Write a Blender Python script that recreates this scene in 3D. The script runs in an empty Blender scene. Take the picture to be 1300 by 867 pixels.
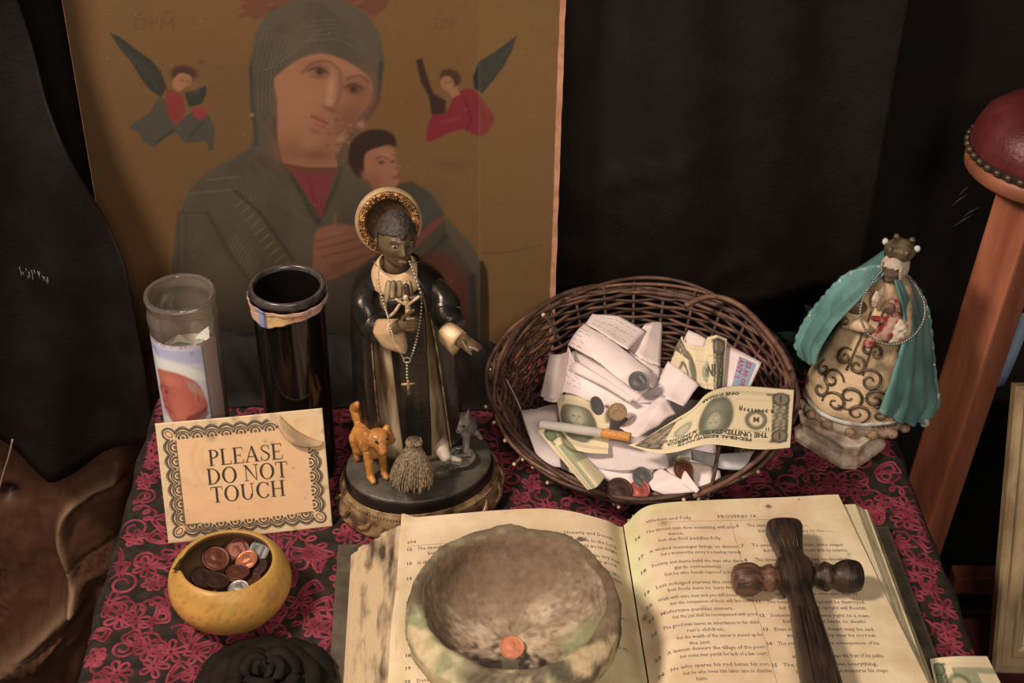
import bpy, bmesh, math, random
import numpy as np
from mathutils import Vector, Matrix, noise

random.seed(7)
SC = bpy.context.scene
COL = SC.collection

# ------------------------------------------------------------------ camera
TH, PH, FPX = math.radians(35.5), math.radians(.93), 1840.0
CAM = np.array([0.0, 0.0, .92])
_fw = np.array([0, math.cos(TH), -math.sin(TH)])
_r0 = np.array([1.0, 0, 0]); _u0 = np.array([0, math.sin(TH), math.cos(TH)])
_r = math.cos(PH) * _r0 + math.sin(PH) * _u0
_u = -math.sin(PH) * _r0 + math.cos(PH) * _u0
cd = bpy.data.cameras.new('camera'); cam = bpy.data.objects.new('camera', cd); COL.objects.link(cam)
cd.sensor_width = 36; cd.lens = 36 * FPX / 1300; cd.clip_start = .02
cam.matrix_world = Matrix(((_r[0], _u[0], -_fw[0], CAM[0]), (_r[1], _u[1], -_fw[1], CAM[1]), (_r[2], _u[2], -_fw[2], CAM[2]), (0, 0, 0, 1)))
SC.camera = cam

# ------------------------------------------------------------------ world, lamps, exposure
w = bpy.data.worlds.new('world'); SC.world = w; w.use_nodes = True
w.node_tree.nodes['Background'].inputs[0].default_value = (1.0, .76, .60, 1)
w.node_tree.nodes['Background'].inputs[1].default_value = .10
def lamp(name, loc, target, size, power, color):
    l = bpy.data.lights.new(name, 'AREA'); l.shape = 'DISK'; l.size = size; l.energy = power; l.color = color
    o = bpy.data.objects.new(name, l); COL.objects.link(o); o.location = loc
    o.rotation_euler = (Vector(target) - Vector(loc)).to_track_quat('-Z', 'Y').to_euler()
lamp('room_lamp', (-.80, .52, 1.32), (0, 1.0, .05), .24, 22.5, (1.0, .73, .575))
lamp('front_fill_lamp', (.30, -.85, 1.55), (0.1, 1.05, .1), .7, 20.5, (1.0, .74, .59))  # unseen soft fill, added in front to brighten upright faces
SC.view_settings.view_transform = 'Standard'; SC.view_settings.look = 'None'
SC.view_settings.exposure = 0.0; SC.view_settings.gamma = 1.0; SC.view_settings.use_curve_mapping = False

# ------------------------------------------------------------------ helpers
def at(px, py, z):
    d = _fw + _r * (px - 650) / FPX - _u * (py - 433.5) / FPX
    return Vector(CAM + d * ((z - CAM[2]) / d[2]))
def aty(px, py, y):
    d = _fw + _r * (px - 650) / FPX - _u * (py - 433.5) / FPX
    return Vector(CAM + d * (y / d[1]))
def lin(v):
    v = np.asarray(v, float) / 255
    return np.where(v <= .04045, v / 12.92, ((v + .055) / 1.055) ** 2.4)
WHITE = np.array([.92, .67, .525])                     # what a white surface shows under the lamps
def C(r, g, b, k=1.0):
    return tuple(np.clip(lin((r, g, b)) / WHITE * k, .001, .95))
def sm(a, b, x):
    t = np.clip((x - a) / (b - a), 0, 1); return t * t * (3 - 2 * t)
def N3(p, s=1.0, o=0.0):
    return noise.noise(Vector((p[0] * s + o, p[1] * s + o, p[2] * s)))

def mat(name, col, rough=.6, col2=None, scale=60, bump=0, bscale=None, metal=0, spec=.5, stretch=(1, 1, 1), mid=(.4, .65), sheen=0, attr=False, detail=6, coat=0):
    m = bpy.data.materials.new(name); m.use_nodes = True
    nt = m.node_tree; b = nt.nodes['Principled BSDF']
    b.inputs['Roughness'].default_value = rough; b.inputs['Metallic'].default_value = metal
    b.inputs['Specular IOR Level'].default_value = spec
    b.inputs['Sheen Weight'].default_value = sheen; b.inputs['Coat Weight'].default_value = coat
    tc = nt.nodes.new('ShaderNodeTexCoord'); mp = nt.nodes.new('ShaderNodeMapping'); mp.inputs['Scale'].default_value = stretch
    nt.links.new(tc.outputs['Object'], mp.inputs['Vector'])
    def nz(s):
        n = nt.nodes.new('ShaderNodeTexNoise'); n.inputs['Scale'].default_value = s; n.inputs['Detail'].default_value = detail
        nt.links.new(mp.outputs['Vector'], n.inputs['Vector']); return n
    src = None
    if attr:
        a = nt.nodes.new('ShaderNodeAttribute'); a.attribute_name = 'Col'; src = a.outputs['Color']
        if col2:
            mx = nt.nodes.new('ShaderNodeMix'); mx.data_type = 'RGBA'; mx.blend_type = 'MULTIPLY'
            cr = nt.nodes.new('ShaderNodeValToRGB'); cr.color_ramp.elements[0].position, cr.color_ramp.elements[1].position = mid
            cr.color_ramp.elements[0].color = (*col2, 1); cr.color_ramp.elements[1].color = (1, 1, 1, 1)
            nt.links.new(nz(scale).outputs['Fac'], cr.inputs['Fac']); mx.inputs[0].default_value = 1
            nt.links.new(src, mx.inputs[6]); nt.links.new(cr.outputs['Color'], mx.inputs[7]); src = mx.outputs[2]
        nt.links.new(src, b.inputs['Base Color'])
    elif col2:
        cr = nt.nodes.new('ShaderNodeValToRGB'); cr.color_ramp.elements[0].position, cr.color_ramp.elements[1].position = mid
        cr.color_ramp.elements[0].color = (*col, 1); cr.color_ramp.elements[1].color = (*col2, 1)
        nt.links.new(nz(scale).outputs['Fac'], cr.inputs['Fac']); nt.links.new(cr.outputs['Color'], b.inputs['Base Color'])
    else:
        b.inputs['Base Color'].default_value = (*col, 1)
    if bump:
        bp = nt.nodes.new('ShaderNodeBump'); bp.inputs['Strength'].default_value = bump; bp.inputs['Distance'].default_value = .002
        nt.links.new(nz(bscale or scale).outputs['Fac'], bp.inputs['Height']); nt.links.new(bp.outputs['Normal'], b.inputs['Normal'])
    return m

def mesh(name, vs, fs, m=None, smooth=True, cols=None, mats=None, mi=None):
    me = bpy.data.meshes.new(name)
    me.from_pydata([tuple(v) for v in vs], [], [tuple(int(i) for i in f) for f in fs])
    if m: me.materials.append(m)
    for x in (mats or []): me.materials.append(x)
    if mi is not None: me.polygons.foreach_set('material_index', np.asarray(mi, np.int32))
    if smooth: me.polygons.foreach_set('use_smooth', [True] * len(me.polygons))
    if cols is not None:
        at_ = me.color_attributes.new('Col', 'FLOAT_COLOR', 'POINT')
        c4 = np.ones((len(vs), 4), np.float32); c4[:, :3] = np.asarray(cols)[:, :3]
        at_.data.foreach_set('color', c4.ravel())
    me.update()
    return me
def obj(name, me, parent=None, local=False):
    """link a mesh; world-space vertices are moved into the parent's frame (parents at identity rotation) unless local"""
    o = bpy.data.objects.new(name, me); COL.objects.link(o)
    if parent is not None:
        o.parent = parent
        if not local:
            p = parent; off = Vector((0, 0, 0))
            while p is not None: off += p.location; p = p.parent
            o.location = -off
    return o
def mk(name, vs, fs, m, parent=None, smooth=True, cols=None, local=False, solid=0, bev=0, sub=0, off=0, mats=None, mi=None):
    o = obj(name, mesh(name, vs, fs, m, smooth, cols, mats, mi), parent, local)
    if solid:
        s = o.modifiers.new('s', 'SOLIDIFY'); s.thickness = solid; s.offset = off
    if bev:
        s = o.modifiers.new('b', 'BEVEL'); s.width = bev; s.segments = 2; s.limit_method = 'ANGLE'
    if sub:
        s = o.modifiers.new('u', 'SUBSURF'); s.levels = s.render_levels = sub
    return o
def thing(name, label, cat, loc=(0, 0, 0), rz=0, group=None):
    o = bpy.data.objects.new(name, None); COL.objects.link(o); o.location = loc; o.rotation_euler = (0, 0, rz)
    o.empty_display_size = .01
    return tag(o, label, cat, group)
def tag(o, label, cat, group=None):
    o['label'] = label; o['category'] = cat
    if group: o['group'] = group
    return o
def struct(o): o['kind'] = 'structure'; return o
def stuff(o): o['kind'] = 'stuff'; return o

def gridmesh(P, flip=False):
    """P: (nv, nu, 3) -> verts, faces"""
    nv, nu = P.shape[:2]
    i = np.arange(nv * nu).reshape(nv, nu)
    f = np.stack([i[:-1, :-1], i[:-1, 1:], i[1:, 1:], i[1:, :-1]], -1).reshape(-1, 4)
    if flip: f = f[:, ::-1]
    return P.reshape(-1, 3), f
def loft(rings, closed=True, cap=True):
    n = len(rings[0]); vs = [Vector(p) for r in rings for p in r]; fs = []
    for k in range(len(rings) - 1):
        for i in range(n if closed else n - 1):
            j = (i + 1) % n
            fs.append((k * n + i, k * n + j, (k + 1) * n + j, (k + 1) * n + i))
    if cap and closed:
        fs.append(tuple(range(n - 1, -1, -1))); b = (len(rings) - 1) * n; fs.append(tuple(range(b, b + n)))
    return vs, fs
def lathe(prof, c=(0, 0, 0), n=48, rf=None):
    """prof: list of (r, z); rf(theta, k) scales the radius"""
    rings = []
    for k, (r, z) in enumerate(prof):
        rings.append([Vector((c[0] + r * math.cos(t) * (rf(t, k) if rf else 1), c[1] + r * math.sin(t) * (rf(t, k) if rf else 1), c[2] + z)) for t in [2 * math.pi * i / n for i in range(n)]])
    return loft(rings, True, True)
def tube(path, r, n=6, cap=True):
    """path: points; r: radius or list"""
    path = [Vector(p) for p in path]; k = len(path); rings = []
    up = Vector((.13, .21, .97))
    for i, p in enumerate(path):
        t = (path[min(i + 1, k - 1)] - path[max(i - 1, 0)])
        t = t.normalized() if t.length > 1e-9 else Vector((0, 0, 1))
        a = t.cross(up); a = a.normalized() if a.length > 1e-4 else t.orthogonal().normalized()
        b = a.cross(t); rr = r[i] if isinstance(r, (list, tuple)) else r
        rings.append([p + (a * math.cos(2 * math.pi * j / n) + b * math.sin(2 * math.pi * j / n)) * rr for j in range(n)])
    return loft(rings, True, cap)
def join(parts):
    vs, fs = [], []
    for v, f in parts:
        o = len(vs); vs += [Vector(p) for p in v]; fs += [tuple(int(i) + o for i in q) for q in f]
    return vs, fs
def box(c, s, rz=0):
    v = []; R = Matrix.Rotation(rz, 3, 'Z')
    for dx in (-1, 1):
        for dy in (-1, 1):
            for dz in (-1, 1): v.append(Vector(c) + R @ Vector((dx * s[0] / 2, dy * s[1] / 2, dz * s[2] / 2)))
    return v, [(0, 1, 3, 2), (4, 6, 7, 5), (0, 4, 5, 1), (2, 3, 7, 6), (0, 2, 6, 4), (1, 5, 7, 3)]
def ball(c, r, n=8, sc=(1, 1, 1)):
    rings = []
    for i in range(1, n):
        a = math.pi * i / n
        rings.append([Vector((c[0] + r * sc[0] * math.sin(a) * math.cos(2 * math.pi * j / (2 * n)), c[1] + r * sc[1] * math.sin(a) * math.sin(2 * math.pi * j / (2 * n)), c[2] - r * sc[2] * math.cos(a))) for j in range(2 * n)])
    return loft(rings, True, True)
def capsule(p0, p1, r0, r1, n=12):
    p0, p1 = Vector(p0), Vector(p1); d = p1 - p0
    if d.length < 1e-7: d = Vector((0, 0, 1e-6)); p1 = p0 + d
    t = d.normalized(); a = t.orthogonal().normalized(); b = t.cross(a); rings = []
    for k in range(1, 5):
        q = math.pi / 2 * (1 - k / 4); rings.append((p0 - t * r0 * math.sin(q), r0 * math.cos(q)))
    for k in range(0, 4):
        q = math.pi / 2 * k / 4; rings.append((p1 + t * r1 * math.sin(q), r1 * math.cos(q)))
    return loft([[c + (a * math.cos(2 * math.pi * j / n) + b * math.sin(2 * math.pi * j / n)) * r for j in range(n)] for c, r in rings])
def ellipsoid(c, s, n=12):
    return ball(c, 1.0, n, s)
def evalmesh(o):
    dg = bpy.context.evaluated_depsgraph_get(); dg.update()
    return bpy.data.meshes.new_from_object(o.evaluated_get(dg))
def blob(name, parts, m, parent, voxel=.0012, smooth=6, noise_amp=0, noise_scale=300, local=False):
    """union of closed pieces grown into one continuous skin"""
    v, f = join(parts)
    o = bpy.data.objects.new('tmp', mesh('tmp', v, f)); COL.objects.link(o)
    r = o.modifiers.new('r', 'REMESH'); r.mode = 'VOXEL'; r.voxel_size = voxel
    s = o.modifiers.new('s', 'SMOOTH'); s.iterations = smooth; s.factor = .5
    me = evalmesh(o); me.name = name
    bpy.data.objects.remove(o)
    me.materials.clear(); me.materials.append(m)
    if noise_amp:
        n = len(me.vertices); co = np.zeros(n * 3); no = np.zeros(n * 3)
        me.vertices.foreach_get('co', co); me.vertex_normals.foreach_get('vector', no)
        co = co.reshape(-1, 3); k = np.array([N3(c, noise_scale) for c in co]) * noise_amp
        me.vertices.foreach_set('co', (co + no.reshape(-1, 3) * k[:, None]).ravel()); me.update()
    me.polygons.foreach_set('use_smooth', [True] * len(me.polygons))
    return obj(name, me, parent, local)
def catmull(pts, n, closed=False):
    P = np.asarray(pts, float); k = len(P); out = []
    segs = k if closed else k - 1
    for s in range(segs):
        g = lambda i: P[i % k] if closed else P[min(max(i, 0), k - 1)]
        a, b, c, d = g(s - 1), g(s), g(s + 1), g(s + 2)
        for i in range(n):
            t = i / n
            out.append(.5 * (2 * b + (c - a) * t + (2 * a - 5 * b + 4 * c - d) * t * t + (3 * b - 3 * c + d - a) * t ** 3))
    if not closed: out.append(P[-1])
    return np.array(out)
def polysd(X, Y, poly):
    """signed distance (negative inside)"""
    P = np.asarray(poly, float); d2 = np.full(X.shape, 1e18); ins = np.zeros(X.shape, bool)
    for i in range(len(P)):
        (x0, y0), (x1, y1) = P[i], P[(i + 1) % len(P)]
        ex, ey = x1 - x0, y1 - y0; wx, wy = X - x0, Y - y0
        t = np.clip((wx * ex + wy * ey) / max(ex * ex + ey * ey, 1e-12), 0, 1)
        d2 = np.minimum(d2, (wx - ex * t) ** 2 + (wy - ey * t) ** 2)
        c = ((y0 > Y) != (y1 > Y))
        with np.errstate(divide='ignore', invalid='ignore'):
            xi = (x1 - x0) * (Y - y0) / (y1 - y0 if y1 != y0 else 1e-12) + x0
        ins ^= c & (X < xi)
    d = np.sqrt(d2); return np.where(ins, -d, d)
def segd(X, Y, pts):
    d2 = np.full(X.shape, 1e18)
    for (x0, y0), (x1, y1) in zip(pts[:-1], pts[1:]):
        ex, ey = x1 - x0, y1 - y0
        t = np.clip(((X - x0) * ex + (Y - y0) * ey) / max(ex * ex + ey * ey, 1e-12), 0, 1)
        d2 = np.minimum(d2, (X - x0 - ex * t) ** 2 + (Y - y0 - ey * t) ** 2)
    return np.sqrt(d2)
class Paint:
    """a flat print painted in its own plane coordinates, kept as a colour attribute"""
    def __init__(s, X, Y, base, k=1.0):
        s.X, s.Y, s.k = X.ravel(), Y.ravel(), k; s.c = np.zeros((s.X.size, 3)) + np.array(C(*base, k))
    def mix(s, a, col, i=None):
        a = np.clip(np.asarray(a, float).ravel(), 0, 1)[:, None]; col = np.array(C(*col, s.k))
        if i is None: s.c = s.c * (1 - a) + col * a
        else: s.c[i] = s.c[i] * (1 - a) + col * a
    def near(s, x0, x1, y0, y1): return np.nonzero((s.X > x0) & (s.X < x1) & (s.Y > y0) & (s.Y < y1))[0]
    def box(s, P, m):
        P = np.asarray(P, float); lo, hi = P.min(0) - m, P.max(0) + m; return s.near(lo[0], hi[0], lo[1], hi[1])
    def poly(s, pts, col, soft=2, a=1, smooth=0):
        if smooth: pts = catmull(pts, smooth, True)
        i = s.box(pts, soft + 1)
        if len(i): s.mix(a * np.clip(.5 - polysd(s.X[i], s.Y[i], pts) / soft, 0, 1), col, i)
    def line(s, pts, col, wd=2, soft=1.5, a=1, smooth=0):
        if smooth: pts = catmull(pts, smooth)
        i = s.box(pts, wd + soft + 1)
        if len(i): s.mix(a * np.clip(.5 - (segd(s.X[i], s.Y[i], pts) - wd / 2) / soft, 0, 1), col, i)
    def spot(s, x, y, rx, ry, col, a=1, rot=0, hard=0):
        m = max(rx, ry) * 2.2; i = s.near(x - m, x + m, y - m, y + m)
        if not len(i): return
        c, q = math.cos(rot), math.sin(rot); dx, dy = s.X[i] - x, s.Y[i] - y
        e = ((dx * c + dy * q) / rx) ** 2 + ((-dx * q + dy * c) / ry) ** 2
        s.mix(a * (np.exp(-e * 1.2) if not hard else np.clip((1 - np.sqrt(e)) * hard + .5, 0, 1)), col, i)
def npnoise(X, Y, scale, seed=0):
    """cheap smooth value noise"""
    rs = np.random.RandomState(seed); G = rs.rand(128, 128)
    x, y = X / scale + 37.3, Y / scale + 11.7
    xi, yi = np.floor(x).astype(int), np.floor(y).astype(int); fx, fy = x - xi, y - yi
    fx, fy = fx * fx * (3 - 2 * fx), fy * fy * (3 - 2 * fy)
    g = lambda a, b: G[a % 128, b % 128]
    return (g(xi, yi) * (1 - fx) + g(xi + 1, yi) * fx) * (1 - fy) + (g(xi, yi + 1) * (1 - fx) + g(xi + 1, yi + 1) * fx) * fy
def fbm(X, Y, scale, seed=0, oct=4):
    s = 0; a = .5
    for i in range(oct): s = s + a * npnoise(X, Y, scale / 2 ** i, seed + i); a *= .5
    return s / (1 - .5 ** oct)

_tc = {}
def text2d(s, bold=0.0):
    """triangles of a line of text, cap height about 0.7, starting at x=0"""
    if (s, bold) in _tc: return _tc[(s, bold)]
    cu = bpy.data.curves.new('t', 'FONT'); cu.body = s; cu.size = 1; cu.resolution_u = 1; cu.offset = bold
    o = bpy.data.objects.new('t', cu); COL.objects.link(o)
    me = evalmesh(o)
    v = np.array([(p.co.x, p.co.y) for p in me.vertices]) if len(me.vertices) else np.zeros((0, 2))
    f = [tuple(p.vertices) for p in me.polygons]
    bpy.data.objects.remove(o); bpy.data.curves.remove(cu); bpy.data.meshes.remove(me)
    _tc[(s, bold)] = (v, f); return v, f
def printed(items, S, eps=.00025):
    """items: (v2, faces) already placed in surface coordinates; S(x, y)->Vector. returns verts, faces on the surface"""
    vs, fs = [], []
    for v, f in items:
        o = len(vs)
        for x, y in v: vs.append(S(x, y, eps))
        fs += [tuple(i + o for i in q) for q in f]
    return vs, fs
def place(v2f, x, y, size, rot=0, sx=1.0):
    v, f = v2f; c, q = math.cos(rot), math.sin(rot)
    if len(v) == 0: return v, f
    a = v * size; a = a * np.array([sx, 1]); return np.stack([x + a[:, 0] * c - a[:, 1] * q, y + a[:, 0] * q + a[:, 1] * c], 1), f
def width(v2f): return float(v2f[0][:, 0].max()) if len(v2f[0]) else 0

# ------------------------------------------------------------------ structure
M_floor = mat('floor_boards', C(40, 22, 16), .6, C(52, 30, 22), 18, .2, stretch=(1, 8, 1))
M_wall = mat('dark_wall', C(22, 19, 17), .9, C(28, 24, 21), 12, .2)
struct(mk('floor', *box((0, .4, -.745), (3.4, 2.6, .05)), M_floor, smooth=False))
struct(mk('wall_back', *box((0, 1.53, .4), (3.4, .06, 2.3)), M_wall, smooth=False))
struct(mk('baseboard_back', *box((0, 1.49, -.66), (3.4, .02, .12)), M_floor, smooth=False, bev=.004))

# ------------------------------------------------------------------ table and cloth
TA = math.radians(2.1); TO = (.018, .95)
def T(x, y, z=0.0):
    return Vector((TO[0] + x * math.cos(TA) - y * math.sin(TA), TO[1] + x * math.sin(TA) + y * math.cos(TA), z))
HW, YF, YB = .371, -.46, .332
M_oak = mat('dark_table_wood', C(60, 36, 22), .5, C(80, 48, 30), 14, .2, stretch=(1, 9, 1))
tb = thing('table', 'small wooden table hidden under the magenta-looped cloth', 'table', (TO[0], TO[1], -.72), TA)
mk('tabletop', *box((0, (YF + YB) / 2, .7035), (2 * HW - .004, YB - YF - .004, .026)), M_oak, tb, False, local=True, bev=.004)
for sx in (-1, 1):
    for yy in (YF + .05, YB - .05): mk('leg', *box((sx * (HW - .05), yy, .345), (.05, .05, .69)), M_oak, tb, False, local=True, bev=.004)
mk('apron', *join([box((0, YF + .05, .64), (2 * HW - .1, .018, .1)), box((0, YB - .05, .64), (2 * HW - .1, .018, .1)), box((-HW + .05, (YF + YB) / 2, .64), (.018, YB - YF - .1, .1)), box((HW - .05, (YF + YB) / 2, .64), (.018, YB - YF - .1, .1))]), M_oak, tb, False, local=True)

M_cloth = mat('cloth_ground', C(36, 28, 22), .92, C(52, 42, 33), 90, .5, 900, spec=.2)
M_cord = mat('magenta_cord', C(102, 31, 40), .7, C(144, 54, 64), 70, .35, 1500, spec=.3)
def cloth_profile():
    pr = [(-HW - .010, -.26), (-HW - .009, -.16), (-HW - .007, -.06)]
    pr += [(-HW + .006 - .012 * math.cos(a), -.012 + .012 * math.sin(a)) for a in np.linspace(0, math.pi / 2, 6)]
    pr += [(x, 0) for x in np.linspace(-HW + .03, HW - .03, 14)]
    pr += [(HW - .006 + .012 * math.cos(a), -.012 + .012 * math.sin(a)) for a in np.linspace(math.pi / 2, 0, 6)]
    return pr + [(HW + .007, -.06), (HW + .009, -.16), (HW + .010, -.26)]
pr = cloth_profile(); ys = np.linspace(YF - .006, YB + .004, 60)
P = np.zeros((60, len(pr), 3))
for j, y in enumerate(ys):
    for i, (x, z) in enumerate(pr):
        wv = (.0025 * math.sin(y * 31) + .0015 * math.sin(y * 67 + 1)) * (1 if abs(x) > HW - .012 else 0) + (abs(z) * .06 * math.sin(y * 40 + x) if z < -.02 else 0)
        P[j, i] = T(x + math.copysign(wv, x) if abs(x) > .3 else x, y, z)
tc = tag(mk('tablecloth', *gridmesh(P), M_cloth, solid=.0012, off=-1), 'dark grey tablecloth covered in looping magenta cord embroidery', 'tablecloth')
# embroidery: raised cord, laid as low ridged ribbons
rv, rf_ = [], []
def cord(pts, wd=.0014, h=.0014):
    pts = np.asarray(pts); n = len(pts)
    if n < 2: return
    o = len(rv); d = np.gradient(pts, axis=0); L = np.maximum(np.hypot(d[:, 0], d[:, 1]), 1e-9); nx, ny = -d[:, 1] / L, d[:, 0] / L
    for i in range(n):
        x, y = pts[i]
        for s, z in ((-1, .0001), (0, h), (1, .0001)):
            X = x + nx[i] * wd * s; Y = min(y + ny[i] * wd * s, YB)
            z2 = z
            if abs(X) > HW - .006:
                e = abs(X) - (HW - .006)
                z2 = z - .012 * (1 - math.sqrt(max(0, 1 - min(1, e / .012) ** 2))); X = math.copysign(min(abs(X), HW + .0075), X)
            rv.append(T(X, Y, z2))
    for i in range(n - 1):
        a = o + i * 3; rf_.extend([(a, a + 1, a + 4, a + 3), (a + 1, a + 2, a + 5, a + 4)])
def motif(x, y, s, kind, a0):
    if kind == 0:        # flower of open loops
        k = random.choice((5, 6, 7))
        for i in range(k):
            a = a0 + 2 * math.pi * i / k; t = np.linspace(0, 2 * math.pi, 16)
            l = s * (.85 + .3 * random.random()); wdt = s * .30
            u = l * (.5 - .5 * np.cos(t)) * .9 + s * .12; v = wdt * np.sin(t) * (.35 + .65 * (.5 - .5 * np.cos(t)))
            cord(np.stack([x + u * math.cos(a) - v * math.sin(a), y + u * math.sin(a) + v * math.cos(a)], 1))
    elif kind == 1:      # spiral
        t = np.linspace(.3, 1, 30); ang = a0 + t * 2 * math.pi * 2.1; r = s * t
        pts = np.stack([x + r * np.cos(ang), y + r * np.sin(ang)], 1)
        tail = np.stack([x + (s + .5 * s * np.linspace(0, 1, 8)) * np.cos(ang[-1] + np.linspace(0, .8, 8)), y + (s + .5 * s * np.linspace(0, 1, 8)) * np.sin(ang[-1] + np.linspace(0, .8, 8))], 1)
        cord(np.concatenate([pts, tail[1:]]))
    elif kind == 2:      # paisley drop, doubled
        for q in (1, .55):
            t = np.linspace(0, 2 * math.pi, 22)
            u = s * q * (np.cos(t) * .9 + .25 * np.cos(2 * t)); v = s * q * .55 * np.sin(t) * (1 - .3 * np.cos(t))
            v = v + .25 * u * u / s
            cord(np.stack([x + u * math.cos(a0) - v * math.sin(a0), y + u * math.sin(a0) + v * math.cos(a0)], 1))
    else:                # wandering leafy line
        t = np.linspace(-1, 1, 40); u = s * 1.6 * t + .35 * s * np.sin(t * 13); v = s * .45 * np.cos(t * 13) + s * .3 * np.sin(t * 4)
        cord(np.stack([x + u * math.cos(a0) - v * math.sin(a0), y + u * math.sin(a0) + v * math.cos(a0)], 1))
rs = random.Random(3); random.seed(11)
yy = -.30
while yy < YB - .005:
    xx = -HW + .004 + rs.random() * .01
    while xx < HW - .003:
        visible = xx < -.02 or yy > -.06 or xx > .22
        if visible:
            motif(xx + rs.uniform(-.006, .006), yy + rs.uniform(-.006, .006), rs.uniform(.0095, .0155), rs.choice((0, 0, 0, 1, 2, 2, 3, 3)), rs.uniform(0, 6.28))
        xx += rs.uniform(.018, .025)
    yy += .0195
stuff(mk('embroidery', rv, rf_, M_cord, tc))
random.seed(7)

# ------------------------------------------------------------------ black hangings
M_drape = mat('black_satin', (.0070, .0056, .0052), .5, (.0105, .0086, .0080), 30, .25, 260, spec=.35)
M_drape2 = mat('black_matte_cloth', (.005, .0044, .0042), .7, (.0075, .0066, .006), 30, .2, 300, spec=.25)
def hang(name, x0, x1, y, z0f, z1, fold, m, label, n=90, nz=70, xr=None):
    P = np.zeros((nz, n, 3))
    for j in range(nz):
        v = j / (nz - 1)
        for i in range(n):
            t = i / (n - 1); x = x0 + (x1 - x0) * t; zb = z0f(x); z = zb + (z1 - zb) * v
            if xr:
                a, b = xr(z); x = a + (b - a) * t
                zb = z0f(x); z = zb + (z1 - zb) * v
                a, b = xr(z); x = a + (b - a) * t
            P[j, i] = (x, y + fold(x, z), z)
    return tag(mk(name, *gridmesh(P), m, solid=.0015), label, 'curtain')
def foldR(x, z):
    f = .006 * math.sin(x * 24 + .8 * math.sin(z * 5)) + .003 * math.sin(x * 61 + z * 4)
    f += .0035 * N3((x * 7 + z * 3, z * 9, 2), 1.0) + .0045 * math.exp(-((z - .07 - .03 * math.sin(x * 30)) / .012) ** 2) * math.sin(x * 40 + 2)
    f -= .006 * math.exp(-(((z - .20) - (x - .12) * .28) / .008) ** 2) * math.exp(-((x - .14) / .05) ** 2)
    return f
hang('black_curtain', .02, .37, 1.305, lambda x: .046 + .006 * math.sin(x * 21) + .012 * sm(.25, .37, x), .95, foldR, M_drape, 'black satin curtain hanging behind the wicker basket')
rc_ = hang('black_curtain', .34, .95, 1.345, lambda x: -.10 + .02 * math.sin(x * 9), .95, lambda x, z: .010 * math.sin(x * 17 + z) + .006 * N3((x * 6, z * 8, 5)), M_drape2, 'dull black cloth hanging behind the blue-cloaked statuette and wooden chair')
hang('black_curtain', -.95, .06, 1.345, lambda x: -.30, .95, lambda x, z: .012 * math.sin(x * 15 + z) + .006 * N3((x * 6, z * 8, 9)), M_drape2, 'dull black cloth hanging behind the religious picture')
_zx = np.array([(-.20, -.368), (-.048, -.3695), (.05, -.371), (.155, -.376), (.242, -.403), (.328, -.427), (.422, -.4383), (.95, -.47)])
_hb = np.array([(-.75, -.03), (-.56, -.062), (-.546, -.067), (-.52, -.095), (-.496, -.120), (-.47, -.115), (-.42, -.088), (-.369, -.048)])
def foldL(x, z):
    return .010 * math.sin(x * 38 + z * 9) * sm(.5, -.1, z) + .006 * math.sin(x * 70 - z * 14) + .006 * N3((x * 9, z * 9, 1)) - .010 * sm(-.40, -.37, x)
lc = hang('black_curtain', -.75, -.37, 1.196, lambda x: float(np.interp(x, _hb[:, 0], _hb[:, 1])), .95, foldL, M_drape, 'black satin drape hanging left of the table before the picture edge', xr=lambda z: (-.75, float(np.interp(z, _zx[:, 0], _zx[:, 1]))))
M_scuff = mat('pale_scuff', C(120, 110, 100), .9)
sv = []
for i in range(16):
    c = aty(24 + i * 2.6 + random.uniform(-2, 2), 352 + random.uniform(-6, 6), 1.2); y = 1.196 + foldL(c.x, c.z) - .0016
    h = random.uniform(.002, .005); sv.append(tube([(c.x - .0006, y, c.z - h), (c.x + .0004, y - .0004, c.z), (c.x, y, c.z + h)], .0005, 4))
mk('frayed_scuff', *join(sv), M_scuff, lc)
sv = []
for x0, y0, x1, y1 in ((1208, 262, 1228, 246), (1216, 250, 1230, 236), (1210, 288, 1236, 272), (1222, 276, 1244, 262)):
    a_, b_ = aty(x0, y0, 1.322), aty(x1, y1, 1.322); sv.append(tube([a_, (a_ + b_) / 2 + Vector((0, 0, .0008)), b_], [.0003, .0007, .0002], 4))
mk('sheen_streak', *join(sv), mat('crease_sheen', C(70, 64, 56), .5), rc_)  # glossy streaks on the cloth, painted as thin pale tubes

# ------------------------------------------------------------------ religious picture (a generic devotional print)
PY, LEAN = 1.262, math.tan(math.radians(1.2))
def pic(x, z, d=0.0): return Vector((x, PY + z * LEAN - d, z))
pl, prr, ptop = -.4205, .0385, .62
zs = np.concatenate([np.linspace(.0015, .43, 300), np.linspace(.44, ptop, 30)]); xs = np.linspace(pl, prr, 320)
GX, GZ = np.meshgrid(xs, zs)
GX = GX + (np.exp(-((xs - prr) / .004) ** 2)[None, :] * (fbm(GX * 0, GZ, .02, 5) - .5) * .0016)
W3 = np.stack([GX, PY + GZ * LEAN - .0006, GZ], -1); D = W3 - CAM
wz = D @ _fw; U = 650 + FPX * (D @ _r) / wz; V = 433.5 - FPX * (D @ _u) / wz      # layout drawn at the print's own proportions
K = .85
p = Paint(U, V, (113, 76, 43), K)
p.mix(.5 * sm(.35, .75, fbm(U, V, 180, 1)), (120, 84, 47)); p.mix(.45 * sm(.4, .8, fbm(U, V, 90, 2)), (98, 68, 40)); p.mix(.25 * fbm(U, V, 6, 3), (126, 92, 56))
p.mix(.45 * sm(0, 1, (610 - U) / 500), (102, 71, 43))
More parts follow.
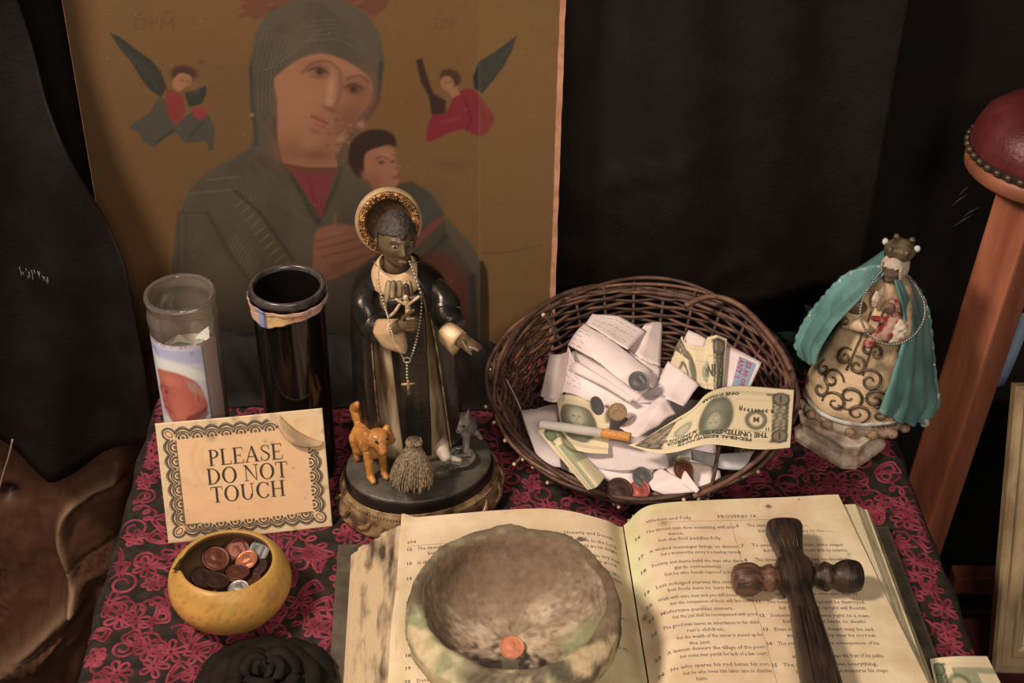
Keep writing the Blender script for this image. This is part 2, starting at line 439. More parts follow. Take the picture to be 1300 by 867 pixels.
for tx, s in ((172, 'left'), (552, 'right')):        # faint worn lettering
    a = .55 if s == 'left' else .4
    yb = 36
    p.line([(tx, 22), (tx, yb), (tx + 11, yb), (tx + 11, 24), (tx, 24)], (92, 58, 38), 2.2, 1.2, a); p.line([(tx + 3, 18), (tx + 9, 16)], (92, 58, 38), 2, 1.2, a)
    p.line([(tx + 21, 20), (tx + 21, yb)], (92, 58, 38), 2.2, 1.2, a); p.line([(tx + 15, 24), (tx + 16, 29), (tx + 26, 29), (tx + 27, 24)], (92, 58, 38), 2, 1.2, a)
    if s == 'left':
        p.line([(tx + 33, yb), (tx + 34, 23), (tx + 40, 32), (tx + 47, 23), (tx + 48, yb)], (92, 58, 38), 2.4, 1.2, a)
        p.line([(tx + 36, 16), (tx + 45, 15)], (92, 58, 38), 2, 1.2, a)
# small winged figure, left
TEAL, TEAL2, SKIN, RED, HAIR = (76, 66, 52), (56, 50, 41), (150, 98, 68), (124, 50, 42), (72, 44, 32)
p.poly([(139, 41), (153, 47), (172, 62), (192, 76), (204, 90), (212, 112), (204, 124), (190, 114), (178, 98), (166, 78), (152, 62)], TEAL2, 2)
for i in range(7): p.line([(146 + i * 7, 48 + i * 6.5), (158 + i * 7, 66 + i * 8)], (70, 72, 66), 1, 1.5, .5)
p.poly([(200, 125), (212, 126), (216, 150), (222, 160), (232, 150), (250, 138), (264, 145), (272, 160), (271, 190), (265, 192), (262, 179), (236, 182), (222, 168), (210, 176), (195, 187), (181, 180), (176, 168), (163, 162), (172, 155), (190, 142)], TEAL, 2)
p.poly([(234, 118), (246, 114), (262, 108), (262, 120), (256, 132), (240, 136)], TEAL2, 2)
p.line([(186, 160), (205, 145), (212, 132)], (72, 74, 66), 1.5, 2, .6); p.line([(200, 180), (220, 165)], (40, 42, 40), 2, 2, .7); p.line([(240, 175), (258, 155)], (40, 42, 40), 2, 3, .6)
p.poly([(212, 112), (222, 116), (232, 122), (235, 140), (231, 152), (222, 158), (214, 146), (210, 128)], RED, 3); p.spot(254, 143, 9, 8, (138, 52, 50), .9, 0, 3)
p.spot(234, 94, 17, 11, HAIR, .95, .1, 3); p.spot(229, 104, 9, 12, SKIN, 1, .5, 4); p.spot(236, 102, 8, 8, SKIN, 1, 0, 4); p.spot(246, 108, 8, 9, (116, 82, 56), .8)
p.spot(231, 102, 2, 1.2, (70, 44, 36), .8); p.spot(238, 103, 2, 1.2, (70, 44, 36), .8); p.spot(255, 79, 4, 2.5, (84, 52, 34), .7)
p.spot(247, 81, 14, 28, (126, 96, 62), .0)
# small winged figure, right
p.poly([(656, 45), (651, 62), (640, 84), (628, 100), (612, 119), (602, 112), (600, 98), (608, 78), (628, 66), (644, 54)], (40, 44, 40), 2)
for i in range(6): p.line([(650 - i * 7, 55 + i * 7), (640 - i * 6, 72 + i * 7)], (60, 66, 58), 1, 1.5, .5)
p.poly([(577, 122), (592, 112), (604, 116), (618, 134), (628, 152), (614, 172), (600, 170), (590, 164), (568, 170), (543, 180), (542, 164), (550, 146), (566, 142)], (122, 40, 44), 3, 1, 4)
p.line([(590, 125), (598, 150), (592, 166)], (90, 30, 34), 2.5, 4, .7); p.line([(608, 130), (616, 152)], (96, 30, 34), 3, 4, .7); p.line([(560, 155), (585, 150)], (146, 56, 58), 3, 4, .6)
p.poly([(528, 76), (536, 74), (541, 92), (550, 118), (566, 128), (566, 144), (548, 146), (544, 122), (534, 104)], (58, 38, 32), 3)
p.spot(572, 98, 14, 10, HAIR, .95, .4, 3); p.spot(568, 106, 8, 10, SKIN, 1, -.4, 4); p.spot(566, 105, 2, 1.2, (70, 44, 36), .8); p.spot(572, 104, 2, 1.2, (70, 44, 36), .8); p.poly([(568, 114), (580, 110), (584, 120), (574, 124)], SKIN, 2)
# hooded woman: mantle
MAN, MAN2 = (86, 71, 54), (70, 58, 44)
p.poly([(302, -6), (310, 14), (324, 26), (360, 8), (400, -2), (440, 2), (474, 22), (488, 12), (497, -6)], (104, 62, 42), 4)
for i in range(26): p.spot(306 + (i * 37) % 184, (i * 13) % 24 - 6 + abs(306 + (i * 37) % 184 - 400) * .12, 5, 3, (84, 46, 34) if i % 2 else (128, 82, 54), .5)
p.poly([(318, 78), (324, 42), (340, 16), (372, 1), (402, -4), (436, 0), (466, 18), (482, 42), (488, 76), (485, 110), (476, 138), (462, 158), (440, 185), (450, 215), (500, 240), (555, 262), (598, 310), (616, 340), (620, 440), (624, 640), (216, 640), (220, 420), (219, 340), (223, 285), (238, 245), (262, 218), (318, 188), (322, 165), (316, 120)], MAN, 3)
p.mix(.5 * sm(.4, .7, fbm(U, V, 40, 8)) * (polysd(U, V, [(219, 640), (219, 260), (318, 188), (316, 60), (400, -4), (488, 70), (470, 150), (500, 240), (600, 310), (624, 640)]) < 0), MAN2)
for i in range(9):                                     # brocade lines woven in the mantle
    p.line([(322 + i * 5, 150 - i * 2), (322 + i * 5.5, 90), (334 + i * 6, 40 + i * 1)], (104, 88, 66), 1.1, 2, .5)
for i in range(8): p.line([(336 + i * 9, 88 - i * 5), (352 + i * 8, 84 - i * 7)], (106, 90, 66), 1.2, 2, .55)
for i in range(5): p.line([(340 + i * 2, 82 - i * 6), (384 + i, 52 - i * 6), (428, 48 - i * 6), (470 - i * 2, 70 - i * 5)], (104, 88, 64), 1.1, 1.6, .5)
for i in range(14): p.line([(352 + i * 3, 178 + i * 7), (336 + i * 5, 150 + i * 9)], (62, 50, 38), 1, 2, .45)
p.line([(335, 90), (352, 74), (385, 52), (425, 50), (455, 62), (478, 82)], (88, 82, 70), 1.4, 2, .6); p.line([(380, 44), (440, 46)], (80, 76, 66), 1.2, 2, .5)
p.line([(318, 84), (322, 140), (326, 184)], (40, 42, 40), 3, 5, .7); p.line([(484, 80), (480, 128), (462, 156)], (38, 38, 34), 4, 6, .8)
for i in range(12): p.line([(300 + i * 6, 262 + i * 9), (312 + i * 6, 252 + i * 9)], (112, 94, 70), 2, 1.5, .6)
for i in range(9): p.line([(292 + i * 3, 314 + i * 5), (300 + i * 3, 298 + i * 5)], (108, 90, 68), 1.6, 1.5, .5)
for i in range(10): p.line([(246 + i * 5, 226 - i * .5), (240 + i * 5, 244 - i * .5)], (66, 54, 40), 1, 1.6, .5)
for i in range(5): p.line([(228 + i * 4, 274), (227 + i * 4, 400)], (66, 55, 42), 1, 1.5, .5)
p.line([(296, 240), (330, 270), (372, 330)], (44, 40, 34), 3, 5, .8); p.line([(262, 228), (306, 224)], (112, 92, 66), 1.8, 2, .6); p.line([(240, 246), (300, 240)], (110, 92, 66), 1.8, 2, .6)
p.line([(225, 270), (262, 270)], (44, 42, 36), 1.5, 2.5, .6); p.line([(226, 272), (226, 350)], (44, 42, 38), 2, 3, .5); p.line([(236, 272), (236, 350)], (44, 42, 38), 1.5, 3, .5)
p.line([(264, 270), (290, 320), (320, 360)], (46, 42, 36), 3, 6, .6); p.line([(350, 150), (358, 200), (370, 222), (402, 280)], (38, 36, 33), 5, 8, .7); p.line([(432, 215), (425, 240), (404, 282)], (40, 36, 32), 4, 7, .7)
for i in range(10): p.line([(318 + i * 3, 200 + i * 6), (352 + i * 4, 226 + i * 6)], (106, 90, 68), 1, 2, .4)
# face and neck
F1, F2, F3 = (152, 98, 68), (134, 82, 57), (110, 66, 46)
p.poly([(352, 130), (348, 104), (354, 94), (380, 75), (408, 68), (436, 76), (462, 92), (472, 106), (470, 126), (458, 146), (446, 162), (440, 178), (426, 196), (424, 214), (366, 210), (356, 190), (352, 168)], F1, 3, 1, 5)
p.spot(446, 150, 26, 34, F3, .75, .5); p.spot(462, 118, 16, 26, F2, .8); p.spot(366, 190, 22, 22, F2, .7); p.spot(400, 196, 36, 14, F3, .75, .1); p.spot(378, 130, 26, 30, (158, 104, 72), .6)
p.line([(384, 92), (398, 80), (416, 78), (430, 88)], (72, 48, 38), 2.5, 4, .75, 5); p.line([(440, 100), (456, 96), (468, 104)], (72, 48, 38), 2.5, 4, .7, 5)
p.spot(405, 91, 17, 9, F2, .85, .25); p.spot(405, 92, 13, 5, (148, 112, 88), .6, .15); p.spot(407, 88, 20, 9, (104, 64, 46), .55, .3); p.spot(406, 91, 6, 6, (48, 32, 25), .95); p.line([(391, 90), (404, 86), (418, 94)], (62, 42, 34), 2, 2.5, .85, 5); p.line([(394, 97), (406, 99), (418, 97)], (96, 62, 48), 1.4, 2.5, .6)
p.spot(449, 113, 13, 7, F3, .8, .2); p.spot(450, 110, 15, 9, (92, 56, 40), .55, .3); p.spot(449, 113, 5, 5, (48, 32, 25), .9); p.line([(438, 111), (449, 107), (461, 113)], (62, 42, 34), 1.8, 2.5, .8, 5)
p.line([(432, 92), (433, 112), (428, 130), (424, 136)], (104, 66, 48), 3, 6, .75, 5); p.spot(420, 112, 5, 22, (178, 126, 92), .7, .1); p.spot(418, 138, 11, 4, (98, 58, 44), .8, .35); p.spot(418, 130, 6, 6, (172, 120, 88), .7)
p.line([(396, 148), (408, 153), (416, 157)], (98, 46, 40), 2.5, 3, .9, 4); p.spot(408, 149, 9, 3, (146, 80, 66), .8, .4); p.spot(404, 159, 9, 4, (152, 82, 68), .8, .35); p.spot(400, 167, 8, 3, (104, 66, 50), .6, .3)
p.spot(392, 182, 14, 10, (152, 102, 74), .6)
for i in range(46):                                    # flaked gilding
    a = i * 2.4; p.spot(440 + 34 * math.sin(a * 1.7) * ((i % 7) / 7 + .2), 172 + 22 * math.cos(a) * ((i % 5) / 5 + .2), 2.4, 1.8, (150, 104, 72) if i % 3 else (82, 52, 38), .7)
p.spot(440, 172, 34, 24, (110, 74, 52), .35); p.spot(458, 158, 6, 5, (168, 116, 88), .8); p.spot(432, 176, 6, 5, (160, 116, 86), .7); p.spot(320, 146, 3, 2, (150, 120, 90), .8)
p.poly([(362, 207), (390, 212), (428, 212), (430, 222), (398, 224), (366, 219)], (104, 58, 44), 2.5); p.poly([(372, 221), (424, 222), (408, 278)], (118, 50, 50), 3); p.line([(392, 226), (402, 268)], (92, 38, 40), 3, 6, .6)
# child
p.poly([(498, 234), (524, 230), (548, 246), (562, 268), (568, 300), (590, 330), (604, 352), (608, 640), (440, 640), (450, 420), (470, 300), (486, 262)], (72, 60, 47), 5)
p.poly([(566, 272), (560, 284), (535, 308), (520, 322), (512, 318), (530, 300), (548, 282)], (112, 58, 48), 4); p.poly([(516, 326), (560, 318), (594, 352), (596, 420), (560, 440), (530, 400)], (84, 46, 36), 12); p.spot(570, 360, 18, 26, (98, 52, 40), .6)
p.line([(566, 300), (540, 326), (516, 350)], (44, 38, 34), 4, 8, .7); p.line([(600, 352), (606, 460)], (42, 36, 32), 8, 8, .7); p.spot(545, 262, 16, 26, (72, 70, 62), .5, .6)
p.poly([(442, 200), (446, 180), (462, 167), (484, 164), (500, 172), (503, 186), (492, 184), (478, 190), (466, 200), (466, 222), (456, 226), (446, 214)], (54, 36, 28), 4, 1, 4)
p.poly([(464, 196), (478, 188), (496, 186), (502, 196), (502, 206), (508, 213), (504, 222), (506, 232), (498, 240), (484, 244), (470, 232), (463, 216)], (150, 94, 68), 3, 1, 4)
p.spot(464, 222, 6, 7, (146, 92, 68), .9); p.spot(476, 230, 10, 12, (122, 72, 54), .6); p.spot(484, 206, 5, 2.6, (52, 34, 28), .9); p.line([(478, 201), (486, 198), (492, 202)], (60, 40, 32), 2, 2, .8); p.spot(498, 205, 3.5, 2, (52, 34, 28), .8); p.line([(497, 196), (503, 198)], (60, 40, 32), 1.6, 2, .7)
p.spot(505, 214, 3, 3, (116, 64, 50), .7); p.spot(502, 225, 5, 2, (112, 52, 44), .85); p.spot(490, 196, 10, 5, (164, 108, 80), .6); p.poly([(470, 236), (500, 240), (500, 252), (480, 256)], (134, 80, 60), 3)
# joined hands
p.poly([(398, 318), (400, 296), (410, 288), (432, 284), (452, 288), (470, 296), (486, 304), (480, 320), (462, 334), (440, 346), (416, 356), (398, 348)], (132, 82, 60), 3, 1, 4)
for i, (a, b) in enumerate((((402, 306), (440, 296)), ((404, 316), (452, 304)), ((410, 326), (464, 312)), ((420, 338), (470, 322)))): p.line([a, b], (98, 58, 44), 2, 3, .75)
p.spot(425, 296, 16, 5, (146, 94, 70), .6, -.1); p.spot(430, 340, 20, 8, (112, 66, 50), .7, -.4); p.spot(425, 278, 3, 8, (130, 92, 56), .7)
# lower print darkened: brown ground plus shade of candles and statue painted in
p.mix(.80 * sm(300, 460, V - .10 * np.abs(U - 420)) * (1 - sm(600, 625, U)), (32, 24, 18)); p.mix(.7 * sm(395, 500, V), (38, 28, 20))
p.poly([(609, 331), (614, 332), (619, 344), (621, 380), (622, 640), (609, 640)], (24, 17, 14), 2)  # black strip down the mantle's right border
# cracks and rubbed spots
p.line([(608, 60), (608.5, 180), (609, 330)], (134, 106, 72), 1, 2, .4); p.mix(.12 * (U > 608), (138, 104, 62)); p.line([(612, 322), (650, 319), (690, 311)], (84, 62, 40), 1.5, 2, .6, 3)
p.spot(575, 209, 26, 7, (96, 66, 42), .5)
for i in range(40): p.spot(90 + (i * 173) % 610, 10 + (i * 97) % 380, 1.2, 1.2, (160, 128, 90), .35)
pe = thing('religious_picture', 'gold-ground devotional print of a hooded woman and child on board', 'picture', (-.19, PY, 0))
M_print = mat('print_paper', (1, 1, 1), .42, attr=True, bump=.12, bscale=420, spec=.45)
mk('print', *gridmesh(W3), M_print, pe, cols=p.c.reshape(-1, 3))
M_board = mat('raw_board_edge', C(196, 132, 94), .9, C(168, 110, 78), 80, .3)
bl, br_ = pl - .0010, prr + .0060
bz = np.linspace(.001, ptop + .004, 60); rings = []
for z in bz:
    e = .0012 * (float(npnoise(np.array(z), np.array(0.0), .016, 3)) - .5); rings.append([pic(bl, z, 0), pic(br_ + e, z, 0), pic(br_ + e, z, -.006), pic(bl, z, -.006)])
mk('backing_board', *loft(rings), M_board, pe, False)

# black cloth added along the foot of the picture to deepen the dark there
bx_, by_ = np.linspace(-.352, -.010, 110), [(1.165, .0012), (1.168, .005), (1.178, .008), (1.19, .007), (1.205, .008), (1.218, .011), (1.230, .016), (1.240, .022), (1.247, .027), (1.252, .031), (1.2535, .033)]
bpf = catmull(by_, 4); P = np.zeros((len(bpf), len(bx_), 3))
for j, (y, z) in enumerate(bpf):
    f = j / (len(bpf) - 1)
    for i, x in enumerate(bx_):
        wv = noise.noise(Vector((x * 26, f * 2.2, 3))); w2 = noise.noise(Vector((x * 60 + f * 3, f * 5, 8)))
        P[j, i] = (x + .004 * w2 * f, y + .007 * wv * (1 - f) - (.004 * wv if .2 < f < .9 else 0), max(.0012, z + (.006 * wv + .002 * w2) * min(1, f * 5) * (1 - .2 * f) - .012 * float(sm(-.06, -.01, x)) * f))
tag(mk('added_dark_cloth', *gridmesh(P), M_drape2, solid=.0009), 'black cloth added behind the candles to darken the foot of the picture', 'cloth')

# ------------------------------------------------------------------ carved wooden figure, far left
M_carv = mat('brown_carved_wood', C(50, 32, 22), .5, C(72, 46, 30), 16, .35, 90, stretch=(1, 1, .35), spec=.35)
M_carv2 = mat('lighter_wood_edge', C(96, 70, 50), .45, C(74, 50, 36), 40, .25)
CY = 1.27
cvt = thing('wooden_carving', 'dark brown carved wooden figure standing left of the table', 'carving', (-.60, 1.30, -.72))
xs_, zs_c = np.linspace(-.90, -.395, 150), np.concatenate([np.linspace(-.72, -.46, 20), np.linspace(-.455, .03, 150)])
CXg, CZg = np.meshgrid(xs_, zs_c); D = np.stack([CXg, CXg * 0 + CY, CZg], -1) - CAM; wz = D @ _fw
cu_, cv__ = 650 + FPX * (D @ _r) / wz, 433.5 - FPX * (D @ _u) / wz
hgt = .016 * fbm(cu_, cv__, 90, 91) + .006 * fbm(cu_, cv__, 30, 92)
edge_line = np.interp(cv__, [560, 620, 700, 780, 867, 1200], [178, 176, 168, 142, 118, 100])
hgt += -.05 * np.clip((cu_ - edge_line + 26) / 30, 0, 1) ** 2
limb = [(150, 592), (112, 612), (88, 636), (84, 668), (94, 705), (104, 738)]; foot = [(104, 738), (76, 772), (46, 800), (2, 836)]
lp_ = catmull(limb, 5); fp_ = catmull(foot, 5)
hgt += .024 * np.exp(-(segd(cu_, cv__, lp_) / 8) ** 2) + .030 * np.exp(-(segd(cu_, cv__, fp_) / 12) ** 2)
hgt += .012 * np.clip(-polysd(cu_, cv__, [(88, 640), (112, 612), (175, 596), (175, 720), (104, 738), (86, 690)]) / 14, 0, 1)
hgt += .010 * np.clip(-polysd(cu_, cv__, [(104, 738), (60, 800), (20, 835), (60, 850), (110, 800), (128, 760)]) / 10, 0, 1)
for i in range(6): hgt += .011 * np.exp(-(segd(cu_, cv__, [(84 - i * 11, 792 + i * 7), (52 - i * 9, 826 + i * 6)]) / 3.2) ** 2)
for ln in ([(94, 704), (160, 664)], [(104, 736), (160, 700)], *[[(100 + i * 9, 702 - i * 6 + (0 if i % 2 else 24)), (109 + i * 9, 696 - i * 6 + (24 if i % 2 else 0))] for i in range(6)], [(2, 716), (9, 745), (8, 776)], [(8, 716), (14, 742), (12, 770)], [(0, 724), (4, 750), (3, 780)]):
    hgt -= .0035 * np.exp(-(segd(cu_, cv__, ln) / 1.6) ** 2)
hgt -= .02 * np.exp(-((cu_ - 14) / 12) ** 2 - ((cv__ - 620) / 10) ** 2)
CP = np.stack([CXg, CY - hgt, CZg], -1); nC_, mC_ = CP.shape[:2]
ridge_tone = np.exp(-(segd(cu_, cv__, lp_) / 5) ** 2) + np.exp(-(segd(cu_, cv__, fp_) / 7) ** 2)  # limb and foot ridges coloured lighter
q = Paint(cu_, cv__, (78, 46, 30), 1.15); q.mix(.6 * fbm(cu_ * 3, cv__, 40, 93), (96, 60, 40)); q.mix(.5 * sm(.5, .8, fbm(cu_ * 4, cv__, 16, 94)), (58, 35, 24)); q.mix(.62 * ridge_tone, (158, 118, 86)); q.mix(.9 * np.exp(-((cu_ - 14) / 12) ** 2 - ((cv__ - 620) / 10) ** 2), (30, 18, 20))
M_carv = mat('brown_carved_wood', (1, 1, 1), .5, attr=True, bump=.25, bscale=160, spec=.35)
v1, f1 = gridmesh(CP); back = CP.copy(); back[..., 1] = 1.325; v2, f2 = gridmesh(back, True); o_ = len(v1)
rim = [i for i in range(mC_)] + [mC_ * (j + 1) - 1 for j in range(1, nC_)] + [nC_ * mC_ - 1 - i for i in range(1, mC_)] + [mC_ * (nC_ - 1 - j) for j in range(1, nC_ - 1)]
fs_ = [tuple(f) for f in f1] + [tuple(int(i) + o_ for i in f) for f in f2] + [(rim[i], rim[i] + o_, rim[(i + 1) % len(rim)] + o_, rim[(i + 1) % len(rim)]) for i in range(len(rim))]
mk('carved_relief', np.concatenate([v1, v2]), fs_, M_carv, cvt, cols=np.concatenate([q.c, q.c]))
mk('plinth', *box((-.64, 1.285, -.70), (.50, .07, .04)), M_oak, cvt, False, bev=.004)
tag(mk('string', *tube(catmull([aty(16, 558, 1.185), aty(11, 580, 1.19), aty(4, 602, 1.20), aty(-6, 640, 1.21)], 6), .0011, 6), mat('pale_string', C(170, 130, 105), .7)), 'pale string hanging across the wooden carving', 'string')

# ------------------------------------------------------------------ wooden chair with padded arm, right
M_red_wood = mat('reddish_wood', C(166, 94, 64), .42, C(128, 66, 43), 9, .25, 60, stretch=(4, 4, .5), spec=.45)
M_rim_wood = mat('orange_wood', C(150, 84, 56), .45, C(120, 66, 44), 20, .2)
M_leather = mat('red_leather', C(82, 27, 26), .42, C(100, 41, 37), 34, .3, 300)
M_nail = mat('brass_nail', C(84, 64, 44), .42, metal=.5)
ch = thing('wooden_chair', 'reddish wooden chair with round red leather arm pad and brass nails', 'chair', (.5, 1.2, -.72))
t0, t1 = aty(1305, 250, 1.195), aty(1170, 668, 1.185)
dv = (t1 - t0).normalized(); te = t0 - dv * .02; be = t0 + dv * ((-.72 - t0.z) / dv.z)
def post(a, b, wx, wy, rz):
    R = Matrix.Rotation(rz, 3, 'Z'); q = [R @ Vector(v) for v in ((-wx, -wy, 0), (wx, -wy, 0), (wx, wy, 0), (-wx, wy, 0))]
    return loft([[Vector(p_) + v for v in q] for p_ in (a, b)])
mk('post', *post(be, te, .0222, .0215, math.radians(38)), M_red_wood, ch, False, bev=.003)
pad_c = aty(1332, 226, 1.195); pz = pad_c.z
def stadium(r, zc, L=.26, n=40, ang=math.radians(8)):
    out = []
    for i in range(n):
        a = 2 * math.pi * i / n; x, y = r * math.cos(a), r * math.sin(a)
        if x > 0: x += L
        X = x * math.cos(ang) - y * math.sin(ang); Y = x * math.sin(ang) + y * math.cos(ang)
        out.append(Vector((pad_c.x + X, pad_c.y + Y + .01, zc)))
    return out
R0 = .076
mk('arm_rail', *loft([stadium(R0 - .003, pz + .001), stadium(R0, pz + .004), stadium(R0, pz + .016), stadium(R0 - .004, pz + .0185)]), M_rim_wood, ch)
mk('arm_pad', *loft([stadium(R0 - .003, pz + .018), stadium(R0 - .0015, pz + .026), stadium(R0 - .003, pz + .038), stadium(R0 - .010, pz + .053), stadium(R0 - .022, pz + .063), stadium(R0 - .038, pz + .069), stadium(R0 - .055, pz + .071)]), M_leather, ch)
for i in range(40):
    q = stadium(R0 - .0005, pz + .0225)[i]; mk('brass_nail', *ellipsoid(q, (.0042, .0042, .0042), 5), M_nail, ch)
mk('nail_band', *loft([stadium(R0 - .001, pz + .0185), stadium(R0 - .0005, pz + .0265)], True, False), mat('band_dark', C(44, 28, 24), .6), ch)
r0_, r1_ = aty(1185, 735, 1.215), aty(1275, 735, 1.215)
mk('stretcher', *box(((r0_.x + r1_.x) / 2 + .19, 1.215, r0_.z), (.42, .024, .026)), M_red_wood, ch, False, bev=.003)
mk('post', *post((.80, 1.215, -.72), (.80, 1.215, pz), .022, .021, math.radians(20)), M_red_wood, ch, False, bev=.003)
mk('kneeling_board', *box((.635, .965, -.262), (.40, .33, .03)), mat('maroon_board', C(64, 26, 26), .6, C(84, 36, 34), 30, .2), ch, False, bev=.006)
mk('post', *post((.46, .86, -.72), (.46, .86, -.278), .02, .02, 0), M_red_wood, ch, False, bev=.003)
mk('post', *post((.78, .86, -.72), (.78, .86, -.278), .02, .02, 0), M_red_wood, ch, False, bev=.003)
mk('stretcher', *box((.635, 1.12, -.30), (.38, .024, .05)), M_red_wood, ch, False)
del ch

# ------------------------------------------------------------------ gilt picture frame, far right
M_gilt = mat('dull_gilt', C(176, 142, 100), .38, C(138, 106, 72), 40, .25, 200, metal=.15, stretch=(1, 1, .3))
fbl, ftl = aty(1257, 852, 1.030), aty(1288, 489, 1.15)
upv = (ftl - fbl); FH = upv.length; upv.normalize()
rtv = (aty(1300, 848, 1.030) - fbl); rtv.normalize(); rtv = (rtv - upv * rtv.dot(upv)).normalized(); nv = rtv.cross(upv).normalized()
if nv.y > 0: nv = -nv
FW_ = .20
fe = thing('picture_frame', 'gilt wooden picture frame leaning at the far right edge', 'frame', tuple(fbl))
prof = [(0, -.012), (0, .004), (.003, .008), (.008, .0085), (.010, .005), (.018, .0055), (.020, .008), (.023, .008), (.025, .004), (.030, .002), (.030, -.012)]
def fp(x, y, n): return fbl + rtv * x + upv * y + nv * n
def rail(cs):     # corners c0 -> c1 with mitred ends
    (a, da), (b, db) = cs; v = []
    for c, d in ((a, da), (b, db)): v.append([fp(c[0] + d[0] * q, c[1] + d[1] * q, h) for q, h in prof])
    return loft(v, False, False)
cor = [((0, 0), (1, 1)), ((FW_, 0), (-1, 1)), ((FW_, FH), (-1, -1)), ((0, FH), (1, -1))]
for i in range(4): mk('frame_rail', *rail((cor[i], cor[(i + 1) % 4])), M_gilt, fe, False)
mk('paper', [fp(.028, .028, 0), fp(FW_ - .028, .028, 0), fp(FW_ - .028, FH - .028, 0), fp(.028, FH - .028, 0)], [(0, 1, 2, 3)], mat('framed_paper', C(190, 180, 165), .6), fe, False)
mk('back', [fp(.0, .0, -.012), fp(FW_, 0, -.012), fp(FW_, FH, -.012), fp(0, FH, -.012)], [(0, 1, 2, 3)], M_oak, fe, False)

# pale blue strap and dark sprig beyond the table
bs = [aty(1304, 396, 1.22), aty(1292, 432, 1.21), aty(1280, 462, 1.205), aty(1266, 492, 1.21)]
sp = catmull(bs, 6); A = np.array([s_ + np.array((-.006, 0, -.002)) for s_ in sp]); B = np.array([s_ + np.array((.006, 0, .002)) for s_ in sp])
tag(mk('blue_strap', *gridmesh(np.stack([A, B])), mat('pale_blue_strap', C(120, 130, 140), .6), solid=.0015), 'pale blue strap hanging beside the wooden chair post', 'strap')
M_leaf = mat('dark_green_leaf', C(16, 27, 15), .95, C(26, 38, 22), 60, .2, spec=.08)
def leaf(c, d, L, wd):
    d = Vector(d).normalized(); s = d.cross(Vector((0, -.6, .8))).normalized(); up = s.cross(d)
    v = []
    for i in range(6):
        t = i / 5; ww = wd * math.sin(math.pi * (.08 + .9 * t)); q = Vector(c) + d * L * t - up * (L * .35 * t * t)
        v.append([q - s * ww, q + up * ww * .35, q + s * ww])
    return gridmesh(np.array([[list(p_) for p_ in r_] for r_ in v]))
sg = thing('leafy_sprig', 'dark green leafy sprig behind the basket rim by the statuette', 'plant', (.30, 1.20, .001))
mk('stem', *tube(catmull([(.27, 1.22, .004), (.30, 1.205, .03), (.315, 1.20, .07), (.32, 1.20, .10)], 5), .0015, 5), M_leaf, sg)
for i in range(18):
    t = random.random(); c = Vector((.275 + .045 * t, 1.22 - .02 * t, .01 + .09 * t)); a = random.uniform(0, 6.28)
    mk('leaf', *leaf(c, (math.cos(a), .5 * math.sin(a) - .2, random.uniform(-.2, .7)), random.uniform(.02, .032), .006), M_leaf, sg)

# ------------------------------------------------------------------ open book
BA = math.radians(3.3); BO = (.102, .965)
book = thing('open_book', 'thick old open bible with yellowed stained pages lying on the cloth', 'book', (BO[0], BO[1], 0), BA)
def B(x, y, z): return Vector((BO[0] + x * math.cos(BA) - y * math.sin(BA), BO[1] + x * math.sin(BA) + y * math.cos(BA), z))
_pz = np.array([(-.215, .0395), (-.197, .0425), (-.16, .0455), (-.12, .0485), (-.07, .0505), (-.04, .050), (-.022, .0465), (-.010, .040), (-.003, .031), (0, .028), (.003, .031), (.009, .0405), (.018, .0475), (.03, .0505), (.05, .0515), (.09, .0505), (.14, .0495), (.2, .0470), (.225, .0455)])
_px = np.linspace(-.215, .225, 400); _ps = np.interp(_px, _pz[:, 0], _pz[:, 1])
_ps = np.convolve(np.pad(_ps, 6, 'edge'), np.ones(13) / 13, 'valid')
def pagez(x): return float(np.interp(x, _px, _ps))
BH = .285
def y_top(x): return .004 + .053 * x if x > 0 else .003 - .010 * math.exp(-((x + .02) / .03) ** 2)
M_cover = mat('book_cover', C(92, 76, 58), .7, C(56, 45, 33), 40, .5, 160, mid=(.35, .7))
M_edge = mat('page_edges', C(196, 158, 116), .8, C(70, 54, 38), 70, .5, 700, stretch=(1, .28, 1), mid=(.50, .68), detail=10)
M_edge2 = mat('page_edges_light', C(204, 176, 130), .8, C(104, 82, 56), 60, .4, 700, stretch=(1, .28, 1), mid=(.54, .72), detail=10)
def slab(y0, y1, pr_): return loft([[Vector((x, y1 + (.0 if not sk else 0), z)) for x, z in pr_] for sk, y1 in ((0, y0), (0, y1))])
mk('cover', *join([slab(-BH - .006, .012, [(-.2565, .001), (-.02, .001), (-.02, .005), (-.2565, .005)]), slab(-BH - .006, .019, [(.02, .001), (.2515, .001), (.2515, .005), (.02, .005)]), slab(-BH - .006, .012, [(-.021, .001), (.021, .001), (.021, .004), (-.021, .004)])]), M_cover, book, False, local=True, bev=.0012)
rb = random.Random(5)
nS = 9
for i in range(nS):                                   # stacked gatherings of pages, each slightly out of line
    z0, z1 = .005 + i * .0041, .005 + (i + 1) * .0041
    f0, f1 = i / nS, (i + 1) / nS; top = z1 > .028
    e = lambda f: -.2445 + .044 * f ** 1.1
    j0, j1 = rb.uniform(-.0014, .0014), rb.uniform(-.0012, .0012)
    xg = -.004 if not top else -.004 - (z1 - .028) * .9
    mk('page_gathering', *slab(-BH, -.0035 + rb.uniform(-.002, .001), [(e(f0) + j0, z0), (xg, z0), (xg, z1 - .0001), (e(f1) + j0 + .001 * j1, z1 - .0001)]), M_edge, book, False, local=True)
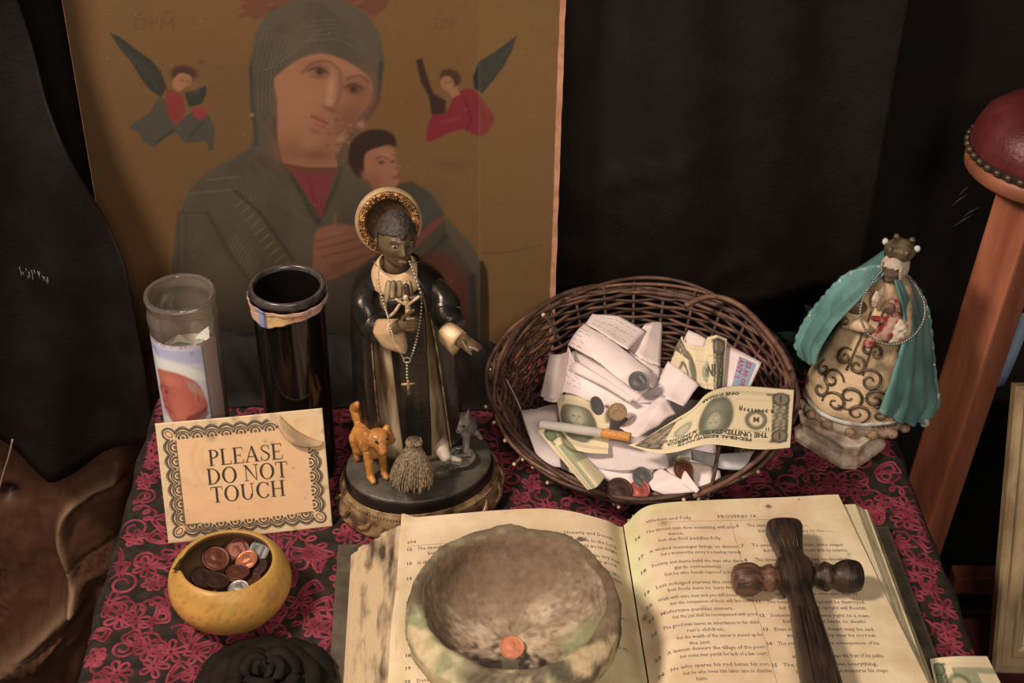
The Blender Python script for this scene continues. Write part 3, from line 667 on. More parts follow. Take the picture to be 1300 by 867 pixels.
for i in range(nS):
    z0, z1 = .005 + i * .0044, .005 + (i + 1) * .0044; f0, f1 = i / nS, (i + 1) / nS; top = z1 > .030
    e = lambda f: .2385 - .022 * f ** 1.2 if f < .7 else .226 - .014 * (f - .7) / .3
    j0 = rb.uniform(-.0012, .0012); xg = .004 if not top else .004 + (z1 - .030) * .9
    mk('page_gathering', *slab(-BH, .0075 + rb.uniform(-.002, .001), [(xg, z0), (e(f0) + j0, z0), (e(f1) + j0, z1 - .0001), (xg, z1 - .0001)]), M_edge if i < 6 else M_edge2, book, False, local=True)
M_page = mat('page_paper', (1, 1, 1), .75, attr=True, bump=.15, bscale=240, col2=(.86, .80, .70), scale=34, mid=(.3, .6), spec=.25)
def page_mesh(side):
    n, m_ = 110, 150; P = np.zeros((m_, n, 3)); rng = random.Random(side + 3)
    for j in range(m_):
        v = j / (m_ - 1)
        for i in range(n):
            t = i / (n - 1)
            if side > 0:
                x0 = .0006; yy0 = y_top(.1); y_ = -BH * (1 - v)
                xe = .1955 - (y_ - .0144) * .096; x = x0 + (xe - x0) * t; yt = y_top(x); y = -BH + (BH + yt) * v
                if t < .12: y -= (1 - t / .12) ** 2 * .006 * (v > .9) * (v - .9) / .1
                z = pagez(x) + .0022 * math.exp(-((x - .19) / .03) ** 2) * sm(.8, 1, v) + .0006 * math.sin(y * 45 + x * 20) * sm(.05, .1, abs(x))
            else:
                y_ = -BH * (1 - v); xe = -.1975 + (y_ - 0) * .05 + .0006 * math.sin(y_ * 60); x = -.0006 + (xe + .0006) * t
                y = -BH + (BH + y_top(x)) * v
                z = pagez(x) + .0006 * math.sin(y * 38 - x * 20) * sm(.05, .1, abs(x))
                z += .006 * sm(.93, 1, t) * sm(.955, 1, v)
            P[j, i] = (x, y, z + .0004)
    return P
def page_paint(P, side):
    X, Y = P[..., 0] * 1000, P[..., 1] * 1000
    q = Paint(X, Y, (226, 188, 148) if side < 0 else (222, 184, 144), 1.0)
    q.mix(.5 * sm(.4, .75, fbm(X, Y, 60, 21 + side)), (232, 202, 158)); q.mix(.5 * sm(.5, .85, fbm(X, Y, 34, 31 + side)), (206, 170, 124))
    q.mix(.35 * sm(.55, .8, fbm(X, Y, 11, 41 + side)), (204, 168, 126))
    if side > 0:
        q.mix(.5 * np.exp(-(np.abs(X) / 13) ** 2) * sm(-125, -60, Y), (196, 202, 132)); q.mix(.5 * np.exp(-((Y - 4) / 8) ** 2) * np.exp(-(X / 60) ** 2), (214, 206, 142))
        q.mix(.35 * np.exp(-((X - 190) / 14) ** 2), (232, 208, 156))
        q.spot(130, -1, 2.8, 2.2, (92, 66, 50), .95, 0, 4); q.spot(160, 9, 1.1, 1.0, (110, 82, 60), .9, 0, 4); q.spot(33, -20, 4.5, 4, (128, 116, 74), .75)
        q.spot(73, -76, 2.4, 2.2, (124, 98, 80), .8); q.spot(52, -123, 3, 2, (130, 104, 82), .6); q.spot(188, -62, 1.5, 2, (120, 84, 62), .8)
        q.spot(5, -118, 2.5, 4, (110, 70, 46), .9); q.spot(28, -5, 5, 3, (190, 186, 120), .6)
        for i in range(16): q.spot((i * 71) % 190 + 6, -(i * 53) % 190, .8, .7, (130, 100, 76), .7)
    else:
        q.mix(.6 * np.exp(-((X + 8) / 7) ** 2), (186, 160, 116)); q.mix(.55 * np.exp(-((X + 195) / 6) ** 2), (206, 172, 122))
        q.mix(.4 * np.exp(-((X + 70) / 70) ** 2 - ((Y + 190) / 50) ** 2), (200, 190, 140))
        q.spot(-53, -36, 1.2, 1.0, (90, 70, 60), .0)
        q.poly([(-46, -37), (-43, -34), (-38, -36), (-36, -33), (-37, -38), (-41, -40), (-44, -39)], (70, 58, 50), .8, .9)
        q.spot(-201, -84, 2, 2.5, (150, 90, 70), .6)
        for i in range(20): q.spot(-(i * 67) % 190 - 8, -(i * 59) % 200, .9, .8, (140, 108, 80), .6)
    return q.c
PR, PL_ = page_mesh(1), page_mesh(-1)
pR = mk('right_page', *gridmesh(PR), M_page, book, cols=page_paint(PR, 1), local=True)
pL = mk('left_page', *gridmesh(PL_, True), M_page, book, cols=page_paint(PL_, -1), local=True)
M_ink = mat('printing_ink', C(122, 98, 80), .8)
def SB(x, y, e): return Vector((x, y, pagez(x) + .0006 * math.sin(y * (45 if x > 0 else 38) + (x * 20 if x > 0 else -x * 20)) * float(sm(.05, .1, abs(x))) + .0004 + e * .9))
col1 = [(-.0290, '16', ['The shrewd man does everything with pru-', '>>dence,', '>but the fool peddles folly.']),
 (-.0530, '17', ['A wicked messenger brings on disaster,', '>but a trustworthy envoy is a healing remedy.']),
 (-.0705, '18', ['Poverty and shame befall the man who disre-', '>>gards correction,', '>but he who heeds reproof is honored.']),
 (-.0958, '19', ['Lust indulged starves the soul,', '>but fools hate to turn from evil.']),
 (-.1112, '20', ['Walk with wise men and you will become wise,', '>but the companion of fools will fare badly.']),
 (-.1265, '21', ['Misfortune pursues sinners,', '>but the just shall be recompensed with good.']),
 (-.1425, '22', ['The good man leaves an inheritance to his child-', ">>ren's children,", '>but the wealth of the sinner is stored up for', '>>the just.']),
 (-.1690, '23', ['A lawsuit devours the tillage of the poor,', '>but some men perish for lack of a law court.']),
 (-.1865, '24', ['He who spares his rod hates his son,', '>but he who loves him takes care to chastise', '>>him.'])]
col2 = [(-.0275, '6', ['The senseless man seeks in vain for wisdom,', '>but knowledge is easy to the man of', '>>intelligence.']),
 (-.0520, '7', ['To avoid the foolish man, take steps!', '>But knowing lips one meets with by surprise.']),
 (-.0695, '8', ["The shrewd man's wisdom gives him knowledge", '>of his way,']),
 (-.0860, '9', ['Guilt lodges in the tents of the arrogant,', '>but favor in the house of the just.']),
 (-.1030, '10', ['The heart knows its own bitterness,', '>and in its joy no one else shares.']),
 (-.1195, '11', ['The house of the wicked will be destroyed,', '>but the tent of the upright will flourish.']),
 (-.1350, '12', ['Sometimes a way seems right to a man,', '>but the end of it leads to death!']),
 (-.1505, '13', ['Even in laughter the heart may be sad,', '>and the end of joy may be sorrow.']),
 (-.1658, '14', ['The scoundrel suffers the consequences of his', '>>ways,', '>and the good man reaps the fruit of his paths.']),
 (-.1880, '15', ['The simpleton believes everything,', '>but the shrewd man measures his steps.'])]
lcol1 = [(-.0400, '12', ['The stronghold of evil men will be demolished,', '>but the root of the just is enduring.']),
 (-.0575, '13', ['In the sin of his lips the evil man is ensnared,', '>but the just comes free of trouble.']),
 (-.0755, '14', ['From the fruit of his words a man has his fill', '>of good things,', '>and the work of his hands comes back.']),
 (-.1030, '15', ['The way of the fool seems right in his own', '>eyes,']), (-.1260, '16', ['The fool immediately shows his anger,']), (-.1425, '17', ['He tells the truth who states what he is sure of,']),
 (-.1605, '18', ["The prating of some men is like sword thrusts,"]), (-.1740, '19', ['Truthful lips endure forever,']), (-.1880, '20', ['Deceit is in the hands of those who plot evil,'])]
def column(items, col, x0, xw, step=.0068, size=.0054):
    for y, num, lines in col:
        items.append(place(text2d(num, .035), x0 - .0095, y, size * .92))
        for i, s in enumerate(lines):
            ind = s.count('>', 0, 2) * .009; s2 = s.lstrip('>'); t = text2d(s2, .012); wt = width(t) * size
            lim = xw - ind; items.append(place(t, x0 + ind, y - i * step, size, 0, min(1.0, lim / wt) if wt else 1))
it = []
column(it, col1, .0165, .079); column(it, col2, .1055, .083)
t = text2d('PROVERBS 14', .01); it.append(place(t, .0815, -.0160, .0058))
it.append(place(text2d('Wisdom and Folly', .012), .018, -.0165, .0054)); it.append(place(text2d('697', .012), .171, -.0135, .0050))
rule = lambda x0, y0, x1, y1, wd: (np.array([(x0 + (x1 - x0) * i / 12 + s * 0, y0 + (y1 - y0) * i / 12 + s * wd) for i in range(13) for s in (0, 1)]), [(2 * i, 2 * i + 2, 2 * i + 3, 2 * i + 1) for i in range(12)])
it.append(rule(.020, -.0200, .180, -.0182, .0003)); it.append((np.array([(.0920 + .0058 * i / 30 + s_ * .0003, -.022 - .21 * i / 30) for i in range(31) for s_ in (0, 1)]), [(2 * i, 2 * i + 2, 2 * i + 3, 2 * i + 1) for i in range(30)]))
mk('printed_text', *printed(it, SB), M_ink, pR, False, local=True)
it = []
column(it, lcol1, -.1835, .085, size=.0054)
column(it, [(-.0400, '', ['Lying lips are an abomination to the Lord,', '>but those who are truthful are his delight.']), (-.0575, '', ['A shrewd man conceals his knowledge, very soon', '>>as reliance on what is good,']), (-.0755, '', ['The diligent hand will govern for life,', '>but the slothful will be enslaved at last.']), (-.103, '', ['Anxiety in the heart depresses it,']), (-.126, '', ['The just man surpasses his neighbor here,']), (-.1605, '', ['In the path of justice there is life at,'])], -.0905, .081)
it.append(place(text2d('694', .012), -.1925, -.0310, .0052)); it.append(place(text2d('Honesty and Deceit', .012), -.0560, -.0305, .0054)); it.append(rule(-.192, -.0345, -.125, -.0350, .0003)); it.append(place(text2d('13', .03), -.0535, -.0372, .0054))
mk('printed_text', *printed(it, SB), M_ink, pL, False, local=True)

# ------------------------------------------------------------------ stone bowl with penny
bw = Vector((.0055, .8015, .0505))
def bowl_rf(t, k): return 1 + .022 * noise.noise(Vector((math.cos(t) * 1.6, math.sin(t) * 1.6, k * .10))) + .012 * noise.noise(Vector((math.cos(t) * 5, math.sin(t) * 5, k * .3)))
oprof = [(.0, .0015), (.045, .0015), (.060, .004), (.072, .012), (.080, .022), (.0838, .032), (.0838, .040), (.0820, .0470), (.0795, .0502)]
iprof = [(.0755, .0508), (.0722, .0490), (.0692, .0440), (.0665, .036), (.062, .026), (.054, .0165), (.043, .0105), (.03, .0078), (.016, .0068), (0.0, .0065)]
nb = 140; rings = []
for k, (r, z) in enumerate(oprof + iprof):
    inner = k >= len(oprof) - 1; ring = []
    for i in range(nb):
        t = 2 * math.pi * i / nb; c, s = math.cos(t), math.sin(t)
        rr = max(r, .0004) * bowl_rf(t, k)
        ox = 0; oy = .0058 * sm(0, .05, r) if inner else -.004
        front = max(0, -s)
        zz = z * (1 + .0) + (.004 * noise.noise(Vector((c * 2, s * 2, 4.0))) if z > .03 else 0) - (.003 * front if z > .04 else 0)
        if not inner: rr *= 1 + .05 * front
        ring.append(Vector((bw.x + rr * c * 1.0 + ox, bw.y + rr * s * (1.0 if inner else 1.0) + oy, bw.z + zz)))
    rings.append(ring)
# refine between rings
R2 = []
for k in range(len(rings) - 1):
    for q in range(4):
        f = q / 4; a = np.array([tuple(v) for v in rings[max(k - 1, 0)]]); b = np.array([tuple(v) for v in rings[k]]); c = np.array([tuple(v) for v in rings[k + 1]]); d = np.array([tuple(v) for v in rings[min(k + 2, len(rings) - 1)]])
        R2.append(.5 * (2 * b + (c - a) * f + (2 * a - 5 * b + 4 * c - d) * f * f + (3 * b - 3 * c + d - a) * f ** 3))
R2.append(np.array([tuple(v) for v in rings[-1]]))
bv, bf = loft([[Vector(v) for v in r_] for r_ in R2]); BV = np.array([tuple(v) for v in bv])
lumps = np.array([.0016 * N3(v, 55) + .0009 * N3(v, 160) for v in BV]); rad = BV[:, :2] - np.array([bw.x, bw.y]); rl = np.maximum(np.hypot(rad[:, 0], rad[:, 1]), 1e-5)
BV[:, 0] += rad[:, 0] / rl * lumps * np.clip(rl / .04, 0, 1); BV[:, 1] += rad[:, 1] / rl * lumps * np.clip(rl / .04, 0, 1); BV[:, 2] += lumps * .5 * (BV[:, 2] > bw.z + .005)
kk = np.repeat(np.arange(len(R2)), nb); inside = kk > (len(oprof) + 1) * 4
lx, ly, lz = BV[:, 0] - bw.x, BV[:, 1] - bw.y, BV[:, 2] - bw.z
q = Paint(lx * 1000, ly * 1000, (124, 104, 80), 1.0)
nA = np.array([N3(v, 34) for v in BV]); nB = np.array([N3(v, 90, 3) for v in BV]); nC = np.array([N3(v, 230, 7) for v in BV]); nD = np.array([N3(v, 18, 11) for v in BV])
q.mix(.7 * sm(-.1, .4, nA), (150, 128, 100)); q.mix(.7 * sm(.0, .4, -nB), (92, 74, 56)); q.mix(.6 * sm(.15, .4, nC), (66, 52, 40))
out = ~inside
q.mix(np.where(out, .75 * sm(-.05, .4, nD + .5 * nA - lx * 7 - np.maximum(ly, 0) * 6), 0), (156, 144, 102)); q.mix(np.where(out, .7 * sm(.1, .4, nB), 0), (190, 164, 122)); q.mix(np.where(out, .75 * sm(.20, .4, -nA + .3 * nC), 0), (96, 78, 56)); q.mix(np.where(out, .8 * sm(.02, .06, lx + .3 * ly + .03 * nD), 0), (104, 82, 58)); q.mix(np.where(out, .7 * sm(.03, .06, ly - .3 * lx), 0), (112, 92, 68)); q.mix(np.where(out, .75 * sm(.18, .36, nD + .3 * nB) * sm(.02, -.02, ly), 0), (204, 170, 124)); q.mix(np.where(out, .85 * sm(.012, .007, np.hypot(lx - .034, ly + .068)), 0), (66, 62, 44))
q.mix(np.where(inside, .85, 0), (156, 125, 96)); q.mix(np.where(inside, .85 * sm(-.35, .20, nA + .5 * nB) * sm(.062, .026, np.hypot(lx - .006, ly - .004)), 0), (206, 170, 134))
q.mix(np.where(inside, .3 * sm(.0, .35, nB), 0), (110, 82, 62)); q.mix(np.where(inside, .45 * sm(.18, .45, nC + .4 * nB), 0), (78, 58, 44)); q.mix(np.where(inside, .6 * sm(.25, .5, -nC), 0), (186, 164, 138))
q.mix(np.where(inside, .85 * sm(.035, .0, np.hypot((lx - .052) * 1.4, ly + .012)), 0), (150, 146, 100))
q.mix(np.where(inside, .55 * sm(.0, .03, ly - .028) , 0), (104, 78, 58)); q.mix(np.where(inside, .7 * sm(.012, .03, -lx * .6 + .8 * ly + .012 * nB) * sm(.01, .03, ly + .4 * (lx + .04)), 0), (124, 94, 70))  # rim shadow over the back and upper-left inside painted into the colour
front_dark = sm(.25, .85, 1.25 - np.hypot((lx + .004) / .042, (ly + .034) / .026) + .7 * nB + .5 * nC)  # darker mottled patch inside, round the penny
q.mix(np.where(inside, .92 * front_dark, 0), (44, 33, 27))
sx_, sy_ = lx - .003, ly + .030; q.mix(np.where(inside & (np.abs(sx_ + .006) < .0065) & (np.abs(sy_ + .002) < .010), .8, 0), (104, 88, 70))
M_stone = mat('weathered_stone', (1, 1, 1), .88, attr=True, bump=.3, bscale=300, col2=(.84, .80, .76), scale=160, mid=(.36, .6), spec=.2)
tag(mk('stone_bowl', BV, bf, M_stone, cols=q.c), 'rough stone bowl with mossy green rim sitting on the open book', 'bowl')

# ------------------------------------------------------------------ coins
M_pen = mat('bright_copper', C(214, 128, 84), .32, C(170, 92, 60), 300, .2, metal=.7)
M_brown = mat('brown_copper', C(120, 66, 46), .42, C(86, 50, 38), 300, .2, metal=.6)
M_dark = mat('dark_copper', C(74, 46, 36), .5, C(56, 36, 30), 300, .2, metal=.5)
M_orange = mat('orange_copper', C(202, 118, 80), .55, C(176, 98, 66), 300, .15, metal=.25)
M_silver = mat('worn_silver', C(168, 152, 134), .32, C(116, 104, 92), 300, .2, metal=.75)
M_grey = mat('dull_nickel', C(128, 116, 104), .42, C(98, 88, 80), 300, .2, metal=.6)
M_gold = mat('bright_gilt', C(232, 196, 136), .25, C(190, 140, 88), 500, .3, metal=.7)
_cm = {}
def coin_mesh(m):
    if m.name in _cm: return _cm[m.name]
    n = 36; prof = [(0, -.075), (.97, -.075), (1, -.05), (1, .06), (.97, .085), (.9, .08), (.87, .04)]; rings = []
    def relief(x, y):
        h = .04
        h += .06 * max(0, 1 - (x / .32) ** 2 - ((y - .18) / .36) ** 2) ** .5 + .05 * max(0, 1 - (x / .5) ** 2 - ((y + .5) / .22) ** 2) ** .5 if True else 0
        h += .02 * (math.sin(math.atan2(y, x) * 22) > .2) * (.68 < math.hypot(x, y) < .8)
        return h
    vs = []
    for r, z in prof: rings.append([Vector((r * math.cos(2 * math.pi * i / n), r * math.sin(2 * math.pi * i / n), z)) for i in range(n)])
    for r in (.8, .72, .6, .48, .36, .24, .12, .02): rings.append([Vector((r * math.cos(2 * math.pi * i / n), r * math.sin(2 * math.pi * i / n), relief(r * math.cos(2 * math.pi * i / n), r * math.sin(2 * math.pi * i / n)))) for i in range(n)])
    rings[0] = [Vector((.001 * math.cos(2 * math.pi * i / n), .001 * math.sin(2 * math.pi * i / n), -.075)) for i in range(n)]
    _cm[m.name] = mesh('coin', *loft(rings), m); return _cm[m.name]
def coin(p, r, m, label, group, tilt=(0, 0), rz=0, name='coin'):
    o = bpy.data.objects.new(name, coin_mesh(m)); COL.objects.link(o)
    o.scale = (r, r, r); o.location = p; o.rotation_mode = 'ZYX'; o.rotation_euler = (tilt[0], tilt[1], rz)
    return tag(o, label, 'coin', group)
coin(at(650, 822, .0600), .0098, M_orange, 'orange copper penny lying in the stone bowl', None, (.32, 0), .4)

# ------------------------------------------------------------------ carved wooden cross
M_black_wood = mat('black_brown_wood', C(60, 41, 29), .42, C(28, 19, 14), 50, .5, 130, stretch=(4, .7, 1), spec=.5)
M_brown_wood = mat('dark_brown_wood', C(108, 70, 50), .38, C(48, 31, 23), 60, .5, 150, stretch=(.7, 4, 1), spec=.5)
cz = .0665
ca, cb = Vector((.2365, .928, cz + .001)), Vector((.2425, .672, cz))
cross = thing('wooden_cross', 'dark carved wooden cross lying on the right page of the open book', 'cross', ((ca.x + cb.x) / 2, (ca.y + cb.y) / 2, .052))
dv = (cb - ca).normalized(); sv_ = Vector((-dv.y, dv.x, 0)); 
shp = [(0, .0125, .009), (.0015, .0152, .011), (.006, .0158, .0118), (.016, .0142, .0112), (.026, .0122, .0105), (.034, .0112, .010), (.042, .0112, .010), (.048, .0150, .0125), (.054, .0165, .013), (.064, .0160, .0125), (.072, .0128, .0115), (.078, .0100, .0112), (.088, .0100, .0112), (.100, .0104, .0115), (.104, .0112, .0120), (.130, .0128, .0125), (.160, .0146, .013), (.20, .0160, .0135), (.245, .0172, .0135), (.255, .016, .012), (.256, .012, .009)]
rings = []
for d, wx, hz in shp:
    ring = []
    for i in range(24):
        a = 2 * math.pi * i / 24 + math.pi / 24; c, s = math.cos(a), math.sin(a); e = (abs(c) ** 3.2 + abs(s) ** 3.2) ** (-1 / 3.2)
        ring.append(ca + dv * d + sv_ * wx * c * e + Vector((0, 0, 1)) * hz * s * e)
    rings.append(ring)
sv2, sf2 = loft(rings)
mk('shaft', sv2, sf2, M_black_wood, cross)
fl = []
for i in range(5): fl.append(tube([ca + dv * (.106 + .002 * i) + sv_ * (-.0065 + i * .0033) + Vector((0, 0, .0118)), ca + dv * .235 + sv_ * (-.0105 + i * .0052) + Vector((0, 0, .0128))], .00095, 5))
for i in range(4): fl.append(tube([ca + dv * .006 + sv_ * (-.008 + i * .0053) + Vector((0, 0, .0108)), ca + dv * .036 + sv_ * (-.0055 + i * .0037) + Vector((0, 0, .0092))], .0009, 5))
for q_ in fl: mk('flute', *q_, M_black_wood, cross)
aL, aR = Vector((.1850, .8625, cz - .0005)), Vector((.2950, .8695, cz - .0005))
def arm(pa, pb, m, nm):
    d = pb - pa; L = d.length; d.normalize(); s_ = Vector((-d.y, d.x, 0)); rs_ = []
    pf = [(0, .002), (.001, .008), (.003, .0118), (.007, .0136), (.013, .0142), (.018, .0136), (.0215, .0118), (.0235, .0102), (.026, .0098), (.029, .0112), (.032, .0122), (.0345, .0108), (.037, .0088), (.042, .0078), (.050, .0078)]
    for t, r in pf: rs_.append([pa + d * min(t, L) + (s_ * math.cos(2 * math.pi * i / 28) + Vector((0, 0, 1)) * math.sin(2 * math.pi * i / 28)) * r * (1 - .10 * (i % 2) * (.002 < t < .0225) + .06 * math.sin(i * 1.3) * (.026 < t < .036)) for i in range(28)])
    return mk(nm, *loft(rs_), m, cross)
mid = (ca + dv * .060); mid.z = aL.z
arm(aL, mid, M_brown_wood, 'arm'); arm(aR, mid, M_black_wood, 'arm')

# ------------------------------------------------------------------ printed sign
SBL, SBR, STL, STR = at(214, 690, .0006), at(422, 668, .0006), aty(200, 533, 1.0120), aty(410, 518, 1.0310)
# make the card a true rectangle
ux = (SBR - SBL); SW = ux.length; ux.normalize(); uy = ((STL - SBL) + (STR - SBR)) * .5; uy = (uy - ux * uy.dot(ux)); SH = .1135; uy.normalize(); un = ux.cross(uy).normalized()
if un.y > 0: un = -un
def SS(x, y, e=0):          # card coordinates in metres; the top right corner curls forward
    t = max(0.0, (x - (SW - .040)) / .040 * .55 + (y - (SH - .036)) / .036 * .55 - .42)
    bend = .0022 * math.sin(math.pi * x / SW) - .0008 * math.sin(3 * x / SW)
    p_ = SBL + ux * x + uy * y + un * (bend + e)
    if t > 0:
        s_ = t * .030
        p_ = p_ + un * (s_ * s_ * 1)
    return p_
nx_, ny_ = 120, 92
XX, YY = np.meshgrid(np.linspace(0, SW, nx_), np.linspace(0, SH, ny_))
Psg = np.array([[tuple(SS(x, y)) for x, y in zip(rx, ry)] for rx, ry in zip(XX, YY)])
q = Paint(XX * 1000, YY * 1000, (218, 166, 117))
q.mix(.5 * sm(.35, .75, fbm(XX * 1000, YY * 1000, 40, 51)), (226, 178, 130)); q.mix(.5 * sm(.5, .85, fbm(XX * 1000, YY * 1000, 16, 52)), (200, 150, 104))
ed = np.minimum(np.minimum(XX, SW - XX), np.minimum(YY, SH - YY)) * 1000
q.mix(.55 * sm(14, 2, ed), (206, 178, 134)); q.mix(.6 * sm(.55, .8, fbm(XX * 1000, YY * 1000, 9, 53)) * sm(20, 0, ed), (150, 120, 84))
q.spot(34, 11, 4, 5.5, (150, 122, 88), .8, 0, 3)
for x, y, r in ((95, 88, 2.0), (101, 86, 1.8), (93, 83, 1.6), (66, 27, .9), (20, 30, 1.2), (48, 96, 5), (118, 60, 1.5), (126, 30, 1.2), (30, 52, 1.0)): q.spot(x, y, r, r * .8, (150, 116, 78), .7)
q.line([(34, 92), (29, 80), (30, 66), (36, 52)], (196, 152, 102), 3, 4, .5, 5); q.line([(46, 96), (38, 84), (38, 70)], (196, 152, 102), 2, 4, .4, 5); q.line([(70, 40), (82, 32), (90, 26)], (204, 162, 112), 3, 4, .5)
M_card = mat('laminated_card', (1, 1, 1), .38, attr=True, bump=.1, bscale=200, spec=.45)
sign = thing('sign', 'cream card sign reading PLEASE DO NOT TOUCH leaning on the glass candles', 'sign', tuple(SBL))
mk('card', *gridmesh(Psg), M_card, sign, cols=q.c, solid=.0008, off=0)
# serif capitals
def rect(x0, y0, x1, y1): return (np.array([(x0, y0), (x1, y0), (x1, y1), (x0, y1)], float), [(0, 1, 2, 3)])
def quad(*p_): return (np.array(p_, float), [(0, 1, 2, 3)])
def ring(cx, cy, ax, ay, bx, by, a0, a1, dx=0, n=26):
    v = []
    for i in range(n + 1):
        a = math.radians(a0 + (a1 - a0) * i / n); v += [(cx + ax * math.cos(a), cy + ay * math.sin(a)), (cx + dx + bx * math.cos(a), cy + by * math.sin(a))]
    return np.array(v), [(2 * i, 2 * i + 2, 2 * i + 3, 2 * i + 1) for i in range(n)]
def ser(x0, x1, y, t=.035): return rect(x0, y, x1, y + t)
ST = .125; HL = .04
GL = {
 'P': (.66, [rect(.10, 0, .10 + ST, 1), ser(.02, .33, 0), rect(.02, .965, .28, 1), ring(.26, .73, .36, .27, .235, .23, -90, 90), rect(.2, .46, .28, .5), rect(.2, .96, .28, 1)]),
 'L': (.70, [rect(.10, 0, .10 + ST, 1), ser(.02, .33, .965), ser(.02, .64, 0, .04), quad((.60, 0), (.64, 0), (.67, .24), (.645, .24))]),
 'E': (.72, [rect(.10, 0, .10 + ST, 1), ser(.02, .64, 0, .04), ser(.02, .62, .96, .04), rect(.2, .48, .48, .52), quad((.60, 0), (.64, 0), (.675, .24), (.65, .24)), quad((.58, 1), (.62, 1), (.63, .79), (.605, .79)), rect(.46, .40, .485, .60)]),
 'A': (.86, [quad((.03, 0), (.08, 0), (.44, 1), (.40, 1)), quad((.62, 0), (.76, 0), (.47, 1.0), (.36, .97)), rect(.20, .32, .62, .36), ser(-.03, .20, 0), ser(.53, .86, 0)]),
 'S': (.60, []),
 'D': (.86, [rect(.10, 0, .10 + ST, 1), ser(.02, .3, 0, .04), ser(.02, .3, .96, .04), ring(.27, .5, .52, .5, .385, .46, -90, 90)]),
 'O': (.92, [ring(.45, .5, .43, .515, .29, .475, 0, 360, 0, 48)]),
 'N': (.92, [rect(.13, 0, .17, 1), rect(.74, 0, .78, 1), quad((.05, 1), (.21, 1), (.78, 0), (.74, 0)), ser(.03, .28, 0), ser(.62, .90, .965), ser(.0, .16, .965)]),
 'T': (.76, [rect(.31, 0, .31 + ST, 1), ser(.22, .53, 0), ser(.03, .71, .96, .04), quad((.03, 1), (.065, 1), (.045, .76), (.02, .76)), quad((.675, 1), (.71, 1), (.72, .76), (.695, .76))]),
 'U': (.90, [rect(.12, .33, .12 + ST, 1), rect(.71, .33, .75, 1), ring(.435, .34, .315, .355, .20, .31, 180, 360, .01), ser(.03, .33, .965), ser(.62, .86, .965), ]),
 'C': (.84, [ring(.46, .5, .42, .515, .285, .475, 38, 325, .02, 40), quad((.75, 1), (.78, 1), (.795, .70), (.765, .70))]),
 'H': (.92, [rect(.12, 0, .12 + ST, 1), rect(.66, 0, .66 + ST, 1), rect(.2, .48, .7, .52), ser(.03, .34, 0), ser(.03, .34, .965), ser(.57, .88, 0), ser(.57, .88, .965)]),
}
sp = catmull([(.51, .78), (.44, .94), (.28, .975), (.13, .90), (.10, .76), (.20, .62), (.36, .50), (.50, .37), (.50, .18), (.36, .04), (.22, .02), (.10, .10), (.06, .26)], 5)
wS = [.03 + .085 * math.exp(-((i / (len(sp) - 1) - .52) / .20) ** 2) for i in range(len(sp))]; dS = np.gradient(sp, axis=0); dS /= np.hypot(dS[:, 0], dS[:, 1])[:, None]
vS = []
for (x, y), (dx, dy), ww in zip(sp, dS, wS): vS += [(x - dy * ww / 2, y + dx * ww / 2), (x + dy * ww / 2, y - dx * ww / 2)]
GL['S'] = (.62, [(np.array(vS), [(2 * i, 2 * i + 2, 2 * i + 3, 2 * i + 1) for i in range(len(sp) - 1)]), rect(.50, .70, .53, 1.0), rect(.04, 0, .07, .30)])
def serif(s, xc, y, h, rot=0.0, sx=1.0, gap=.035):
    wtot = sum((GL[c][0] if c != ' ' else .30) + gap for c in s) - gap; x = -wtot / 2 * h * sx; out = []
    for c in s:
        if c == ' ': x += (.30 + gap) * h * sx; continue
        for v, f in GL[c][1]:
            vv = v * np.array([h * sx, h]) + np.array([x, 0]); cr, sr = math.cos(rot), math.sin(rot)
            out.append((np.stack([xc + vv[:, 0] * cr - vv[:, 1] * sr, y + vv[:, 0] * sr + vv[:, 1] * cr], 1), f))
        x += (GL[c][0] + gap) * h * sx
    return out
M_black_ink = mat('sign_ink', C(54, 42, 32), .5)
it = serif('PLEASE', .0765, .0700, .0150) + serif('DO NOT', .0765, .0525, .0150) + serif('TOUCH', .0755, .0350, .0150)
mk('lettering', *printed(it, SS, .0010), M_black_ink, sign, False)
def polyl(pts, wd):
    pts = np.asarray(pts, float); d = np.gradient(pts, axis=0); d /= np.maximum(np.hypot(d[:, 0], d[:, 1]), 1e-9)[:, None]; v = []
    for (x, y), (dx, dy) in zip(pts, d): v += [(x - dy * wd / 2, y + dx * wd / 2), (x + dy * wd / 2, y - dx * wd / 2)]
    return np.array(v), [(2 * i, 2 * i + 2, 2 * i + 3, 2 * i + 1) for i in range(len(pts) - 1)]
it = []; mg, bd = .0050, .0135; ix0, iy0, ix1, iy1 = mg + bd - .002, mg + bd - .002, SW - mg - bd + .002, SH - mg - bd + .002
for wd, e in ((.0009, 0.0), (.0004, .0011)): it.append(polyl([(ix0 - e, iy0 - e), (ix1 + e, iy0 - e), (ix1 + e, iy1 + e), (ix0 - e, iy1 + e), (ix0 - e, iy0 - e + .0001)], wd))
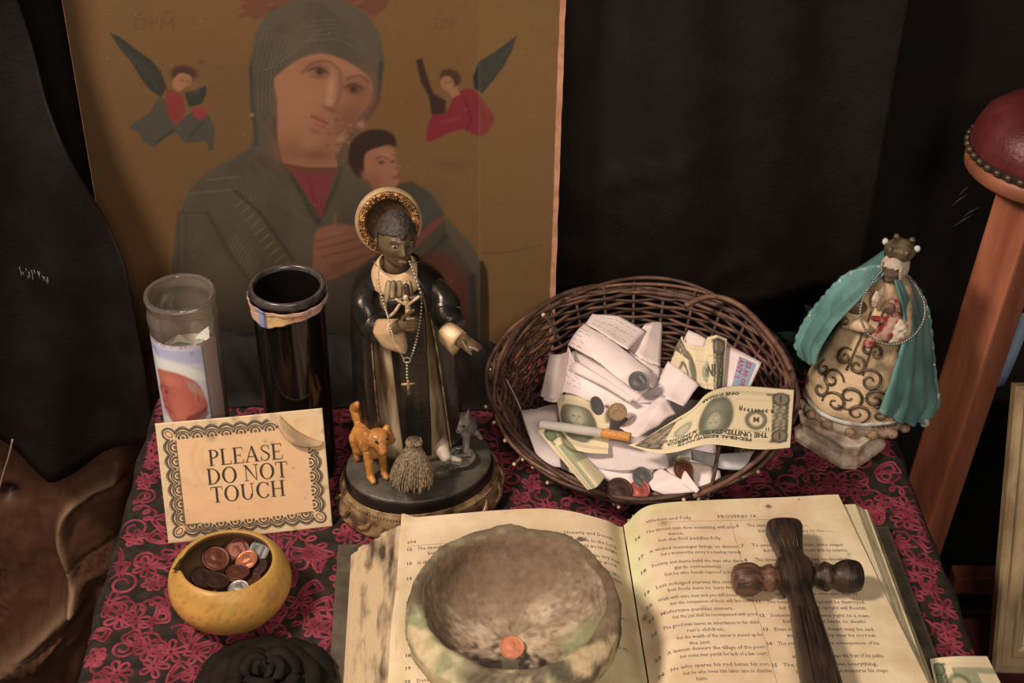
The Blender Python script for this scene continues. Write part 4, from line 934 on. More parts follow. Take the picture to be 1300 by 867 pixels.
def side(p0, p1, nrm, n):
    p0, p1, nrm = np.array(p0), np.array(p1), np.array(nrm); L = np.hypot(*(p1 - p0)); d = (p1 - p0) / L; s_ = L / n
    for i in range(n):
        c = p0 + d * s_ * (i + .5)
        for r, wd, h0, hk in ((.30, .0016, .0010, .9), (.47, .0013, .0022, .80), (.56, .0004, .0040, .8)):
            a = np.linspace(0, math.pi, 13) if r < .5 else np.linspace(.15, math.pi - .15, 13)
            it.append(polyl([c + d * s_ * r * math.cos(t) + nrm * (s_ * .5 * hk * math.sin(t) * (r / .5) ** .6 + h0) for t in a], wd))
        it.append(polyl([c + d * .0011 * math.cos(t) + nrm * (.0016 + .0009 * math.sin(t)) for t in np.linspace(0, 6.283, 9)], .0010))
        for q_ in (-.28, .28): it.append(polyl([c + d * (s_ * q_ + .0007 * math.cos(t)) + nrm * (.0012 + .0007 * math.sin(t)) for t in np.linspace(0, 6.283, 8)], .0008))
    w_ = [p0 + d * t + nrm * (.0068 + .0034 * abs(math.sin(math.pi * t / s_))) for t in np.linspace(0, L, n * 12)]
    it.append(polyl(w_, .0019)); it.append(polyl([p_ + nrm * .0017 for p_ in w_], .0005))
side((ix0, iy0), (ix1, iy0), (0, -1), 9); side((ix1, iy0), (ix1, iy1), (1, 0), 6); side((ix0, iy1), (ix1, iy1), (0, 1), 9); side((ix0, iy0), (ix0, iy1), (-1, 0), 6)
for cx_, cy_, a in ((ix0, iy0, 225), (ix1, iy0, 315), (ix1, iy1, 45), (ix0, iy1, 135)):
    a = math.radians(a); d = np.array((math.cos(a), math.sin(a))); c = np.array((cx_, cy_)) + d * .0080; s_ = np.array((-d[1], d[0]))
    it.append(polyl([c + d * (.0036 * math.cos(t)) + s_ * (.0022 * math.sin(t)) for t in np.linspace(0, 6.283, 14)], .0007)); it.append(polyl([c + d * (.0060 * math.cos(t)) + s_ * (.0050 * math.sin(t)) for t in np.linspace(-2.3, 2.3, 14)], .0018))
peel = lambda x, y: (x - .112) / (SW - .112) + (y - .735 * SH) / (.265 * SH) > .5
it2 = []
for v, f in it:
    k_ = [q_ for q_ in f if not any(peel(*v[i]) for i in q_)]
    if k_: it2.append((v, k_))
it = it2
# the torn laminate curls back off the top right corner
cv0, cv1 = np.array((.112, SH)), np.array((SW, .735 * SH)); rowsP = []
for j in range(9):
    f = j / 8; rowP = []
    for i in range(25):
        t = i / 24; base = cv0 * (1 - t) + cv1 * t; wdt = (.0185 * math.sin(math.pi * min(1, t * .80 + .12)) ** .8) ; inn = np.array((-.62, -.78))
        ang = f * 2.5; q_ = base + inn * (wdt * (.35 + .65 * math.sin(ang * .62)))
        rowP.append(tuple(SS(min(max(q_[0], 0), SW), min(max(q_[1], 0), SH), .0012 + wdt * .34 * math.sin(ang))))
    rowsP.append(rowP)
mk('curled_corner', *gridmesh(np.array(rowsP)), mat('curled_underside', C(196, 152, 108), .45, C(150, 116, 84), 60, .1), sign, solid=.0004)
mk('printed_border', *printed(it, SS, .0008), mat('border_ink', C(88, 74, 58), .5), sign, False)

# ------------------------------------------------------------------ gourd bowl with coins
gc = Vector((-.2365, .8830, 0)); gp = [(.0, .0012), (.022, .0012), (.034, .006), (.0435, .015), (.0495, .026), (.0512, .035), (.0500, .044), (.0460, .0525), (.0415, .0575), (.0385, .0590), (.0370, .0580), (.0375, .0545), (.0425, .046), (.0455, .036), (.043, .027), (.032, .023), (.0, .022)]
ng = 96; rings = []
gpf = catmull(gp, 3)
kin = int(np.argmax(gpf[:, 1]))
for k, (r, z) in enumerate(gpf):
    ring_ = []
    for i in range(ng):
        t = 2 * math.pi * i / ng; rr = max(r, .0003) * (1 + .015 * math.sin(2 * t + .6) + .01 * noise.noise(Vector((math.cos(t) * 2, math.sin(t) * 2, z * 20))))
        notch = math.exp(-((((t - math.pi * 1.03 + math.pi) % (2 * math.pi)) - math.pi) / .17) ** 2)
        zz = z
        if z > .046: zz = z - notch * (.007 + .0025 * math.sin(i * 2.1)) * min(1, (z - .046) / .008)
        if k >= kin - 1 and z > .05: rr += notch * .008
        ring_.append(Vector((gc.x + rr * math.cos(t), gc.y + rr * math.sin(t), zz + (.0015 * math.cos(t + 2.2) * (z / .06)))))
    rings.append(ring_)
gv, gf = loft(rings); GV = np.array([tuple(v) for v in gv]); kg = np.repeat(np.arange(len(gpf)), ng)
q = Paint(GV[:, 0] * 1000, GV[:, 2] * 1000, (200, 136, 64)); n1 = np.array([N3(v, 45) for v in GV]); n2 = np.array([N3(v, 140, 5) for v in GV]); n3 = np.array([N3(v, 400, 9) for v in GV])
q.mix(.6 * sm(0, .4, n1), (210, 142, 70)); q.mix(.6 * sm(0, .4, -n1), (186, 136, 60)); q.mix(.35 * sm(.1, .5, n2), (150, 112, 50)); q.mix(.5 * sm(.22, .45, n3), (132, 96, 48))
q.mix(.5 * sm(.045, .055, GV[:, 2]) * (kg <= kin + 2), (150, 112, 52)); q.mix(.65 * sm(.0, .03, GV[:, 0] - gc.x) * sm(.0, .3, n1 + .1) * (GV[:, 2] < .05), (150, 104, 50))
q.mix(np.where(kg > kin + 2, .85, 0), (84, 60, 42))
M_gourd = mat('gourd_skin', (1, 1, 1), .42, attr=True, bump=.12, bscale=300, spec=.45)
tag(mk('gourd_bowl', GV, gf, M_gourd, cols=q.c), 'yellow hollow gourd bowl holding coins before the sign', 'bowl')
GG = 'coins in the gourd bowl'
gcoins = [(274, 709, .040, .0118, M_brown, (.28, .30), 'glossy brown coin leaning against the left of the gourd pile', 0),
 (293, 700, .037, .0098, M_dark, (.3, -.1), 'dark coin edge behind the glossy brown coin in the gourd', 1), (302, 697, .039, .0098, M_brown, (.45, .1), 'brown coin at the back of the gourd pile', 2),
 (313, 711, .0395, .0100, M_pen, (.2, -.25), 'bright orange copper coin in the middle of the gourd', .4), (329, 699, .041, .0108, M_grey, (.5, -.45), 'shiny grey coin at the right back of the gourd pile', 1.2),
 (302, 726, .0405, .0100, M_brown, (-.08, .06), 'reddish brown coin flat at the centre of the gourd pile', .7), (303, 748, .0385, .0092, M_silver, (.2, -.05), 'silver coin at the front lip of the gourd', .2),
 (276, 737, .035, .0102, M_dark, (-.1, .25), 'dark brown coin at the front left of the gourd', .9), (328, 721, .037, .0095, M_dark, (.1, -.5), 'dark brown coin at the right wall of the gourd', 1.1),
 (257, 734, .033, .0098, M_dark, (.15, .5), 'shadowed coin below the notch of the gourd', .3), (318, 737, .036, .0096, M_brown, (-.15, -.3), 'brown coin between the silver coin and right gourd wall', .8), (283, 690, .033, .0096, M_dark, (.5, .2), 'shadowed coin at the back left of the gourd', 1.3)]
for x, y, z, r, m, tl, lb, rz in gcoins: coin(at(x, y, z), r, m, lb, GG, tl, rz)

# ------------------------------------------------------------------ black cloth rose
M_rose = mat('black_rose_cloth', (.0100, .0084, .0068), .8, (.0170, .0145, .0118), 60, .4, 900, spec=.2)
rc = at(334, 856, .03); rc.z = 0; RS = .86
rose = thing('fabric_rose', 'black cloth rose lying on the cloth in front of the gourd', 'flower', (rc.x, rc.y, .001))
def petal(a, r0, r1, h, spread, wid, seed):
    n, m_ = 14, 10; P = np.zeros((m_, n, 3))
    for j in range(m_):
        v = j / (m_ - 1)
        for i in range(n):
            t = (i / (n - 1) - .5) * 2; th_ = a + t * wid * (.45 + .55 * math.sin(math.pi * min(1, v * .8 + .1)))
            r = r0 + (r1 - r0) * v ** 1.3 + spread * v ** 3; z = h * math.sin(v * 1.75) * (1 - .18 * t * t) + .0025 * noise.noise(Vector((t * 2, v * 3, seed)))
            if v > .85: r += .004 * (v - .85) / .15
            P[j, i] = (rc.x + RS * r * math.cos(th_), rc.y + RS * r * math.sin(th_), .003 + max(z, 0))
    return P
ps = [(k * 2.2, .002, .007, .036, .0, 1.5) for k in range(2)] + [(k * 2.1 + .4, .006, .016, .037, .001, 1.35) for k in range(3)] + [(k * 1.57 + .9, .010, .028, .031, .003, 1.15) for k in range(4)] + [(k * 1.26 + .2, .013, .042, .021, .006, 1.0) for k in range(5)] + [(k * 1.26 + .8, .015, .056, .010, .008, .9) for k in range(5)]
for k, a in enumerate(ps): mk('petal', *gridmesh(petal(*a, k)), M_rose, rose, solid=.0007)
mk('calyx', *ellipsoid((rc.x, rc.y, .0075), (.012, .012, .0065), 8), M_rose, rose)
for k, a in enumerate((.75, 2.5)): mk('leaf', *gridmesh(petal(a, .03, .062, .010, .004, .42, 30 + k)), M_rose, rose, solid=.0006)

# ------------------------------------------------------------------ glass candles
def glass_mat(name, col, rough, alpha_ior=1.45):
    m = bpy.data.materials.new(name); m.use_nodes = True; b = m.node_tree.nodes['Principled BSDF']
    b.inputs['Base Color'].default_value = (*col, 1); b.inputs['Roughness'].default_value = rough; b.inputs['Transmission Weight'].default_value = 1; b.inputs['IOR'].default_value = alpha_ior
    return m
M_glass = glass_mat('clear_glass', (.92, .88, .80), .03); M_glass.node_tree.nodes['Principled BSDF'].inputs['Transmission Weight'].default_value = .93
cc = Vector((-.2920, 1.0555, .001))
can = thing('glass_candle', 'clear glass candle jar with a printed portrait label', 'candle', tuple(cc))
gpr = [(.0, .0), (.0270, .0), (.0298, .003), (.0300, .010), (.0300, .176), (.0306, .183), (.0312, .190), (.0306, .196), (.0292, .200), (.0290, .204), (.0308, .207), (.0313, .2105), (.0305, .2135), (.0290, .2140), (.0272, .2120), (.0262, .206), (.0262, .200), (.0276, .193), (.0278, .186), (.0266, .178), (.0262, .17), (.0262, .010), (.0250, .006), (0, .006)]
mk('glass_jar', *lathe([(max(r, .0002), z) for r, z in gpr], cc, 56), M_glass, can)
wax = [(.0002, .0065), (.0245, .0065), (.0258, .010), (.0258, .150), (.0240, .1525), (.0150, .150), (.0002, .149)]
mk('wax', *lathe(wax, cc, 40), mat('pale_wax', C(196, 176, 156), .5, C(170, 146, 126), 50, .2), can)
for i, (dx, dy, a) in enumerate(((-.006, .002, .3), (.008, -.004, 1.9), (.013, .010, 2.6))):
    v = [Vector((cc.x + dx + .010 * math.cos(a + q_) * s_, cc.y + dy + .010 * math.sin(a + q_) * s_, cc.z + .154 + h)) for q_, s_, h in ((0, 1, .0), (1.6, .8, .008), (3.1, 1, .003), (4.6, .9, .012))]
    mk('paper_scrap', v, [(0, 1, 2), (0, 2, 3)], mat('scrap_paper', C(196, 186, 170), .8), can, False, solid=.0005)
# label wraps the front of the jar
LA0, LA1, LZ0, LZ1 = math.radians(165), math.radians(342), .012, .1765
na, nzv = 150, 150; TT, ZZ = np.meshgrid(np.linspace(LA0, LA1, na), np.linspace(LZ0, LZ1, nzv))
ZZ2 = ZZ + sm(.93, 1, (ZZ - LZ0) / (LZ1 - LZ0)) * .0018 * (fbm(TT * 40, ZZ * 0, 3, 61) - .5)
PLb = np.stack([cc.x + .0303 * np.cos(TT), cc.y + .0303 * np.sin(TT), cc.z + ZZ2], -1)
LX, LY = np.degrees(TT) - 20, (LZ1 - ZZ) * 1000          # degrees round the jar, millimetres from the top
q = Paint(LX, LY, (206, 192, 190))
fade = sm(294, 302, LX)
q.poly([(140, 3.5), (288, 5.5), (288, 22), (240, 16), (200, 15), (140, 12)], (176, 166, 178), 3, .9); q.poly([(140, 5), (205, 7), (210, 16), (180, 14), (140, 12)], (160, 150, 164), 3, .8)
q.poly([(196, 20), (230, 17), (262, 22), (288, 33), (290, 42), (262, 36), (200, 32)], (226, 214, 208), 2)      # white cap
def rr_(x, y): return (x, y)
face = [(197, 34), (212, 30), (240, 29), (262, 35), (276, 44), (283, 58), (286, 72), (270, 80), (246, 88), (232, 92), (218, 87), (206, 78), (200, 70), (198, 62), (194, 56), (198, 48)]
q.poly(face, (184, 96, 76), 2.5, 1, 4); q.spot(214, 70, 22, 22, (168, 78, 64), .6); q.spot(238, 76, 20, 12, (206, 116, 92), .6)
q.spot(228, 40, 22, 8, (206, 118, 96), .7); q.spot(236, 64, 16, 9, (198, 104, 84), .7); q.poly([(256, 38), (272, 42), (282, 54), (280, 60), (266, 52), (258, 46)], (176, 136, 116), 4, .8)
q.spot(272, 58, 6, 8, (196, 106, 86), .9); q.spot(272, 59, 2.5, 4, (130, 58, 48), .8)
q.line([(204, 50), (212, 48), (220, 50)], (120, 56, 48), 2.5, 3, .8); q.spot(214, 54, 6, 3, (120, 54, 46), .8); q.spot(199, 53, 3, 3, (120, 54, 46), .8); q.spot(214, 54.5, 2, 1.5, (44, 24, 24), .9)
q.line([(226, 48), (236, 46)], (150, 70, 58), 2, 3, .5); q.spot(200, 63, 5, 4, (206, 116, 96), .7); q.line([(198, 66), (204, 68), (208, 66)], (130, 58, 48), 2, 2.5, .7); q.line([(202, 75), (212, 74), (222, 77)], (124, 48, 44), 2.2, 2.5, .8, 3)
q.line([(214, 62), (220, 72), (226, 80)], (150, 70, 58), 2, 4, .5); q.poly([(250, 78), (284, 70), (286, 80), (252, 92), (232, 98)], (120, 56, 46), 3, .8)
q.poly([(140, 96), (206, 84), (232, 99), (262, 92), (288, 78), (292, 170), (140, 170)], (220, 206, 208), 2); q.line([(232, 99), (262, 92), (288, 78)], (150, 136, 140), 1.5, 2, .7)
q.mix(.85 * sm(286, 292, LX), (150, 108, 92)); q.line([(290, 4), (292, 170)], (96, 84, 92), 2.5, 2, .8); q.mix(.9 * sm(2.2, .6, np.abs(LY - 1.5)) * sm(.3, .6, fbm(LX, LY, 4, 63)), (176, 120, 110))
q.spot(272, 9, 4, 2, (120, 112, 124), .6)
mk('label', *gridmesh(PLb), mat('glossy_label', (1, 1, 1), .4, attr=True), can, cols=q.c)

bc = Vector((-.1995, 1.0685, .001))
bcan = thing('glass_candle', 'black glass candle jar with a torn label under its rim', 'candle', tuple(bc))
M_bglass = mat('black_glass', (.006, .0055, .005), .12, spec=.5); M_bglass2 = mat('worn_black_rim', C(72, 62, 52), .28, C(40, 34, 30), 90, .1, spec=.6)
k_ = 1.075
bp_ = [(r * k_, z * 1.0) for r, z in gpr[:10]]
bprof = [(.0, 0), (.0290, 0), (.0318, .003), (.0320, .010), (.0320, .180), (.0318, .194), (.0322, .200), (.0335, .205), (.0338, .2105), (.0330, .2140), (.0315, .2152), (.0296, .2138), (.0286, .206), (.0280, .19), (.0280, .012), (0, .010)]
mk('glass_jar', *lathe([(max(r, .0002), z) for r, z in bprof[:10]] + [(.0306, .2150), (.0292, .2120), (.0284, .2), (.028, .19), (.028, .012), (.0002, .010)], bc, 60), M_bglass, bcan)
mk('rim', *lathe([(.0333, .2075), (.0341, .2105), (.0334, .2146), (.0317, .2158), (.0297, .2146), (.0290, .2110)], bc, 60)[:1], [q_ for q_ in lathe([(.0333, .2075), (.0341, .2105), (.0334, .2146), (.0317, .2158), (.0297, .2146), (.0290, .2110)], bc, 60)[1][:-2]], M_bglass2, bcan)
mk('wax', *lathe([(.0002, .0105), (.0276, .0105), (.0276, .10), (.0002, .10)], bc, 32), mat('black_wax', C(20, 17, 15), .4), bcan)
na = 160; TT, VV = np.meshgrid(np.linspace(math.radians(100), math.radians(395), na), np.linspace(0, 1, 16))
deg = np.degrees(TT); low = .0035 + .0135 * np.exp(-((deg - 235) / 38) ** 2) + .0045 * np.exp(-((deg - 310) / 40) ** 2) + .002 * fbm(deg, deg * 0, 9, 71)
top_ = .2065 + .0035 * np.exp(-((deg - 120) / 22) ** 2)
Zb = top_ - low * (1 - VV); Rb = .0331 + .0022 * (1 - VV) * .4 + .0012 * np.abs(np.sin(deg * .11)) + .003 * np.exp(-((deg - 120) / 22) ** 2) * VV + .0012 * (Zb > .203)
Pb = np.stack([bc.x + Rb * np.cos(TT), bc.y + Rb * np.sin(TT), bc.z + Zb], -1)
q = Paint(deg, Zb * 1000, (186, 138, 118)); q.mix(.6 * sm(.4, .7, fbm(deg, Zb * 9000, 18, 72)), (196, 150, 108)); q.poly([(228, 180), (244, 180), (244, 215), (228, 215)], (132, 136, 150), 4); q.poly([(240, 180), (246, 180), (246, 215), (240, 215)], (92, 74, 96), 3)
q.poly([(247, 185), (285, 190), (285, 205), (247, 203)], (206, 158, 88), 6, .8); q.spot(290, 200, 20, 2.5, (170, 90, 78), .7); q.mix(.5 * sm(.5, .8, fbm(deg, Zb * 9000, 7, 73)), (140, 84, 72))
mk('torn_label', *gridmesh(Pb), mat('torn_label_paper', (1, 1, 1), .7, attr=True, bump=.3, bscale=500), bcan, cols=q.c, solid=.0004)

# ------------------------------------------------------------------ heads (shared shape)
def head_mesh(c, h, yaw=0.0, pitch=0.0, roll=0.0, n=56, worn=0.0):
    """face towards -Y; h = half head height"""
    R = Matrix.Rotation(yaw, 3, 'Z') @ Matrix.Rotation(pitch, 3, 'X') @ Matrix.Rotation(roll, 3, 'Y'); rings = []
    g = lambda v, m, s: math.exp(-((v - m) / s) ** 2)
    for i in range(1, n):
        a = math.pi * i / n; ring = []
        for j in range(n):
            b = 2 * math.pi * j / n; x = math.sin(a) * math.cos(b); y = math.sin(a) * math.sin(b); z = -math.cos(a)
            jaw = 1 - .30 * float(sm(.0, -1.0, z)); X = x * .70 * jaw; Y = y * (.90 - .10 * float(sm(0, -1, z))); Z = z * 1.0
            if y < 0:
                f = -y
                Y -= .10 * g(X, 0, .30) * g(z, -.72, .26) * f                                # chin
                Y -= (.24 * g(z, -.24, .12) + .15 * g(z, -.05, .16)) * g(X, 0, .105 + .05 * g(z, -.28, .1)) * (1 - .6 * worn) # nose
                Y += .10 * g(abs(X), .27, .13) * g(z, .06, .10)                               # sockets
                Y -= .05 * g(abs(X), .25, .22) * g(z, .24, .08)                               # brow
                Y -= .05 * g(abs(X), .38, .14) * g(z, -.18, .16)                              # cheeks
                Y -= (.085 * g(z, -.475, .045) + .095 * g(z, -.585, .05) - .05 * g(z, -.53, .02)) * g(X, 0, .20) * (1 - .6 * worn)
                Y += .03 * g(z, -.40, .05) * g(X, 0, .18)
            ring.append(Vector(c) + R @ Vector((X, Y, Z)) * h)
        rings.append(ring)
    return loft(rings), R
def on_head(c, h, R, x, y, z): return Vector(c) + R @ Vector((x, y, z)) * h
def ellring(cx, cy, z, rx, ry, n, fold=0, k=9, ph=0, a0=0, a1=2 * math.pi, endp=False, seed=0):
    out = []
    for i in range(n):
        t = a0 + (a1 - a0) * i / ((n - 1) if endp else n)
        f = 1 + fold * (math.sin(k * t + ph) + .5 * math.sin(2.3 * k * t + ph * 1.7 + seed))
        out.append(Vector((cx + rx * f * math.sin(t), cy - ry * f * math.cos(t), z)))       # t = 0 faces -Y
    return out
def interp_rings(prof, m, fn):
    P_ = catmull(prof, m); return [fn(*r) for r in P_]

# ------------------------------------------------------------------ friar statue
SX, SY = -.0905, 1.040
fr = thing('friar_statue', 'statue of a dark-skinned haloed friar in black cloak holding a crucifix', 'statue', (SX, SY, .001))
M_gold = mat('antique_gold', C(168, 128, 86), .36, C(92, 66, 44), 90, .3, 300, metal=.3, mid=(.38, .62))
M_halo = mat('halo_gold', C(178, 122, 72), .3, C(104, 62, 36), 260, .6, 500, metal=.6)
M_halo_rim = mat('halo_rim', C(164, 128, 88), .5, C(140, 104, 70), 80, .2)
M_ground = mat('statue_ground', C(82, 70, 57), .4, C(64, 54, 43), 80, .35, 160, spec=.5)
M_blackrobe = mat('black_glazed_robe', C(34, 27, 21), .3, C(23, 18, 14), 60, .2, 200, spec=.55)
M_tunic = mat('cream_tunic', C(186, 152, 112), .4, C(104, 76, 50), 50, .3, 120, stretch=(1.6, 1, .22), mid=(.36, .58))
M_cuff = mat('cream_sleeve', C(214, 168, 120), .4, C(178, 132, 90), 50, .25, 160, mid=(.30, .6))
M_skin = mat('dark_brown_skin', C(96, 72, 47), .3, C(80, 59, 38), 80, .08, spec=.5)
M_hair = mat('black_hair', C(64, 52, 42), .55, C(46, 37, 29), 300, .6, 500)
M_bone = mat('ivory', C(206, 170, 122), .45, C(170, 130, 88), 200, .2)
M_dkbrown = mat('dark_brown', C(62, 42, 32), .45)
# base: gilt oval plinth
BRZ = math.radians(22)
def oval(r, z, rx=.975, ry=.80, n=72, carve=0, k=0):
    out = []
    for i in range(n):
        t = 2 * math.pi * i / n; q = r * (1 + carve * math.sin(18 * t + k) * .5 + carve * .5 * math.sin(36 * t))
        x, y = q * rx * math.cos(t), q * ry * math.sin(t)
        out.append(Vector((SX + .006 + x * math.cos(BRZ) - y * math.sin(BRZ), SY - .005 + x * math.sin(BRZ) + y * math.cos(BRZ), z)))
    return out
mk('gilt_base', *loft([oval(.078, .001), oval(.0815, .0015), oval(.0825, .006), oval(.0815, .0085, carve=.02), oval(.0800, .015, carve=.035, k=.5), oval(.0785, .021, carve=.035, k=1), oval(.0765, .026, carve=.01), oval(.0755, .0275), oval(.0735, .0295), oval(.0730, .031)]), M_gold, fr)
for i in range(16):        # cast leaf scrolls round the plinth
    t = 2 * math.pi * (i + .5) / 16; rr_ = oval(.0815, .012, n=320)[int(320 * t / 2 / math.pi) % 320]; r2 = oval(.0780, .021, n=320)[int(320 * (t + .12) / 2 / math.pi) % 320]; r3 = oval(.0815, .009, n=320)[int(320 * (t - .13) / 2 / math.pi) % 320]
    mk('leaf_scroll', *tube(catmull([r3, rr_, r2], 4), [.0012, .0018, .0024, .0028, .003, .0028, .0022, .0014, .0008], 6), M_gold, fr)
stuff(mk('beaded_edge', *join([ellipsoid(p_, (.0010, .0010, .0010), 3) for p_ in oval(.0772, .0262, n=150)]), M_gold, fr))
mk('ground_rim', *loft([oval(.0732, .0300), oval(.0724, .036), oval(.0712, .0405), oval(.0700, .0415)]), M_blackrobe, fr)
mk('ground', *loft([oval(.0712, .0405), oval(.0706, .0430), oval(.0690, .0445), oval(.05, .0450), oval(.001, .0455)]), M_ground, fr)
# tunic, scapular, cloak
GZ_ = .045
prof_t = [(.0, .0385, .029), (.035, .0380, .029), (.09, .036, .029), (.135, .034, .028), (.17, .033, .027), (.195, .028, .023), (.208, .014, .014), (.212, .012, .012)]
def cxz(z): return SX - .0025 - .0050 * (z / .21)
def cyz(z): return SY + .019 - .017 * (z / .21)
mk('tunic', *loft(interp_rings(prof_t, 4, lambda z, rx, ry: ellring(cxz(z), cyz(z), GZ_ + z, rx, ry, 72, .022 * (1 - z / .22), 11, .4))), M_tunic, fr)
def strip(name, prof, a_l, a_r, m, fold=0, k=8, ph=0, solid=.0018, n=28, seed=0, drop=0):
    rows = catmull(prof, 5); P = []
    for row in rows:
        z, rx, ry = row[0], row[1], row[2]; f = z / .21
        L_ = a_l(f) if callable(a_l) else a_l; Rr = a_r(f) if callable(a_r) else a_r
        P.append([tuple(v) for v in ellring(cxz(z), cyz(z), GZ_ + z, rx, ry, n, fold * (1.1 - f), k, ph, L_, Rr, True, seed)])
    return mk(name, *gridmesh(np.array(P)), m, fr, solid=solid, off=1)
prof_s = [(z, rx + .0022, ry + .0028) for z, rx, ry in prof_t[:-2]] + [(.204, .021, .020)]
strip('scapular', [(.010, .0400, .0315)] + prof_s[1:], lambda f: math.radians(-5 - 12 * f), lambda f: math.radians(30 + 10 * f), M_blackrobe, .012, 9, 1.2)
prof_m = [(.014, .0470, .036), (.05, .0465, .036), (.10, .0455, .036), (.145, .0435, .034), (.178, .040, .032), (.195, .036, .028), (.206, .026, .021), (.213, .017, .016)]
cl = strip('cloak', prof_m, lambda f: math.radians(52 - 14 * f), lambda f: math.radians(360 - 30 - 4 * f), M_blackrobe, .03, 7, .3, .002, 90)
# gold line on the cloak hem edges
for a_ in (52, 330):
    e = []
    for z, rx, ry in catmull(prof_m[:5], 5):
        t = math.radians((a_ - 14 * z / .21) if a_ < 180 else (a_ - 4 * z / .21)); f_ = 1 + .03 * (1.1 - z / .21) * (math.sin(7 * t + .3) + .5 * math.sin(2.3 * 7 * t + .3 * 1.7))
        e.append(Vector((cxz(z) + (rx * f_ + .002) * math.sin(t), cyz(z) - (ry * f_ + .002) * math.cos(t), GZ_ + z)))
    mk('gold_edging', *tube(e, .0008, 5), M_gold, cl)
zs_ = GZ_
def sp_(px, py, y): return aty(px, py, y)
ns = GZ_ + .212
# shoulder cape, cuffs and hands
def sleeve(name, pts, rad, m, parent):
    P_ = catmull(pts, 5); r_ = catmull([(a_, 0) for a_ in rad], 5)[:, 0]; v, f = tube(P_, [float(x) for x in r_], 20)
    for i, p_ in enumerate(v): p_ += Vector((N3(p_, 90), N3(p_, 90, 4), N3(p_, 90, 8))) * .0010
    return mk(name, v, f, m, parent)
shR, shL = Vector((SX - .034, SY - .004, GZ_ + .190)), Vector((SX + .026, SY - .004, GZ_ + .190))
elR, elL = sp_(475, 412, 1.014), sp_(563, 402, 1.016)
wrR, hdR = sp_(487, 424, .993), sp_(512, 410, .988)
wrL, hdL = sp_(572, 428, .996), sp_(604, 440, .988)
sleeve('cloak_sleeve', [shR + Vector((.004, 0, .004)), (shR + elR) / 2 + Vector((-.004, -.004, .004)), elR + Vector((-.001, 0, .002)), (elR + wrR) / 2 + Vector((0, -.001, .001))], [.009, .0125, .0140, .0130], M_blackrobe, fr)
sleeve('cloak_sleeve', [shL + Vector((-.004, 0, .004)), (shL + elL) / 2 + Vector((.004, -.002, .003)), elL + Vector((.002, 0, .003)), sp_(575, 414, 1.002)], [.009, .0122, .0132, .0108], M_blackrobe, fr)
def cuff(name, a, b, r0, r1, hang_):
    d = (b - a).normalized(); s_ = d.cross(Vector((0, 0, 1))).normalized(); u_ = s_.cross(d); rg = []
    for k_ in range(7):
        f = k_ / 6; c_ = a + (b - a) * f; r = r0 + (r1 - r0) * f; ring_ = []
        for i in range(28):
            t = 2 * math.pi * i / 28; dn = max(0, -math.sin(t)); q = r * (1 + .05 * math.sin(5 * t + f))
            ring_.append(c_ + s_ * q * math.cos(t) * (1 - .2 * dn) + u_ * (q * math.sin(t) - hang_ * dn * (.6 + .4 * f)))
        rg.append(ring_)
    rg += [[c_ * .45 + p_ * .55 for p_ in rg[-1] for c_ in [b]]]
    return mk(name, *loft(rg), M_cuff, fr)
cuff('sleeve_cuff', sp_(484, 419, .998), sp_(503, 418, .990), .0098, .0092, .014)
cuff('sleeve_cuff', sp_(565, 417, 1.002), sp_(583, 432, .992), .0086, .0084, .010)
def finger(pts, r0, r1): return [capsule(pts[i], pts[i + 1], r0 + (r1 - r0) * i / (len(pts) - 1), r0 + (r1 - r0) * (i + 1) / (len(pts) - 1), 10) for i in range(len(pts) - 1)]
hp = [capsule(sp_(500, 418, .991), sp_(512, 412, .988), .0052, .0062), capsule(sp_(512, 412, .988), sp_(520, 410, .986), .0062, .0058)]
for i in range(4): hp += finger([sp_(520, 405 + i * 4.2, .984), sp_(529, 404 + i * 4.4, .981), sp_(526, 404.5 + i * 4.4, .976), sp_(517, 406 + i * 4.2, .976)], .0020, .0016)
hp += finger([sp_(512, 404, .984), sp_(519, 398, .980), sp_(525, 394, .979)], .0022, .0017)
blob('right_hand', hp, M_skin, fr, .0007, 3)
hp = [capsule(sp_(580, 432, .992), sp_(592, 436, .988), .0046, .0058), capsule(sp_(590, 432, .989), sp_(594, 440, .986), .0052, .0048)]
for i in range(4): hp += finger([sp_(595, 430 + i * 3.4, .990 - i * .003), sp_(603, 435 + i * 2.6, .987 - i * .003), sp_(610 - i * 1.2, 440 + i * 1.6, .985 - i * .003)], .0021, .0015)
hp += finger([sp_(588, 434, .984), sp_(594, 445, .978), sp_(598, 449, .976)], .0021, .0016)
blob('left_hand', hp, M_skin, fr, .0007, 3)
# collar, tunic pleats at the neck
nc = sp_(503, 344, SY - .004); col_ = []
for k_, (r, z) in enumerate([(.0125, .010), (.0150, .007), (.0185, .001), (.0200, -.004), (.0205, -.0065), (.0190, -.0080), (.0165, -.0070)]):
    col_.append([Vector((nc.x + r * math.sin(t) * 1.10, nc.y - .003 - r * .98 * math.cos(t), nc.z + .001 + z - .0050 * math.cos(t))) for t in [2 * math.pi * i / 40 for i in range(40)]])
mk('collar', *loft(col_, True, False), M_cuff, fr, solid=.0008)
for i, x in enumerate((494, 500, 507, 514, 519)): mk('neck_pleat', *tube(catmull([sp_(x, 356, SY - .026), sp_(x + (x - 506) * .12, 368, SY - .030), sp_(x + (x - 506) * .25, 384, SY - .0335)], 4), [.0014, .0022, .0026, .0026, .0026, .0026, .0024, .002, .0012], 6), M_tunic, fr)
